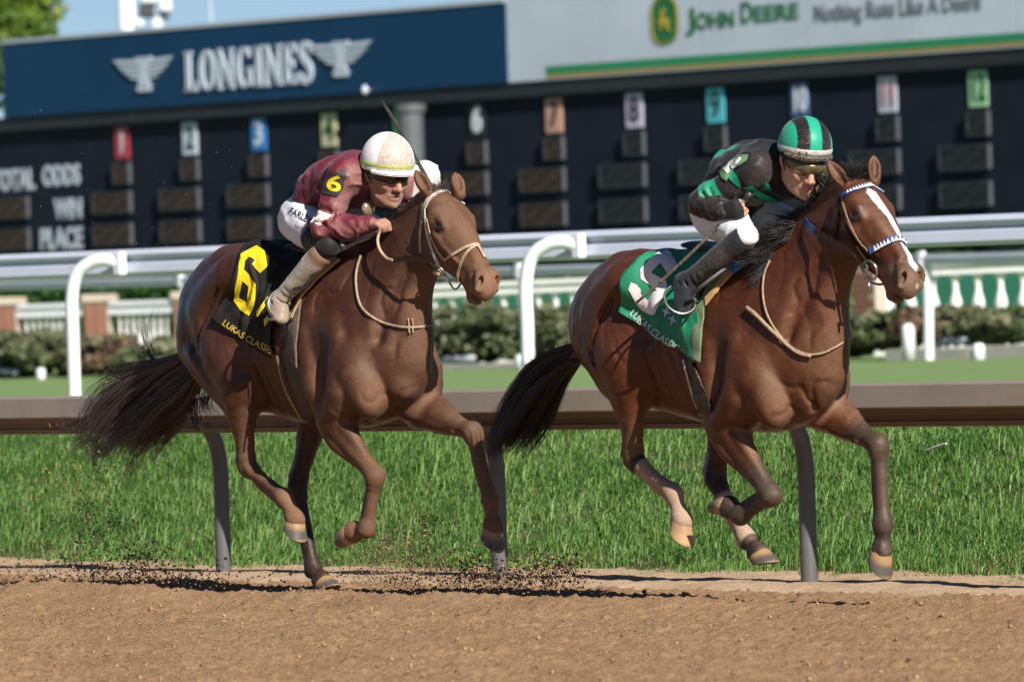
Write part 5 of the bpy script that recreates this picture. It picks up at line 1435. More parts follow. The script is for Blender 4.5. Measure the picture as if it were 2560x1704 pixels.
# ------------------------------------------------------------------ riders
from mathutils.bvhtree import BVHTree
from mathutils.geometry import tessellate_polygon
def bvh_of(V, Q): return BVHTree.FromPolygons([tuple(v) for v in V], [tuple(int(i) for i in q) for q in Q])
def bvh_obj(*objs):
    V = []; Fs = []
    for o in objs:
        b = len(V); V += [tuple(v.co) for v in o.data.vertices]; Fs += [tuple(b + i for i in p.vertices) for p in o.data.polygons]
    return BVHTree.FromPolygons(V, Fs)
def loc_ray(fr, px, py):
    d = ray(px, py); o = cC - fr.O
    Lo = Vector((o @ fr.F, o @ fr.L, o[2])); Ld = Vector((d @ fr.F, d @ fr.L, d[2])).normalized()
    return Lo, Ld
def cast(fr, bvh, px, py, off=0.0):
    """point of a body (in its frame) that is seen at a pixel, pushed out by off; falls back to the nearest point"""
    o, d = loc_ray(fr, px, py)
    h, n, i, t = bvh.ray_cast(o, d)
    if h is None:
        q = Vector(fr.hp(px, py, -.15)); h, n, i, t = bvh.find_nearest(q)
        n = (q - h).normalized() if (q - h).length > 1e-4 else n
    if n.dot(d) > 0: n = -n
    return np.array(h + n * off), np.array(n)
def px_strap(b, fr, bvh, pts, w, off=.004, t=.005, n=5, mirror=False, cx=None):
    P = smooth_path([np.array(p[:2], float) for p in pts], n)
    X = []; N = []
    for p in P:
        o, d = loc_ray(fr, p[0], p[1]); h, nn, i, dist = bvh.ray_cast(o, d)
        if h is None or (X and dist - last > .09):           # past the edge: lay it on the nearest skin instead
            if X: h, nn, i, _ = bvh.find_nearest(o + d * last)
            else: h, nn, i, _ = bvh.find_nearest(Vector(fr.hp(p[0], p[1], -.1)))
            dist = (h - o).length
        elif nn.dot(d) > 0: nn = -nn
        last = dist; X.append(np.array(h + nn * off)); N.append(np.array(nn))
    for _ in range(2): X = [X[0]] + [(X[i - 1] + 2 * X[i] + X[i + 1]) / 4 for i in range(1, len(X) - 1)] + [X[-1]]
    b.strap(X, np.array(N), w, t)
    if mirror:
        if b.twin is None: b.twin = MB()
        b.twin.strap([x * np.array([1, -1, 1]) for x in X], np.array([q * np.array([1, -1, 1]) for q in N]), w, t)
    return X, N
def px_tube(b, fr, bvh, pts, r, off=.006, n=5, ls=None, sides=8):
    """cord; a point may carry its own l to hang free in the air"""
    X = []
    for p in pts:
        if len(p) == 3: X.append(fr.hp(p[0], p[1], p[2]))
        else: X.append(cast(fr, bvh, p[0], p[1], off)[0])
    X = smooth_path(X, n); b.tube(X, r, sides, up=(0, 1, 0)); return X
def px_decal(name, polys, fr, bvh, material, parent, off=.003, cuts=3, holes=None):
    cuts = cuts + 2
    """flat print: outlines drawn where they are seen, laid onto the surface"""
    bm = bmesh.new()
    for poly in polys:
        vs = [bm.verts.new((p[0], p[1], 0)) for p in poly]
        for t in tessellate_polygon([[Vector((p[0], p[1], 0)) for p in poly]]):
            try: bm.faces.new([vs[i] for i in t])
            except ValueError: pass
    bmesh.ops.recalc_face_normals(bm, faces=bm.faces[:])
    for _ in range(cuts):
        es = [e for e in bm.edges if e.calc_length() > 3.2]
        if es: bmesh.ops.subdivide_edges(bm, edges=es, cuts=1); bmesh.ops.triangulate(bm, faces=bm.faces[:])
    for v in bm.verts: v.co = Vector(cast(fr, bvh, v.co.x, v.co.y, off)[0])
    me = bpy.data.meshes.new(name); bm.to_mesh(me); bm.free(); me.update()
    me.polygons.foreach_set("use_smooth", np.ones(len(me.polygons), bool))
    return obj(name, me, material, parent)
def px_text(name, body, fr, bvh, base, height, material, parent, off=.003, bold=.0, sx=1.0, space=1.0):
    """lettering along a pixel polyline"""
    me = text_mesh(body, 1.0, 0.0, bold, space); 
    bm = bmesh.new(); bm.from_mesh(me); bmesh.ops.triangulate(bm, faces=bm.faces[:])
    co = np.array([v.co for v in bm.verts]); x0, x1 = co[:, 0].min(), co[:, 0].max(); z0, z1 = co[:, 2].min(), co[:, 2].max()
    P = np.array(smooth_path([np.array(p, float) for p in base], 12)); seg = np.r_[0, np.cumsum(np.linalg.norm(np.diff(P, axis=0), axis=1))]
    for _ in range(2):
        es = [e for e in bm.edges if e.calc_length() > .16]
        if es: bmesh.ops.subdivide_edges(bm, edges=es, cuts=1); bmesh.ops.triangulate(bm, faces=bm.faces[:])
    for v in bm.verts:
        s = (v.co.x - x0) / (x1 - x0) * seg[-1]; k = min(np.searchsorted(seg, s, side='right') - 1, len(P) - 2); k = max(k, 0)
        t = (P[k + 1] - P[k]) / (seg[k + 1] - seg[k]); p = P[k] + t * (s - seg[k]); nrm = np.array([t[1], -t[0]])
        hh = height if np.isscalar(height) else height[0] + (height[1] - height[0]) * s / seg[-1]
        q = p + nrm * (v.co.z - z0) / (z1 - z0) * hh
        v.co = Vector(cast(fr, bvh, q[0], q[1], off)[0])
    me2 = bpy.data.meshes.new(name); bm.to_mesh(me2); bm.free()
    return obj(name, me2, material, parent)

def fabric_material(name, attr="tint", rough=.6, sheen=.1, bump=.3, bscale=70, dirt=None):
    m = bpy.data.materials.new(name); m.use_nodes = True; nt = m.node_tree; nd = nt.nodes; lk = nt.links; b = nd["Principled BSDF"]
    at = nd.new("ShaderNodeAttribute"); at.attribute_name = attr
    tc = nd.new("ShaderNodeTexCoord"); n = nd.new("ShaderNodeTexNoise"); n.inputs["Scale"].default_value = bscale; n.inputs["Detail"].default_value = 5
    lk.new(tc.outputs["Object"], n.inputs[0])
    src = at.outputs["Color"]
    if dirt:
        du = nd.new("ShaderNodeAttribute"); du.attribute_name = "dust"
        n2 = nd.new("ShaderNodeTexNoise"); n2.inputs["Scale"].default_value = dirt[1]; n2.inputs["Detail"].default_value = 3; n2.inputs["Roughness"].default_value = .7
        lk.new(tc.outputs["Object"], n2.inputs[0])
        ad = nd.new("ShaderNodeMath"); ad.operation = 'MULTIPLY_ADD'; ad.inputs[1].default_value = .55; lk.new(du.outputs["Fac"], ad.inputs[0]); lk.new(n2.outputs["Fac"], ad.inputs[2])
        mr = nd.new("ShaderNodeMapRange"); mr.inputs[1].default_value = .66; mr.inputs[2].default_value = .88; mr.inputs[4].default_value = .8; lk.new(ad.outputs[0], mr.inputs[0])
        mx = nd.new("ShaderNodeMix"); mx.data_type = 'RGBA'; lk.new(mr.outputs[0], mx.inputs[0]); lk.new(src, mx.inputs[6]); mx.inputs[7].default_value = (*dirt[0], 1); src = mx.outputs[2]
    lk.new(src, b.inputs["Base Color"]); b.inputs["Roughness"].default_value = rough; b.inputs["Sheen Weight"].default_value = sheen
    b.inputs["Specular IOR Level"].default_value = .22
    bp = nd.new("ShaderNodeBump"); bp.inputs["Strength"].default_value = bump; bp.inputs["Distance"].default_value = .004; lk.new(n.outputs["Fac"], bp.inputs["Height"]); lk.new(bp.outputs[0], b.inputs["Normal"])
    MATS[name] = m
fabric_material("silk", rough=.5, dirt=((.36, .25, .19), 330)); fabric_material("breeches", rough=.65, bump=.2, dirt=((.35, .25, .17), 90)); fabric_material("boot_leather", rough=.45, bump=.3, dirt=((.24, .175, .11), 170))
fabric_material("helmet_cover", rough=.42, bump=.05, dirt=((.38, .26, .18), 110)); fabric_material("skin", rough=.5, bump=.1, bscale=120); fabric_material("glove", rough=.7)
mat("goggle_dark", (.010, .010, .012), .12, spec=.7); mat("goggle_gold", (.07, .055, .03), .18, metal=.6, noise=.8, nscale=90, c2=(.30, .23, .12), bump=.6, bscale=160, bdist=.003)
mat("strap_black", (.012, .012, .014), .5); mat("clear_lens", (.55, .40, .28), .08, metal=.7)

def build_jockey(fr, D, label, parts):
    root = empty("person", tuple(fr.O), -R(fr.deg)); tag(root, label, "person", "jockeys riding the racehorses")
    J = {k: (v if isinstance(v, np.ndarray) else fr.hp(*v)) for k, v in D['J'].items()}
    y = Yv
    pel, che, nck = J['pel'], J['chest'], J['neck']
    up = U(che - pel)
    lo = np.min([J[k] for k in J], 0) - .28; hi = np.max([J[k] for k in J], 0) + .28
    hc = D['head']['c']; hf = U(D['head']['f']); hl = U(np.cross((0, 0, 1), hf)); hl = U(hl + D['head'].get('roll', 0) * np.array([0, 0, 1.0])); hu = U(np.cross(hf, hl)); ks = D['head'].get('s', 1.0)
    def Hq(f, l, u): return hc + ks * (hf * f + hl * l + hu * u)
    # ---------------- body: one skin, head, trunk, limbs and hands
    B = Field(lo, hi, .0055)
    B.chain([pel, lerp(pel, che, .5), che], [(.13, .10), (.12, .10), (.14, .10)], .05, y)
    B.chain([che, nck, Hq(-.02, 0, -.10)], [.09, .062, .06], .05)
    # head
    B.ell(Hq(-.005, 0, .02), (hf, hl, hu), (.105 * ks, .080 * ks, .105 * ks), .02)
    B.chain([Hq(.03, 0, -.03), Hq(.045, 0, -.075), Hq(.06, 0, -.112)], [(.066 * ks, .065 * ks), (.052 * ks, .052 * ks), (.026 * ks, .026 * ks)], .03, hl)
    for s in (-1, 1):
        B.chain([Hq(.0, s * .062, -.055), Hq(.03, s * .052, -.09), Hq(.062, s * .022, -.116)], [.018 * ks, .017 * ks, .016 * ks], .025)
        B.ball(Hq(.070, s * .042, -.035), .022 * ks, .025)
        B.chain([Hq(-.005, s * .078, -.005), Hq(-.012, s * .088, .012), Hq(-.02, s * .088, -.005), Hq(-.008, s * .08, -.032)], [.010 * ks, .011 * ks, .010 * ks, .009 * ks], .008)
        B.ball(Hq(.092, s * .033, .004), .013 * ks, .02, carve=True)
        B.ball(Hq(.108, s * .014, -.048), .010 * ks, .008)
    B.chain([Hq(.094, 0, .012), Hq(.108, 0, -.018), Hq(.122, 0, -.045)], [.010 * ks, .012 * ks, .014 * ks], .012)
    B.chain([Hq(.085, -.03, .022), Hq(.094, 0, .024), Hq(.085, .03, .022)], [.010 * ks] * 3, .02)
    B.chain([Hq(.088, -.024, -.079), Hq(.102, 0, -.075), Hq(.088, .024, -.079)], [.006 * ks, .009 * ks, .006 * ks], .007)
    B.chain([Hq(.086, -.020, -.092), Hq(.098, 0, -.093), Hq(.086, .020, -.092)], [.006 * ks, .009 * ks, .006 * ks], .007)
    B.chain([Hq(.094, -.022, -.085), Hq(.108, 0, -.085), Hq(.094, .022, -.085)], [.0022 * ks, .003 * ks, .0022 * ks], .004, carve=True)
    B.ball(Hq(.084, 0, -.120), .019 * ks, .015)
    hands = {}
    for s, k in ((-1, 'R'), (1, 'L')):
        sh, el, wr, hip, kn, an, to = (J[n + k] for n in ('sho', 'elb', 'wri', 'hip', 'knee', 'ank', 'toe'))
        B.chain([lerp(che, sh, .6), sh], [.07, .055], .05); B.chain([sh, el], [.042, .036], .03); B.chain([el, lerp(el, wr, .3), wr], [.036, .037, .024], .02)
        B.chain([hip, lerp(hip, kn, .5), kn], [.075, .055, .035], .05); B.chain([kn, lerp(kn, an, .3), an], [.042, .038, .022], .03); B.chain([an, lerp(an, to, .4), lerp(an, to, .7)], [.022, .020, .010], .02)
        # fist closed round the rein: g is the bar it grips, d runs down the back of the hand
        hd = J['hand' + k]; d = U(hd - wr); g = U(D['grip' + k] - d * (D['grip' + k] @ d)); pn = U(np.cross(g, d)) * (1 if D.get('palm' + k, 1) > 0 else -1)
        base = wr + d * .035
        B.chain([wr, base, wr + d * .07], [(.026, .022), (.036, .02), (.040, .017)], .015, g)
        tips = []
        for i, (L, off) in enumerate(((.034, .030), (.037, .010), (.035, -.010), (.028, -.029))):
            k0 = wr + d * (.076 - .004 * abs(i - 1)) + g * off - pn * .004
            k1 = k0 + d * L * .62 + pn * L * .55; k2 = k1 - d * L * .25 + pn * L * .72; k3 = k2 - d * L * .72 + pn * L * .05
            B.chain([k0, k1, k2, k3], [.0105, .0098, .0092, .0082], .004, sub=2); tips.append((k0, k1, k2, k3))
        th0 = wr + d * .028 + g * .032 + pn * .006; th1 = th0 + d * .030 + g * .014 + pn * .018; th2 = th1 + d * .024 + pn * .018 - g * .012; th3 = th2 + d * .014 + pn * .004 - g * .012
        B.chain([th0, th1, th2, th3], [.014, .0125, .0105, .009], .008, sub=2)
        hands[k] = (wr, d, g, pn, tips)
    V, Q = B.skin(1); me = mesh_from("body", V, Q)
    C = np.tile(np.array(D['skin']), (len(V), 1)); n1 = vnoise(V, 30, 7, 2)
    lips = np.linalg.norm((V - Hq(.097, 0, -.084)) * np.array([1, .6, 1.6]), axis=1); C = mixc(C, D.get('lip', (.42, .18, .14)), (1 - sstep(.012, .02, lips)) * .7)
    C = mixc(C, tuple(c * .75 for c in D['skin']), sstep(0, .6, n1) * .35)
    nose = np.linalg.norm(V - Hq(.115, 0, -.04), axis=1); C = mixc(C, (.55, .25, .18), (1 - sstep(.015, .04, nose)) * D.get('flush', .25))
    stub = np.linalg.norm(V - Hq(.06, 0, -.10), axis=1); C = mixc(C, (.20, .13, .10), (1 - sstep(.03, .07, stub)) * D.get('stubble', .15))
    set_color(me, "tint", C); body = obj("body", me, MATS["skin"], root)
    hair = None
    # ---------------- jacket
    lo2 = np.min([J[k] for k in ('pel', 'chest', 'neck', 'shoR', 'shoL', 'elbR', 'elbL', 'wriR', 'wriL')], 0) - .22; hi2 = np.max([J[k] for k in ('pel', 'chest', 'neck', 'shoR', 'shoL', 'elbR', 'elbL', 'wriR', 'wriL')], 0) + .2
    B = Field(lo2, hi2, .006)
    T = D.get('torso', [(.15, .115), (.165, .13), (.185, .13)])
    B.chain([lerp(pel, che, .14), lerp(pel, che, .5) + D.get('arch', np.zeros(3)), che], T, .05, y)
    B.chain([che, lerp(che, nck, .6)], [(.12, .10), (.085, .085)], .05, y)
    bands = {}
    for s, k in ((-1, 'R'), (1, 'L')):
        sh, el, wr = J['sho' + k], J['elb' + k], J['wri' + k]
        B.chain([lerp(che, sh, .35), sh + up * .01], [.10, .078], .05)
        B.chain([sh, lerp(sh, el, .45), lerp(sh, el, .85), el], [.076, .066, .062, .056], .03); B.chain([el, lerp(el, wr, .4), lerp(el, wr, .85), lerp(el, wr, 1.03)], [.056, .055, .044, .036], .02)
        # creases at the elbow and armpit
        for q in range(3):
            m = lerp(sh, el, .72 + .12 * q); a = U(np.cross(el - sh, (.3, .9, .2)))
            B.chain([m + a * .07, m + U(np.cross(el - sh, a)) * .066, m - a * .05], [.005, .009, .004], .022, carve=True)
    B.chain([lerp(pel, che, .12) - up * .01, lerp(pel, che, .20)], [(.148, .11), (.155, .118)], .02, y)
    def folds(P):
        r = P - pel; a = r @ up
        d = .005 * np.sin(a * 70 + 6 * vnoise(P, 6, 8, 2)) * vnoise(P, 5, 9, 2) + .008 * vnoise(P, 11, 10, 3)
        rdg = np.clip(1 - 2 * np.abs(vnoise(P * np.array([1, .7, 1.3]), 9, 19, 2)), 0, 1); d = d - .009 * rdg ** 3
        for s, k in ((-1, 'R'), (1, 'L')):
            el, wr = J['elb' + k], J['wri' + k]; ax = U(wr - el); t = (P - el) @ ax; rr = np.linalg.norm(P - el - t[:, None] * ax, axis=1)
            d = d + .0022 * np.sin(t * 110 + 14 * vnoise(P, 9, 12, 2)) * sstep(-.3, .4, vnoise(P, 12, 13, 2)) * (rr < .09) * (t > 0)
        return d
    B.displace(folds)
    V, Q = B.skin(1); me = mesh_from("jacket", V, Q); C, dd = D['jacket'](V, J, normals(V, Q), up); set_color(me, "tint", C); set_float(me, "dust", dd)
    jk = obj("jacket", me, MATS["silk"], root)
    # ---------------- breeches
    B = Field(np.min([J[k] for k in ('pel', 'kneeR', 'kneeL', 'hipR', 'hipL')], 0) - .22, np.max([J[k] for k in ('pel', 'kneeR', 'kneeL', 'chest')], 0) + .16, .006)
    seat = pel + D.get('seat', np.array([-.025, 0, -.035]))
    B.chain([lerp(pel, che, .16), pel, seat], [(.135, .10), (.138, .108), (.13, .10)], .05, y)
    for s, k in ((-1, 'R'), (1, 'L')):
        hip, kn, an = J['hip' + k], J['knee' + k], J['ank' + k]
        B.chain([seat + y * s * .06, hip, lerp(hip, kn, .5), kn], [.105, .102, .090, D.get('kr', .054)], .05); B.chain([kn, lerp(kn, an, .2)], [D.get('kr', .054) - .004, .040], .03)
    B.displace(lambda P: .006 * vnoise(P, 9, 15, 3) + .004 * np.sin((P - pel) @ np.array([60, 10, 90]) + 5 * vnoise(P, 5, 16, 2)) * sstep(-.1, .5, vnoise(P, 4, 17, 2)))
    V, Q = B.skin(1); me = mesh_from("breeches", V, Q); C, dd = D['breech'](V, J, normals(V, Q)); set_color(me, "tint", C); set_float(me, "dust", dd)
    br = obj("breeches", me, MATS["breeches"], root)
    # ---------------- boots
    boots = {}
    for s, k in ((-1, 'R'), (1, 'L')):
        kn, an, to = J['knee' + k], J['ank' + k], J['toe' + k]; ft = U(to - an)
        B = Field(np.min([kn, an, to], 0) - .16, np.max([kn, an, to], 0) + .16, .006)
        sh = U(an - kn); heel = an + sh * .045 - ft * .035
        B.chain([lerp(kn, an, D.get('boot_top', .05)), lerp(kn, an, .35), lerp(kn, an, .75), an], [.060, .056, .045, .041], .03)
        B.chain([heel, lerp(heel, to, .5) + sh * .01, to + sh * .012], [(.032, .028), (.038, .028), (.034, .022)], .025, y); B.chain([an, lerp(an, to, .6)], [.045, .036], .03)
        for q in range(4):
            m = lerp(kn, an, .74 + .085 * q); B.chain([m + y * s * .050, m + U(ft) * .050, m - y * s * .05], [.002, .004, .002], .012, carve=True)
        B.displace(lambda P: .005 * vnoise(P, 16, 18, 3))
        V, Q = B.skin(1); me = mesh_from("boot", V, Q); C, dd = D['boot'](V, kn, an, to, normals(V, Q)); set_color(me, "tint", C); set_float(me, "dust", dd)
        boots[k] = obj("boot", me, MATS["boot_leather"], root)
    # ---------------- helmet: dome, band, rim, peak
    hs = D['helmet']; hcn = Hq(*hs['c']); rf, rl, ru = (q * ks for q in hs['r'])
    tilt = hs.get('tilt', .18); hF = U(hf + hu * tilt); hU = U(np.cross(hF, hl))
    n, m = 112, 40; V = []; Fs = []; UV = []
    def dome(az, t, k=1.0):
        """az round the head (0 = front), t 0 crown .. 1 edge"""
        edge = math.radians(94 + 16 * (0.5 - .5 * math.cos(az)) + 0)          # lower behind the ears
        p = edge * t
        return hcn + k * (hF * rf * math.sin(p) * math.cos(az) + hl * rl * math.sin(p) * math.sin(az) + hU * ru * math.cos(p))
    for i in range(m + 1):
        for j in range(n): az = 2 * math.pi * j / n; V.append(dome(az, max(.001, i / m))); UV.append((az, i / m))
    for i in range(m):
        for j in range(n): a, c = i * n + j, i * n + (j + 1) % n; Fs.append((a, a + n, c + n, c))
    b = MB(); b.add(V, Fs); hm = b.build("helmet", MATS["helmet_cover"], root, smooth=True)
    V = np.array(V); UV = np.array(UV); C, dd = hs['paint'](V, UV, Hq, hF, hl, hU, hcn); set_color(hm.data, "tint", C); set_float(hm.data, "dust", dd)
    # print and band sit just proud of the shell
    for (t0, t1, col, nm, k) in hs['bands']:
        b = MB(); V = []; Fs = []
        rows = 4
        for i in range(rows + 1):
            for j in range(n): V.append(dome(2 * math.pi * j / n, t0 + (t1 - t0) * i / rows, k + .012 * math.sin(math.pi * i / rows)))
        for i in range(rows):
            for j in range(n): a, c = i * n + j, i * n + (j + 1) % n; Fs.append((a, a + n, c + n, c))
        b.add(V, Fs); o = b.build(nm, MATS["helmet_cover"], hm, smooth=True); set_color(o.data, "tint", np.tile(np.array(col), (len(V), 1))); set_float(o.data, "dust", sstep(-.1, .6, np.cos(np.repeat(np.arange(n)[None], rows + 1, 0).ravel() * 2 * math.pi / n)) * hs.get('dirt', .4))
    b = MB(); V = []; Fs = []; jj = list(range(-15, 16))
    for i in range(4):
        for j in jj:
            az = math.radians(j * 4.4); e = dome(az, .97); out = U(e - hcn - hU * ((e - hcn) @ hU)); w = .034 * math.cos(math.radians(j * 5.2)) * ks * hs.get('peak', 1.0)
            V.append(e + out * (w * i / 3) + hU * (-.010 * (i / 3) ** 2))
    k = len(jj)
    for i in range(3):
        for j in range(k - 1): a = i * k + j; Fs.append((a, a + k, a + k + 1, a + 1))
    nb = len(V); V += [v - hU * .006 for v in V]; Fs += [tuple(nb + q for q in f[::-1]) for f in Fs]
    b.add(V, Fs); pk = b.build("peak", MATS["helmet_cover"], hm, smooth=True); set_color(pk.data, "tint", np.tile(np.array(hs['peakc']), (len(V), 1))); set_float(pk.data, "dust", np.full(len(V), .35))
    b = MB()
    for s in (-1, 1): b.strap([dome(s * 1.55, .98, .96), Hq(.0, s * .078, -.035), Hq(.03, s * .060, -.09), Hq(.055, s * .02, -.137)], np.array([hl * s] * 3 + [-hu]), .014, .003)
    b.build("chin_strap", MATS["strap_black"], hm)
    # ---------------- goggles over the eyes, wrapped round the face
    b = MB(); V = []; Fs = []; na = 27; gh = [(-.033, .96), (-.024, 1.06), (.0, 1.12), (.022, 1.08), (.030, .98)]
    for (dz, kk) in gh:
        for j in range(na):
            az = math.radians(-78 + 156 * j / (na - 1)); c = math.cos(az)
            notch = .016 * math.exp(-(az / .20) ** 2) if dz < 0 else 0
            V.append(Hq(.004 + (.098 + .012 * abs(c)) * kk * c, (.082 * kk) * math.sin(az), .006 + dz * (1 - .35 * (1 - c)) + notch))
    for i in range(len(gh) - 1):
        for j in range(na - 1): a = i * na + j; Fs.append((a, a + 1, a + na + 1, a + na))
    b.add(V, Fs); b.build("goggles", MATS[D['goggle']], root, smooth=True)
    b = MB()
    for s in (-1, 1): b.strap([Hq(.022, s * .083, .006), Hq(-.02, s * .092, .012), Hq(-.07, s * .085, .02)], np.array([hl * s] * 3), .022, .003)
    b.build("goggle_strap", MATS["strap_black"], root)
    parts(root, J, Hq, hands, jk, br, boots, hm, body, dome)
    return root, J, hands, jk, br, boots, hm, body

# ---------------- colours of rider and kit
def jacket6(V, J, N, up):
    C = np.tile(np.array([.125, .009, .024]), (len(V), 1)); n1 = vnoise(V, 7, 71, 3); n2 = vnoise(V, 40, 72, 2)
    for k in 'RL':
        sh, el, wr = J['sho' + k], J['elb' + k], J['wri' + k]; d, T = leg_t(V, dict(a=sh, b=el, c=wr), ('a', 'b', 'c'))
        band = (d < .10) * sstep(.74, .76, T) * (1 - sstep(.98, 1.0, T)) if k == 'R' else (d < .11) * sstep(.30, .34, T) * (1 - sstep(1.7, 1.8, T))
        C = mixc(C, (.72, .68, .66), band)
    D = sstep(.1, .9, N[:, 0] * .8 - N[:, 1] * .1 + .3 * n1) * .85 + .12 * n2
    return mixc(C, (.40, .22, .20), np.clip(D * .30, 0, .4)), np.clip(D * .50, 0, 1)
def breech6(V, J, N):
    C = np.tile(np.array([.74, .74, .78]), (len(V), 1)); n1 = vnoise(V, 6, 75, 3)
    kn = np.minimum(np.linalg.norm(V - J['kneeR'], axis=1), np.linalg.norm(V - J['kneeL'], axis=1)); hp_ = lerp(J['hipR'], J['kneeR'], .5); t = (V - J['hipR']) @ U(J['kneeR'] - J['hipR']) / np.linalg.norm(J['kneeR'] - J['hipR'])
    C = mixc(C, (.014, .013, .013), sstep(.50, .58, t + .05 * n1))
    return C, np.clip(.15 + .3 * n1, 0, 1) * (1 - sstep(.45, .5, t))
def boot6(V, kn, an, to, N):
    t = (V - kn) @ U(an - kn) / np.linalg.norm(an - kn); n1 = vnoise(V, 12, 77, 3)
    C = np.tile(np.array([.40, .36, .32]), (len(V), 1))
    C = mixc(C, (.24, .10, .055), (1 - sstep(.20, .26, t + .03 * n1))); C = mixc(C, (.05, .045, .045), 1 - sstep(.06, .1, t + .03 * n1))
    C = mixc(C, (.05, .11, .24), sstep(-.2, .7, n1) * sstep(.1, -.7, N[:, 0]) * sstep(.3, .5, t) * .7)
    return C, np.clip(.45 + .35 * N[:, 0] + .3 * n1, 0, 1)
def helm6(V, UV, Hq, hF, hl, hU, c):
    C = np.tile(np.array([.74, .73, .74]), (len(V), 1))
    # front panel catches the dirt; the seam between panels is sharp
    az = np.arctan2((V - c) @ hl, (V - c) @ hF); fr_ = (np.abs(az + .12) < .80)
    return mixc(C, (.66, .60, .55), fr_ * .8), fr_ * .60
def jacket5(V, J, N, up):
    BLK = (.012, .012, .014); GRN = (.012, .26, .15)
    C = np.tile(np.array(BLK), (len(V), 1)); n1 = vnoise(V, 7, 81, 3); n2 = vnoise(V, 40, 82, 2)
    t = (V - J['pel']) @ up / np.linalg.norm(J['chest'] - J['pel'])
    arm = np.zeros(len(V), bool)
    for k in 'RL':
        sh, el, wr = J['sho' + k], J['elb' + k], J['wri' + k]; d, T = leg_t(V, dict(a=sh, b=el, c=wr), ('a', 'b', 'c')); arm |= (d < .095) & (T > .22)
        C = mixc(C, GRN, (d < .10) * sstep(.57, .60, T) * (1 - sstep(.88, .91, T)))
    dors = U(np.array([-up[2], 0, up[0]])); ax = (V - J['pel']) - ((V - J['pel']) @ up)[:, None] * up
    ph = np.arctan2(-ax[:, 1], ax @ dors) + .05 * n1
    st = np.zeros(len(V))
    for c0, w in ((.0, .26), (.62, .16), (1.98, .17), (2.62, .17), (-.9, .2), (-2.0, .2)): st = np.maximum(st, 1 - sstep(w - .03, w + .03, np.abs(ph - c0)))
    C = mixc(C, GRN, st * (~arm) * (1 - sstep(.78, .9, t)))
    D = sstep(.0, .9, N[:, 0] * .8 - N[:, 1] * .1 + .3 * n1) * .8 + .1
    return C, np.clip(D * .30, 0, 1)
def breech5(V, J, N):
    C = np.tile(np.array([.76, .76, .79]), (len(V), 1)); n1 = vnoise(V, 6, 85, 3)
    t = (V - J['hipR']) @ U(J['kneeR'] - J['hipR']) / np.linalg.norm(J['kneeR'] - J['hipR'])
    return C, np.clip(.05 + .25 * n1, 0, 1)
def boot5(V, kn, an, to, N):
    t = (V - kn) @ U(an - kn) / np.linalg.norm(an - kn); n1 = vnoise(V, 12, 87, 3)
    C = np.tile(np.array([.022, .026, .034]), (len(V), 1))
    return C, np.clip(.70 - .8 * sstep(.75, .98, t) + .35 * n1 + .2 * N[:, 0], 0, 1) * .46 * (.45 + .55 * sstep(.08, .3, t))
def helm5(V, UV, Hq, hF, hl, hU, c):
    # eight gores, emerald and black by turns
    x = (V - c) @ hl
    BLK = np.array([.014, .014, .016]); C = np.tile(BLK, (len(V), 1))
    az = UV[:, 0]; w = x / .115 - .10
    st = (np.floor((w + 3.0) / .46).astype(int) % 2 == 0)
    C[st] = (.015, .32, .19)
    D = np.clip((V - c) @ hF / .13, 0, 1) * .22 * (1 - .8 * st)
    return C, D
mat("patch_black", (.014, .015, .018), .6, noise=.4, nscale=30, c2=(.07, .06, .05)); mat("patch_green", (.05, .22, .09), .6, noise=.5, nscale=30, c2=(.20, .26, .12)); mat("num_yellow", (.82, .58, .015), .55); mat("num_white", (.76, .76, .78), .55); mat("print_ink", (.03, .035, .06), .6)
def jparts6(root, J, Hq, hands, jk, br, boots, hm, body, dome):
    bv = bvh_obj(jk)
    pp = px_decal("arm_patch", [[(838, 432), (862, 424), (866, 430), (858, 470), (842, 492), (812, 485), (803, 482), (816, 452)]], fr6, bv, MATS["patch_black"], root, .006)
    px_text("numeral", "6", fr6, bvh_obj(pp), [(815, 475), (850, 482)], 42, MATS["num_yellow"], pp, .003, .02)
    bb = bvh_obj(br)
    px_text("breeches_print", "FARLEY'S", fr6, bb, [(722, 533), (786, 567)], 17, MATS["print_ink"], br, .003, .02)
    px_text("breeches_print", "HOUSE", fr6, bb, [(737, 569), (774, 583)], 8, MATS["print_ink"], br, .003, .0)
    # spare goggles hanging at the chest, toggles on the far sleeve
    o = fr6.hp(920, 522, -.06); b = MB(); b.ball(o, .040, 16, 12, (.5, .95, .9)); g = b.build("spare_goggles", MATS["clear_lens"], root, smooth=True)
    b = MB(); b.tube([o + A3(0, 0, .02), fr6.hp(925, 480, -.05), fr6.hp(920, 450, -.06)], .005, 6); b.build("strap", MATS["strap_black"], g)
    for i in range(5):
        q = fr6.hp(995 + i * 13, 524 - i * 10 + (4 if i % 2 else 0), .10 + .03 * i); b = MB(); b.ball(q, .011, 10, 8); b.build("toggle", MATS["goggle_dark"], root, smooth=True)
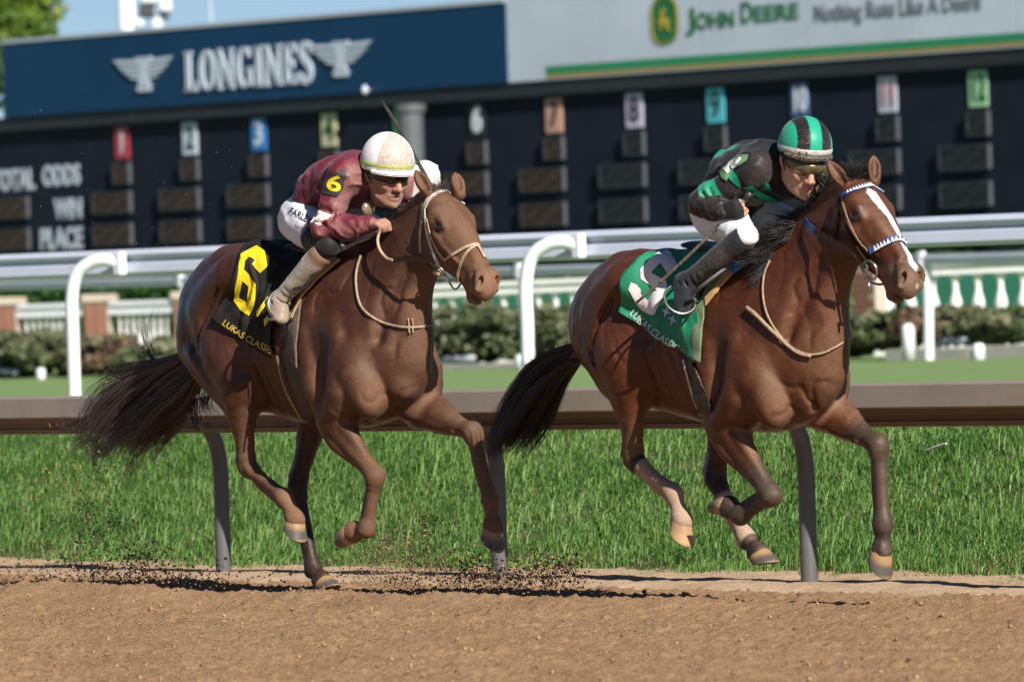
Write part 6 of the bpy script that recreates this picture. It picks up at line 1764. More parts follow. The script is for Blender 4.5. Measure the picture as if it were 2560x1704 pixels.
def jparts5(root, J, Hq, hands, jk, br, boots, hm, body, dome):
    bv = bvh_obj(jk)
    pp = px_decal("arm_patch", [[(1799, 428), (1845, 388), (1872, 388), (1868, 402), (1838, 422), (1818, 452), (1806, 446)]], fr5, bv, MATS["patch_green"], root, .006)
    g5 = [(588, 436), (608, 458), (566, 512), (536, 556), (508, 552), (494, 514), (478, 540), (492, 578), (468, 604), (428, 566), (440, 542), (482, 488), (516, 470), (534, 508), (548, 490)]
    px_decal("numeral", [[(1700 + a / 3.92, 280 + b / 3.92) for a, b in g5]], fr5, bvh_obj(pp), MATS["num_white"], pp, .003, 2)
    zz = lambda P: [(1700 + a / 3.92, 280 + b / 3.92) for a, b in P]
    gm = mat("silk_green", (.012, .26, .15), .5, spec=.25, noise=.15, nscale=20)
    px_decal("silk_stripe", [zz([(615, 735), (700, 722), (820, 790), (940, 850), (1040, 882), (1120, 886), (1110, 905), (1000, 908), (860, 872), (720, 800)])], fr5, bv, gm, jk, .004, 3)
    px_decal("silk_stripe", [zz([(470, 640), (520, 580), (560, 620), (600, 700), (590, 745), (520, 690)])], fr5, bv, gm, jk, .004, 3)
    # band lettering
    bm_ = bvh_obj(*[c for c in hm.children if c.name.startswith("helmet_band")])
    px_text("band_lettering", "Jockeys' Guild", fr5, bm_, [(1994, 384), (2030, 394), (2070, 397)], 7, MATS["print_ink"], hm, .002, .0)
    # fingerless glove on the whip hand
    wr, d, g, pn, tips = hands['R']; B = Field(wr - .11, wr + .14, .005)
    B.chain([wr - d * .03, wr + d * .035, wr + d * .072], [(.033, .030), (.041, .027), (.045, .023)], .015, g)
    for k0, k1, k2, k3 in tips: B.chain([k0, lerp(k0, k1, .8)], [.0135, .0125], .006)
    V, Q = B.skin(1); me = mesh_from("glove", V, Q); set_color(me, "tint", np.tile(np.array([.013, .013, .015]), (len(V), 1))); obj("glove", me, MATS["glove"], root)
    b = MB(); b.tube([wr - d * .045, wr - d * .012], .036, 16); b.build("wrist_band", mat("wrist_tan", (.20, .15, .07), .7, noise=.6, nscale=80, c2=(.04, .03, .02)), root)

D6 = dict(J=dict(pel=(782, 530, 0), chest=(898, 448, 0), neck=(935, 440, 0), shoR=(862, 440, -.15), shoL=(1003, 462, .16), elbR=(808, 570, -.25), wriR=(925, 563, -.13), handR=(955, 556, -.12),
                 elbL=fr6.hp(1066, 436, .30), wriL=fr6.hp(1082, 498, .22), handL=fr6.hp(1088, 520, .20),
                 hipR=(762, 560, -.13), kneeR=(822, 613, -.23), ankR=(696, 754, -.30), toeR=(708, 795, -.33), hipL=A3(-.22, .13, 1.78), kneeL=A3(.14, .21, 1.64), ankL=A3(-.20, .30, 1.40), toeL=A3(-.10, .33, 1.33)),
          head=dict(c=fr6.hp(968, 433, 0), f=A3(1, -.18, -.27), s=1.10), skin=(.36, .19, .13), goggle="goggle_dark", gripR=A3(.2, .9, .3), gripL=A3(.5, .2, .8), palmR=1,
          jacket=jacket6, breech=breech6, boot=boot6, boot_top=.17, arch=A3(-.03, 0, .05), stubble=.2,
          helmet=dict(c=(-.008, 0, .046), r=(.134, .113, .132), tilt=-.06, paint=helm6, bands=[(.845, .915, (.36, .58, .10), "helmet_band", 1.006)], peakc=(.66, .62, .60), peak=.8, dirt=.5))
D5 = dict(J=dict(pel=(1818, 500, 0), chest=(1922, 425, 0), neck=(1965, 410, 0), shoR=(1883, 425, -.16), shoL=(2035, 458, .16), elbR=(1754, 508, -.28), wriR=(1806, 528, -.27), handR=(1842, 522, -.25),
                 elbL=fr5.hp(2052, 512, .20), wriL=fr5.hp(2024, 548, .08), handL=fr5.hp(2012, 562, .06),
                 hipR=(1790, 540, -.13), kneeR=(1866, 590, -.23), ankR=(1718, 706, -.30), toeR=(1712, 772, -.32), hipL=A3(-.17, .13, 1.72), kneeL=A3(.15, .21, 1.60), ankL=A3(-.20, .30, 1.36), toeL=A3(-.10, .33, 1.30)),
          head=dict(c=fr5.hp(2010, 402, -.02), f=A3(1, -.44, -.50), s=1.08, roll=-.06), skin=(.52, .29, .20), goggle="goggle_gold", gripR=A3(-.3, .1, -.9), gripL=A3(.2, .9, .3), palmR=-1,
          jacket=jacket5, breech=breech5, boot=boot5, boot_top=.05, kr=.050, arch=A3(-.03, 0, .05), flush=.6,
          helmet=dict(c=(-.016, 0, .058), r=(.126, .108, .122), tilt=.10, paint=helm5, bands=[(.86, .955, (.62, .63, .64), "helmet_band", 1.008)], peakc=(.03, .035, .035), peak=.7, dirt=.5))
# ------------------------------------------------------------------ hair, tack
def hair_material(name, a, b, rough=.42):
    m = bpy.data.materials.new(name); m.use_nodes = True; nt = m.node_tree; nd = nt.nodes; lk = nt.links; s = nd["Principled BSDF"]
    at = nd.new("ShaderNodeAttribute"); at.attribute_name = "tint"
    lk.new(at.outputs["Color"], s.inputs["Base Color"]); s.inputs["Roughness"].default_value = rough; s.inputs["Specular IOR Level"].default_value = .5
    MATS[name] = m
hair_material("horse_hair", 0, 0)
def hair_from_guides(name, fr, guides, n, root, cols, seed, r0=.0022, r1=.0006, spread=.02, lat=.10, pts=14, wav=.01, clump=60):
    """guides: lists of (px, py, l); hairs run between neighbouring guides in small locks"""
    rg = np.random.default_rng(seed)
    G = []
    for g in guides:
        X = [fr.hp(*p) for p in g]; X = np.array(smooth_path(X, 8)); seg = np.r_[0, np.cumsum(np.linalg.norm(np.diff(X, axis=0), axis=1))]
        t = np.linspace(0, seg[-1], pts); G.append(np.stack([np.interp(t, seg, X[:, i]) for i in range(3)], 1))
    G = np.array(G); m = len(G)
    cl = rg.uniform(0, m - 1.001, clump); cly = rg.normal(0, lat * .5, clump); cls = rg.uniform(.72, 1.06, clump); clw = rg.normal(0, 1, (clump, 3))
    k = rg.integers(0, clump, n)
    u = np.clip(cl[k] + rg.normal(0, .10, n), 0, m - 1.001); i = u.astype(int); f = (u - i)[:, None, None]
    P = G[i] * (1 - f) + G[i + 1] * f
    t = np.linspace(0, 1, pts)[None, :, None]
    Lk = cls[k] * rg.uniform(.75, 1.03, n)
    # shorter hairs: resample along the path
    q = np.clip(np.linspace(0, 1, pts)[None] * Lk[:, None] * (pts - 1), 0, pts - 1.001); qi = q.astype(int); qf = (q - qi)[..., None]
    P = np.take_along_axis(P, np.repeat(qi[..., None], 3, 2), 1) * (1 - qf) + np.take_along_axis(P, np.repeat(np.minimum(qi + 1, pts - 1)[..., None], 3, 2), 1) * qf
    P[..., 1] += (cly[k] + rg.normal(0, lat * .12, n))[:, None] * np.sqrt(t[..., 0])
    ph = clw[k, 0][:, None]
    P[..., 2] += wav * np.sin(t[..., 0] * 7 + ph * 3) * t[..., 0] + (clw[k, 1] * spread)[:, None] * t[..., 0] ** 1.3 + rg.normal(0, spread * .45, n)[:, None] * t[..., 0] ** 1.4
    P[..., 0] += wav * np.cos(t[..., 0] * 6 + ph * 4) * t[..., 0] + (clw[k, 2] * spread)[:, None] * t[..., 0] ** 1.3
    V, Q = strands(P, r0 * rg.uniform(.7, 1.3, n), r1)
    me = mesh_from(name, V, Q); c = np.array(cols)[rg.integers(0, len(cols), n)] * rg.uniform(.7, 1.3, n)[:, None]
    set_color(me, "tint", np.repeat(c, pts * 3, 0)); return obj(name, me, MATS["horse_hair"], root)
BLK = [(.012, .010, .010), (.016, .013, .012), (.022, .017, .015)]; BRN = [(.040, .028, .022), (.065, .046, .036), (.095, .068, .053), (.14, .105, .082)]
def tail6(root):
    z = 0.0
    G = [[(462, 878, z), (420, 893, z), (375, 912, z), (320, 935, z), (262, 968, z), (218, 1015, z), (192, 1060, z), (190, 1100, z)],
         [(462, 890, z), (415, 915, z), (360, 948, z), (305, 990, z), (255, 1040, z), (222, 1085, z), (222, 1125, z)],
         [(466, 902, z), (420, 938, z), (370, 985, z), (320, 1030, z), (275, 1080, z), (248, 1120, z), (262, 1148, z)],
         [(475, 920, z), (435, 965, z), (392, 1015, z), (345, 1065, z), (300, 1110, z), (290, 1148, z)],
         [(490, 930, z), (455, 985, z), (415, 1030, z), (370, 1080, z), (330, 1120, z), (312, 1145, z)],
         [(505, 935, z), (480, 990, z), (445, 1040, z), (405, 1080, z), (360, 1115, z)]]
    hair_from_guides("tail", fr6, G, 2600, root, BRN, 31, .0026, .0006, .055, .14, 15, .022, 70)
    W = [[(395, 905, 0), (365, 900, 0), (352, 870, 0), (345, 830, 0), (318, 795, 0), (285, 785, 0)], [(400, 910, 0), (378, 880, 0), (372, 850, 0), (380, 820, 0), (398, 800, 0)]]
    hair_from_guides("tail_wisps", fr6, W, 40, root, BRN, 32, .0014, .0005, .03, .06, 12, .02, 9)
    W = [[(240, 1030, 0), (195, 1048, 0), (165, 1046, 0), (135, 1042, 0)], [(230, 1090, 0), (195, 1110, 0), (160, 1122, 0)], [(280, 1140, 0), (255, 1150, 0), (225, 1152, 0)]]
    hair_from_guides("tail_wisps", fr6, W, 90, root, BRN, 33, .0016, .0005, .03, .06, 10, .012, 14)
    W = [[(500, 955, .05), (495, 1000, .05), (500, 1040, .05), (515, 1062, .05)], [(530, 985, .05), (525, 1020, .05), (535, 1055, .05)], [(470, 1000, .05), (470, 1030, .05), (480, 1062, .05)]]
    hair_from_guides("tail_wisps", fr6, W, 120, root, BLK, 34, .0016, .0005, .03, .05, 10, .015, 16)
def tail5(root):
    z = 0.0
    G = [[(1438, 858, z), (1400, 868, z), (1358, 893, z), (1322, 930, z), (1290, 975, z), (1262, 1030, z), (1244, 1085, z), (1224, 1128, z)],
         [(1440, 872, z), (1402, 890, z), (1365, 920, z), (1330, 960, z), (1302, 1005, z), (1275, 1055, z), (1252, 1100, z), (1235, 1130, z)],
         [(1445, 888, z), (1410, 912, z), (1375, 948, z), (1345, 990, z), (1318, 1035, z), (1290, 1078, z), (1262, 1112, z), (1235, 1132, z)],
         [(1452, 902, z), (1420, 930, z), (1390, 965, z), (1365, 1010, z), (1338, 1052, z), (1305, 1090, z), (1270, 1118, z)]]
    hair_from_guides("tail", fr5, G, 2300, root, BLK, 41, .0028, .0006, .026, .09, 15, .014, 60)
    W = [[(1365, 895, 0), (1330, 900, 0), (1312, 875, 0), (1302, 840, 0)], [(1350, 905, 0), (1335, 865, 0), (1322, 820, 0)], [(1380, 880, 0), (1366, 845, 0), (1352, 812, 0)], [(1385, 875, 0), (1390, 850, 0), (1392, 830, 0)]]
    hair_from_guides("tail_wisps", fr5, W, 40, root, BLK, 42, .0012, .0004, .02, .05, 12, .015, 12)
    W = [[(1350, 930, 0), (1310, 905, 0), (1300, 925, 0), (1292, 960, 0)], [(1340, 925, 0), (1305, 910, 0), (1292, 890, 0)]]
    hair_from_guides("tail_wisps", fr5, W, 16, root, BLK, 43, .0012, .0004, .02, .05, 12, .01, 6)
def mane(root, fr, S, cols, seed, n, lens, back, side=1):
    """hair along the crest, blown back by the gallop"""
    rg = np.random.default_rng(seed); cr = np.array(smooth_path([np.array(p, float) for p in S['crest']], 10)); m = len(cr)
    lk = 46; li = rg.uniform(0, m - 1.01, lk); k = rg.integers(0, lk, n); t0 = np.clip(li[k] + rg.normal(0, .8, n), 0, m - 1.01); i = t0.astype(int); f = (t0 - i)[:, None]
    base = cr[i] * (1 - f) + cr[np.minimum(i + 1, m - 1)] * f; base[:, 2] += .035; base[:, 1] += rg.uniform(-.02, .025, n)
    L = rg.uniform(*lens, n); bd = back[0] + rg.normal(0, .12, lk)[k]; ud = back[1] + rg.normal(0, .22, lk)[k]; sd = side * (back[2] + rg.normal(0, .25, lk)[k])
    pts = 10; t = np.linspace(0, 1, pts)[None]
    P = np.zeros((n, pts, 3)); 
    P[..., 0] = base[:, :1] + (bd * L)[:, None] * t; P[..., 1] = base[:, 1:2] + (sd * L)[:, None] * t + .01 * np.sin(t * 6 + k[:, None]); P[..., 2] = base[:, 2:] + (ud * L)[:, None] * t - (L * .55)[:, None] * t ** 2
    V, Q = strands(P, .0024 * rg.uniform(.7, 1.2, n), .0006); me = mesh_from("mane", V, Q); c = np.array(cols)[rg.integers(0, len(cols), n)] * rg.uniform(.7, 1.3, n)[:, None]
    set_color(me, "tint", np.repeat(c, pts * 3, 0)); return obj("mane", me, MATS["horse_hair"], root)
def forelock(root, S, cols, seed, n, L0):
    rg = np.random.default_rng(seed); H = S['head']; pts = 9; t = np.linspace(0, 1, pts)[None]
    b = np.array([H['Q'](rg.uniform(-.03, .02), .01, rg.normal(0, .022)) for _ in range(n)]); L = rg.uniform(.4, 1, n) * L0; a = rg.normal(0, .6, n); s = rg.normal(0, .5, n)
    P = b[:, None] + (L[:, None] * t)[..., None] * (H['nf'] * .85 + np.array([-.45, 0, .35])) + (L[:, None] * t ** 1.5)[..., None] * (a[:, None, None] * Yv * .6 + s[:, None, None] * np.array([-.6, 0, .15]))
    P[..., 2] -= (L * .25)[:, None] * t ** 2
    V, Q = strands(P, .0017, .0005); me = mesh_from("forelock", V, Q); c = np.array(cols)[rg.integers(0, len(cols), n)]; set_color(me, "tint", np.repeat(c, pts * 3, 0)); obj("forelock", me, MATS["horse_hair"], root)

# ---------------- leather, cloth
mat("leather_pale", (.50, .38, .25), .55, noise=.35, nscale=40, c2=(.30, .20, .12)); mat("leather_dark", (.030, .014, .009), .5, spec=.25, noise=.4, nscale=30); mat("leather_black", (.010, .010, .012), .45, noise=.4, nscale=30, c2=(.04, .033, .028)); mat("leather_tan", (.36, .24, .13), .6, noise=.4, nscale=40, c2=(.22, .14, .08))
mat("steel", (.45, .43, .40), .28, metal=.9); mat("pad_tan", (.55, .34, .14), .75, noise=.25, nscale=20); mat("pad_blue", (.03, .22, .52), .65, noise=.15, nscale=20)
mat("strap_white", (.62, .58, .54), .6, noise=.4, nscale=50, c2=(.40, .30, .22)); mat("strap_blue", (.018, .05, .22), .55, noise=.2, nscale=30); mat("pearl_white", (.80, .78, .74), .45); mat("rubber_blue", (.03, .06, .19), .6); mat("cord_tan", (.42, .31, .20), .75, noise=.5, nscale=60, c2=(.18, .13, .09)); mat("elastic_grey", (.12, .12, .13), .6)
def px_panel(name, poly, fr, bvh, material, parent, off=.008, thick=.006, mirror=True, cuts=4, wave=0.0, seed=0):
    o = px_decal(name, [poly], fr, bvh, None, parent, off, cuts)
    me = o.data
    if wave:
        n = len(me.vertices); co = np.zeros(n * 3, np.float32); me.vertices.foreach_get("co", co); co = co.reshape(-1, 3); nr = np.zeros(n * 3, np.float32); me.vertices.foreach_get("normal", nr)
        co += (np.abs(vnoise(co, 9, seed, 2)) * wave)[:, None] * np.sign(nr.reshape(-1, 3) @ np.array([0, -1, 0.3]))[:, None] * nr.reshape(-1, 3); me.vertices.foreach_set("co", co.ravel()); me.update()
    me.materials.clear(); me.materials.append(material)
    sm = o.modifiers.new("thick", 'SOLIDIFY'); sm.thickness = thick; sm.offset = 0
    if mirror:
        m2 = me.copy(); n = len(m2.vertices); co = np.zeros(n * 3, np.float32); m2.vertices.foreach_get("co", co); co = co.reshape(-1, 3); co[:, 1] *= -1; m2.vertices.foreach_set("co", co.ravel()); m2.flip_normals(); m2.update()
        p = bpy.data.objects.new(name, m2); put(p, parent); s2 = p.modifiers.new("thick", 'SOLIDIFY'); s2.thickness = thick; s2.offset = 0
    return o
def saddle_cloth(fr, bvh, rear, front_x, front_px, zc, label, material, wavefn, nu=64, nv=52):
    """number cloth: from the spine down both sides; its back edge and lower front corner lie where the photo shows them"""
    root = empty("saddle_cloth", tuple(fr.O), -R(fr.deg)); tag(root, label, "saddle cloth", "number cloths under the saddles")
    Rr = [cast(fr, bvh, p[0], p[1], 0)[0] for p in smooth_path([np.array(p, float) for p in rear], 10)]
    Rr = np.array([(q[0], max(0.0, math.atan2(-q[1], q[2] - zc))) for q in Rr]); Rr[0, 1] = 0.0
    for k in range(1, len(Rr)): Rr[k, 1] = max(Rr[k, 1], Rr[k - 1, 1] + 1e-3)
    tv = Rr[:, 1] / Rr[-1, 1]
    c = cast(fr, bvh, front_px[0], front_px[1], 0)[0]; thf = math.atan2(-c[1], c[2] - zc)
    G = np.zeros((nu, nv, 3)); NN = np.zeros((nu, nv, 3))
    for j in range(nv):
        v = j / (nv - 1); xr = np.interp(v, tv, Rr[:, 0]); xf = front_x + (c[0] - front_x) * v
        for i in range(nu):
            u = i / (nu - 1); x = xr + (xf - xr) * u; th = (Rr[-1, 1] + (thf - Rr[-1, 1]) * u + .09 * math.sin(math.pi * u)) * v
            d = Vector((0, -math.sin(th), math.cos(th))); o = Vector((x, 0, zc))
            h, n, _, _ = bvh.ray_cast(o + d * .9, -d)
            if h is None: h = o + d * .3; n = d
            G[i, j] = h; NN[i, j] = n
    for _ in range(3): G[1:-1, 1:-1] = (G[:-2, 1:-1] + G[2:, 1:-1] + G[1:-1, :-2] + G[1:-1, 2:] + 2 * G[1:-1, 1:-1]) / 6
    Uu, Vv = np.meshgrid(np.linspace(0, 1, nu), np.linspace(0, 1, nv), indexing='ij')
    G = G + NN * (.011 + wavefn(Uu, Vv))[..., None]
    i = np.arange(nu - 1)[:, None] * nv + np.arange(nv - 1)[None]; Q = np.stack([i, i + 1, i + nv + 1, i + nv], -1).reshape(-1, 4)
    V = G.reshape(-1, 3)
    me = mesh_from("cloth", V, Q); o = obj("cloth", me, material, root); sm = o.modifiers.new("thick", 'SOLIDIFY'); sm.thickness = .004; sm.offset = 0
    me2 = mesh_from("cloth", V * np.array([1, -1, 1]), Q[:, ::-1].copy()); o2 = obj("cloth", me2, material, root); sm = o2.modifiers.new("thick", 'SOLIDIFY'); sm.thickness = .004; sm.offset = 0
    return root, o
def zpx(pts, ox, oy, k): return [(ox + x / k, oy + y / k) for x, y in pts]

def head_bvh(S):
    B = Field((.35, -.3, 1.15), (1.2, .3, 2.1), .010); nk = S['neck']; B.chain([p for p, w, h in nk], [(w, h) for p, w, h in nk], .09, Yv, sub=3); head_parts(B, S['head']); V, Q = B.skin(1); return bvh_of(V, Q)
def tack6(V6, Q6):
    bv = bvh_of(V6, Q6); bh = head_bvh(S6)
    mat("cloth_black", (.010, .010, .012), .7, spec=.15, noise=.5, nscale=14, c2=(.030, .026, .022), bump=.3, bscale=150)
    wf = lambda u, v: .016 * np.maximum(0, np.sin(u * 17 + 2.5 * v + 1.5 * np.sin(v * 4))) ** 1.6 * sstep(.2, .6, v) * (1 - .6 * sstep(.82, 1, v)) + .010 * vnoise(np.stack([u.ravel() * 7, v.ravel() * 7, 0 * u.ravel()], 1), 1, 5, 2).reshape(u.shape) * sstep(.1, .4, v) + .008
    root, cl = saddle_cloth(fr6, bv, [(612, 618), (602, 650), (592, 690), (572, 742), (538, 800)], -.30, (690, 896), 1.28, "black number cloth with yellow 6 draped over the trailing horse", MATS["cloth_black"], wf)
    bc = bvh_obj(cl)
    six = zpx([(650, 165), (470, 260), (440, 470), (405, 640), (400, 800), (470, 900), (570, 965), (615, 905), (640, 780), (642, 600), (590, 505), (508, 432), (520, 340), (575, 290), (635, 325), (598, 375), (700, 472), (790, 385), (796, 290), (740, 220)], 500, 580, 4.612)
    hole = zpx([(490, 560), (455, 755), (552, 806), (562, 625)], 500, 580, 4.612)
    # ring cut open between the outline and the hole
    i = 3; ring = six[:i + 1] + [hole[1], hole[2], hole[3], hole[0], (hole[1][0] + .01, hole[1][1] - .01)] + [(six[i][0] + .01, six[i][1] + .01)] + six[i + 1:]
    px_decal("numeral", [ring], fr6, bc, mat("cloth_yellow", (.78, .60, .015), .6, noise=.18, nscale=20), root, .006, 4)
    px_decal("numeral_edge", [zpx([(785, 740), (660, 915), (668, 985), (700, 930), (790, 800)], 500, 580, 4.612), zpx([(745, 1010), (795, 960), (790, 1045), (755, 1090)], 500, 580, 4.612)], fr6, bc, MATS["cloth_yellow"], root, .006, 3)
    px_text("lettering", "LUKAS CLASSIC", fr6, bc, [(556, 812), (618, 853), (684, 886)], 16, mat("thread_gold", (.52, .36, .04), .6), root, .006, .012)
    # saddle with pad, girth and stirrups
    s = empty("saddle", tuple(fr6.O), -R(51)); tag(s, "light racing saddle with tan pad under the jockey in maroon", "saddle", "racing saddles")
    px_panel("pad", zpx([(1590, 310), (1275, 450), (1170, 640), (1070, 850), (1040, 1010), (1095, 1000), (1190, 760), (1370, 560), (1640, 330)], 500, 580, 4.612), fr6, bv, MATS["pad_tan"], s, .014, .012)
    px_panel("flap", zpx([(1290, 470), (1180, 600), (1080, 790), (1010, 1000), (960, 1200), (1020, 1200), (1060, 1010), (1150, 800), (1320, 500)], 500, 580, 4.612), fr6, bv, MATS["leather_black"], s, .022, .006)
    px_panel("pad_skirt", zpx([(1095, 1000), (1060, 1000), (1020, 1200), (1010, 1380), (1060, 1450), (1140, 1560), (1130, 1300), (1190, 780), (1150, 850)], 500, 580, 4.612), fr6, bv, mat("skirt_dirty", (.20, .15, .10), .8, noise=.6, nscale=22, c2=(.07, .06, .05)), s, .012, .008)
    B = Field((-.5, -.2, 1.5), (.15, .2, 1.82), .008); B.chain([(-.40, 0, 1.675), (-.2, 0, 1.64), (-.02, 0, 1.665)], [(.12, .02), (.10, .02), (.09, .022)], .03, Yv); V, Q = B.skin(1); obj("seat", mesh_from("seat", V, Q), MATS["leather_black"], s)
    b = MB(); px_strap(b, fr6, bv, [(720, 870), (735, 930), (750, 980), (764, 1015), (776, 1042)], .075, .006, .006, mirror=True); b.build("girth", MATS["leather_black"], s)
    b = MB(); px_strap(b, fr6, bv, [(697, 888), (712, 950), (728, 990), (744, 1020), (756, 1040)], .014, .013, .004, mirror=True); b.build("girth_edge", MATS["leather_tan"], s)
    foot = fr6.hp(700, 782, -.315)
    b = MB(); b.strap([fr6.hp(806, 655, -.235), fr6.hp(760, 720, -.30), foot + A3(.01, 0, .11)], np.array([[0, -1, .2]] * 3), .018, .004); b.build("stirrup_leather", MATS["leather_black"], s)
    b = MB(); b.ring(foot + A3(0, 0, .035), (1, 0, .2), .062, .006, 20, 8, 1.1); b.box(tuple(foot + A3(-.02, -.06, -.035)), tuple(foot + A3(.03, .06, -.022))); b.build("stirrup_iron", MATS["steel"], s, smooth=True)
    # bridle
    br = empty("bridle", tuple(fr6.O), -R(51)); tag(br, "pale leather bridle with crossed noseband on the trailing horse's head", "bridle", "bridles")
    b = MB(); px_strap(b, fr6, bh, [(1064, 518), (1073, 499), (1092, 484), (1112, 477), (1132, 474), (1150, 479), (1163, 489), (1169, 502)], .024, .003, .006); b.build("browband", MATS["strap_white"], br)
    b = MB(); px_strap(b, fr6, bh, [(1063, 512), (1064, 545), (1071, 588), (1085, 632), (1099, 664)], .017, .003, .005, mirror=True); b.build("cheek_strap", MATS["strap_white"], br)
    b = MB(); px_strap(b, fr6, bh, [(1060, 508), (1056, 550), (1052, 600), (1054, 640)], .017, .003, .005, mirror=True); b.build("throat_latch", MATS["leather_pale"], br)
    b = MB(); px_strap(b, fr6, bh, [(1068, 545), (1080, 592), (1098, 630), (1114, 650)], .012, .004, .005, mirror=True); b.build("noseband_strap", MATS["leather_pale"], br)
    b = MB(); px_strap(b, fr6, bh, [(1112, 650), (1135, 634), (1160, 620), (1182, 613), (1196, 612)], .014, .004, .005); px_strap(b, fr6, bh, [(1190, 613), (1172, 628), (1158, 650), (1149, 678), (1145, 700), (1130, 708)], .014, .006, .005); px_strap(b, fr6, bh, [(1190, 613), (1200, 626), (1210, 645)], .014, .005, .005); b.build("noseband", MATS["leather_pale"], br)
    H = S6['head']; c, n = cast(fr6, bv, 1106, 672, .012)
    b = MB(); b.ring(c, n, .036, .005, 22, 8); b.build("bit_ring", MATS["steel"], br, smooth=True); b = MB(); b.ring(c * A3(1, -1, 1), n * A3(1, -1, 1), .036, .005, 22, 8); b.build("bit_ring", MATS["steel"], br, smooth=True)
    b = MB(); b.tube(smooth_path([c, c + A3(.03, .02, -.05), c * A3(1, 0, 1) + A3(.03, 0, -.09), c * A3(1, -1, 1) + A3(.03, -.02, -.05), c * A3(1, -1, 1)], 5), .005, 8); b.build("chin_strap", MATS["steel"], br)
    b = MB(); b.tube([c + n * .012 - A3(.03, 0, .0), c + n * .014, c + n * .012 + A3(.012, 0, -.012)], [.014, .018, .012], 10); b.build("bit_guard", MATS["leather_pale"], br, smooth=True)
    # reins: from the ring to the hand, and the loop lying on the chest
    rn = empty("reins", tuple(fr6.O), -R(51)); tag(rn, "reins of the trailing horse, dark by the bit and pale in the hand", "reins", "reins")
    c2 = c + n * .01
    P = [c2, fr6.hp(1072, 659, -.12), fr6.hp(1045, 648, -.14), fr6.hp(1010, 647, -.15), fr6.hp(982, 651, -.155)]
    b = MB(); b.strap(smooth_path(P, 6), np.array([[-.2, -1, .1]] * 25), .024, .004); b.build("rein", MATS["leather_dark"], rn)
    P = [fr6.hp(984, 651, -.155), fr6.hp(966, 645, -.155), fr6.hp(950, 625, -.155), fr6.hp(944, 602, -.15), fr6.hp(949, 580, -.14), fr6.hp(958, 566, -.135)]
    b = MB(); b.tube(smooth_path(P, 6), [.0075] * 31, 8); b.build("rein_grip", MATS["leather_pale"], rn, smooth=True)
    b = MB(); px_tube(b, fr6, bv, [(905, 640), (896, 668), (892, 700), (896, 740), (906, 768), (926, 788), (958, 806), (1000, 816), (1040, 818), (1078, 812)], .0065, .008); b.build("rein_loop", MATS["cord_tan"], rn, smooth=True)
    b = MB(); px_tube(b, fr6, bv, [(1021, 795), (1022, 812), (1024, 834)], .004, .009); px_tube(b, fr6, bv, [(1030, 795), (1032, 815), (1031, 832)], .004, .009); b.build("rein_end", MATS["cord_tan"], rn, smooth=True)
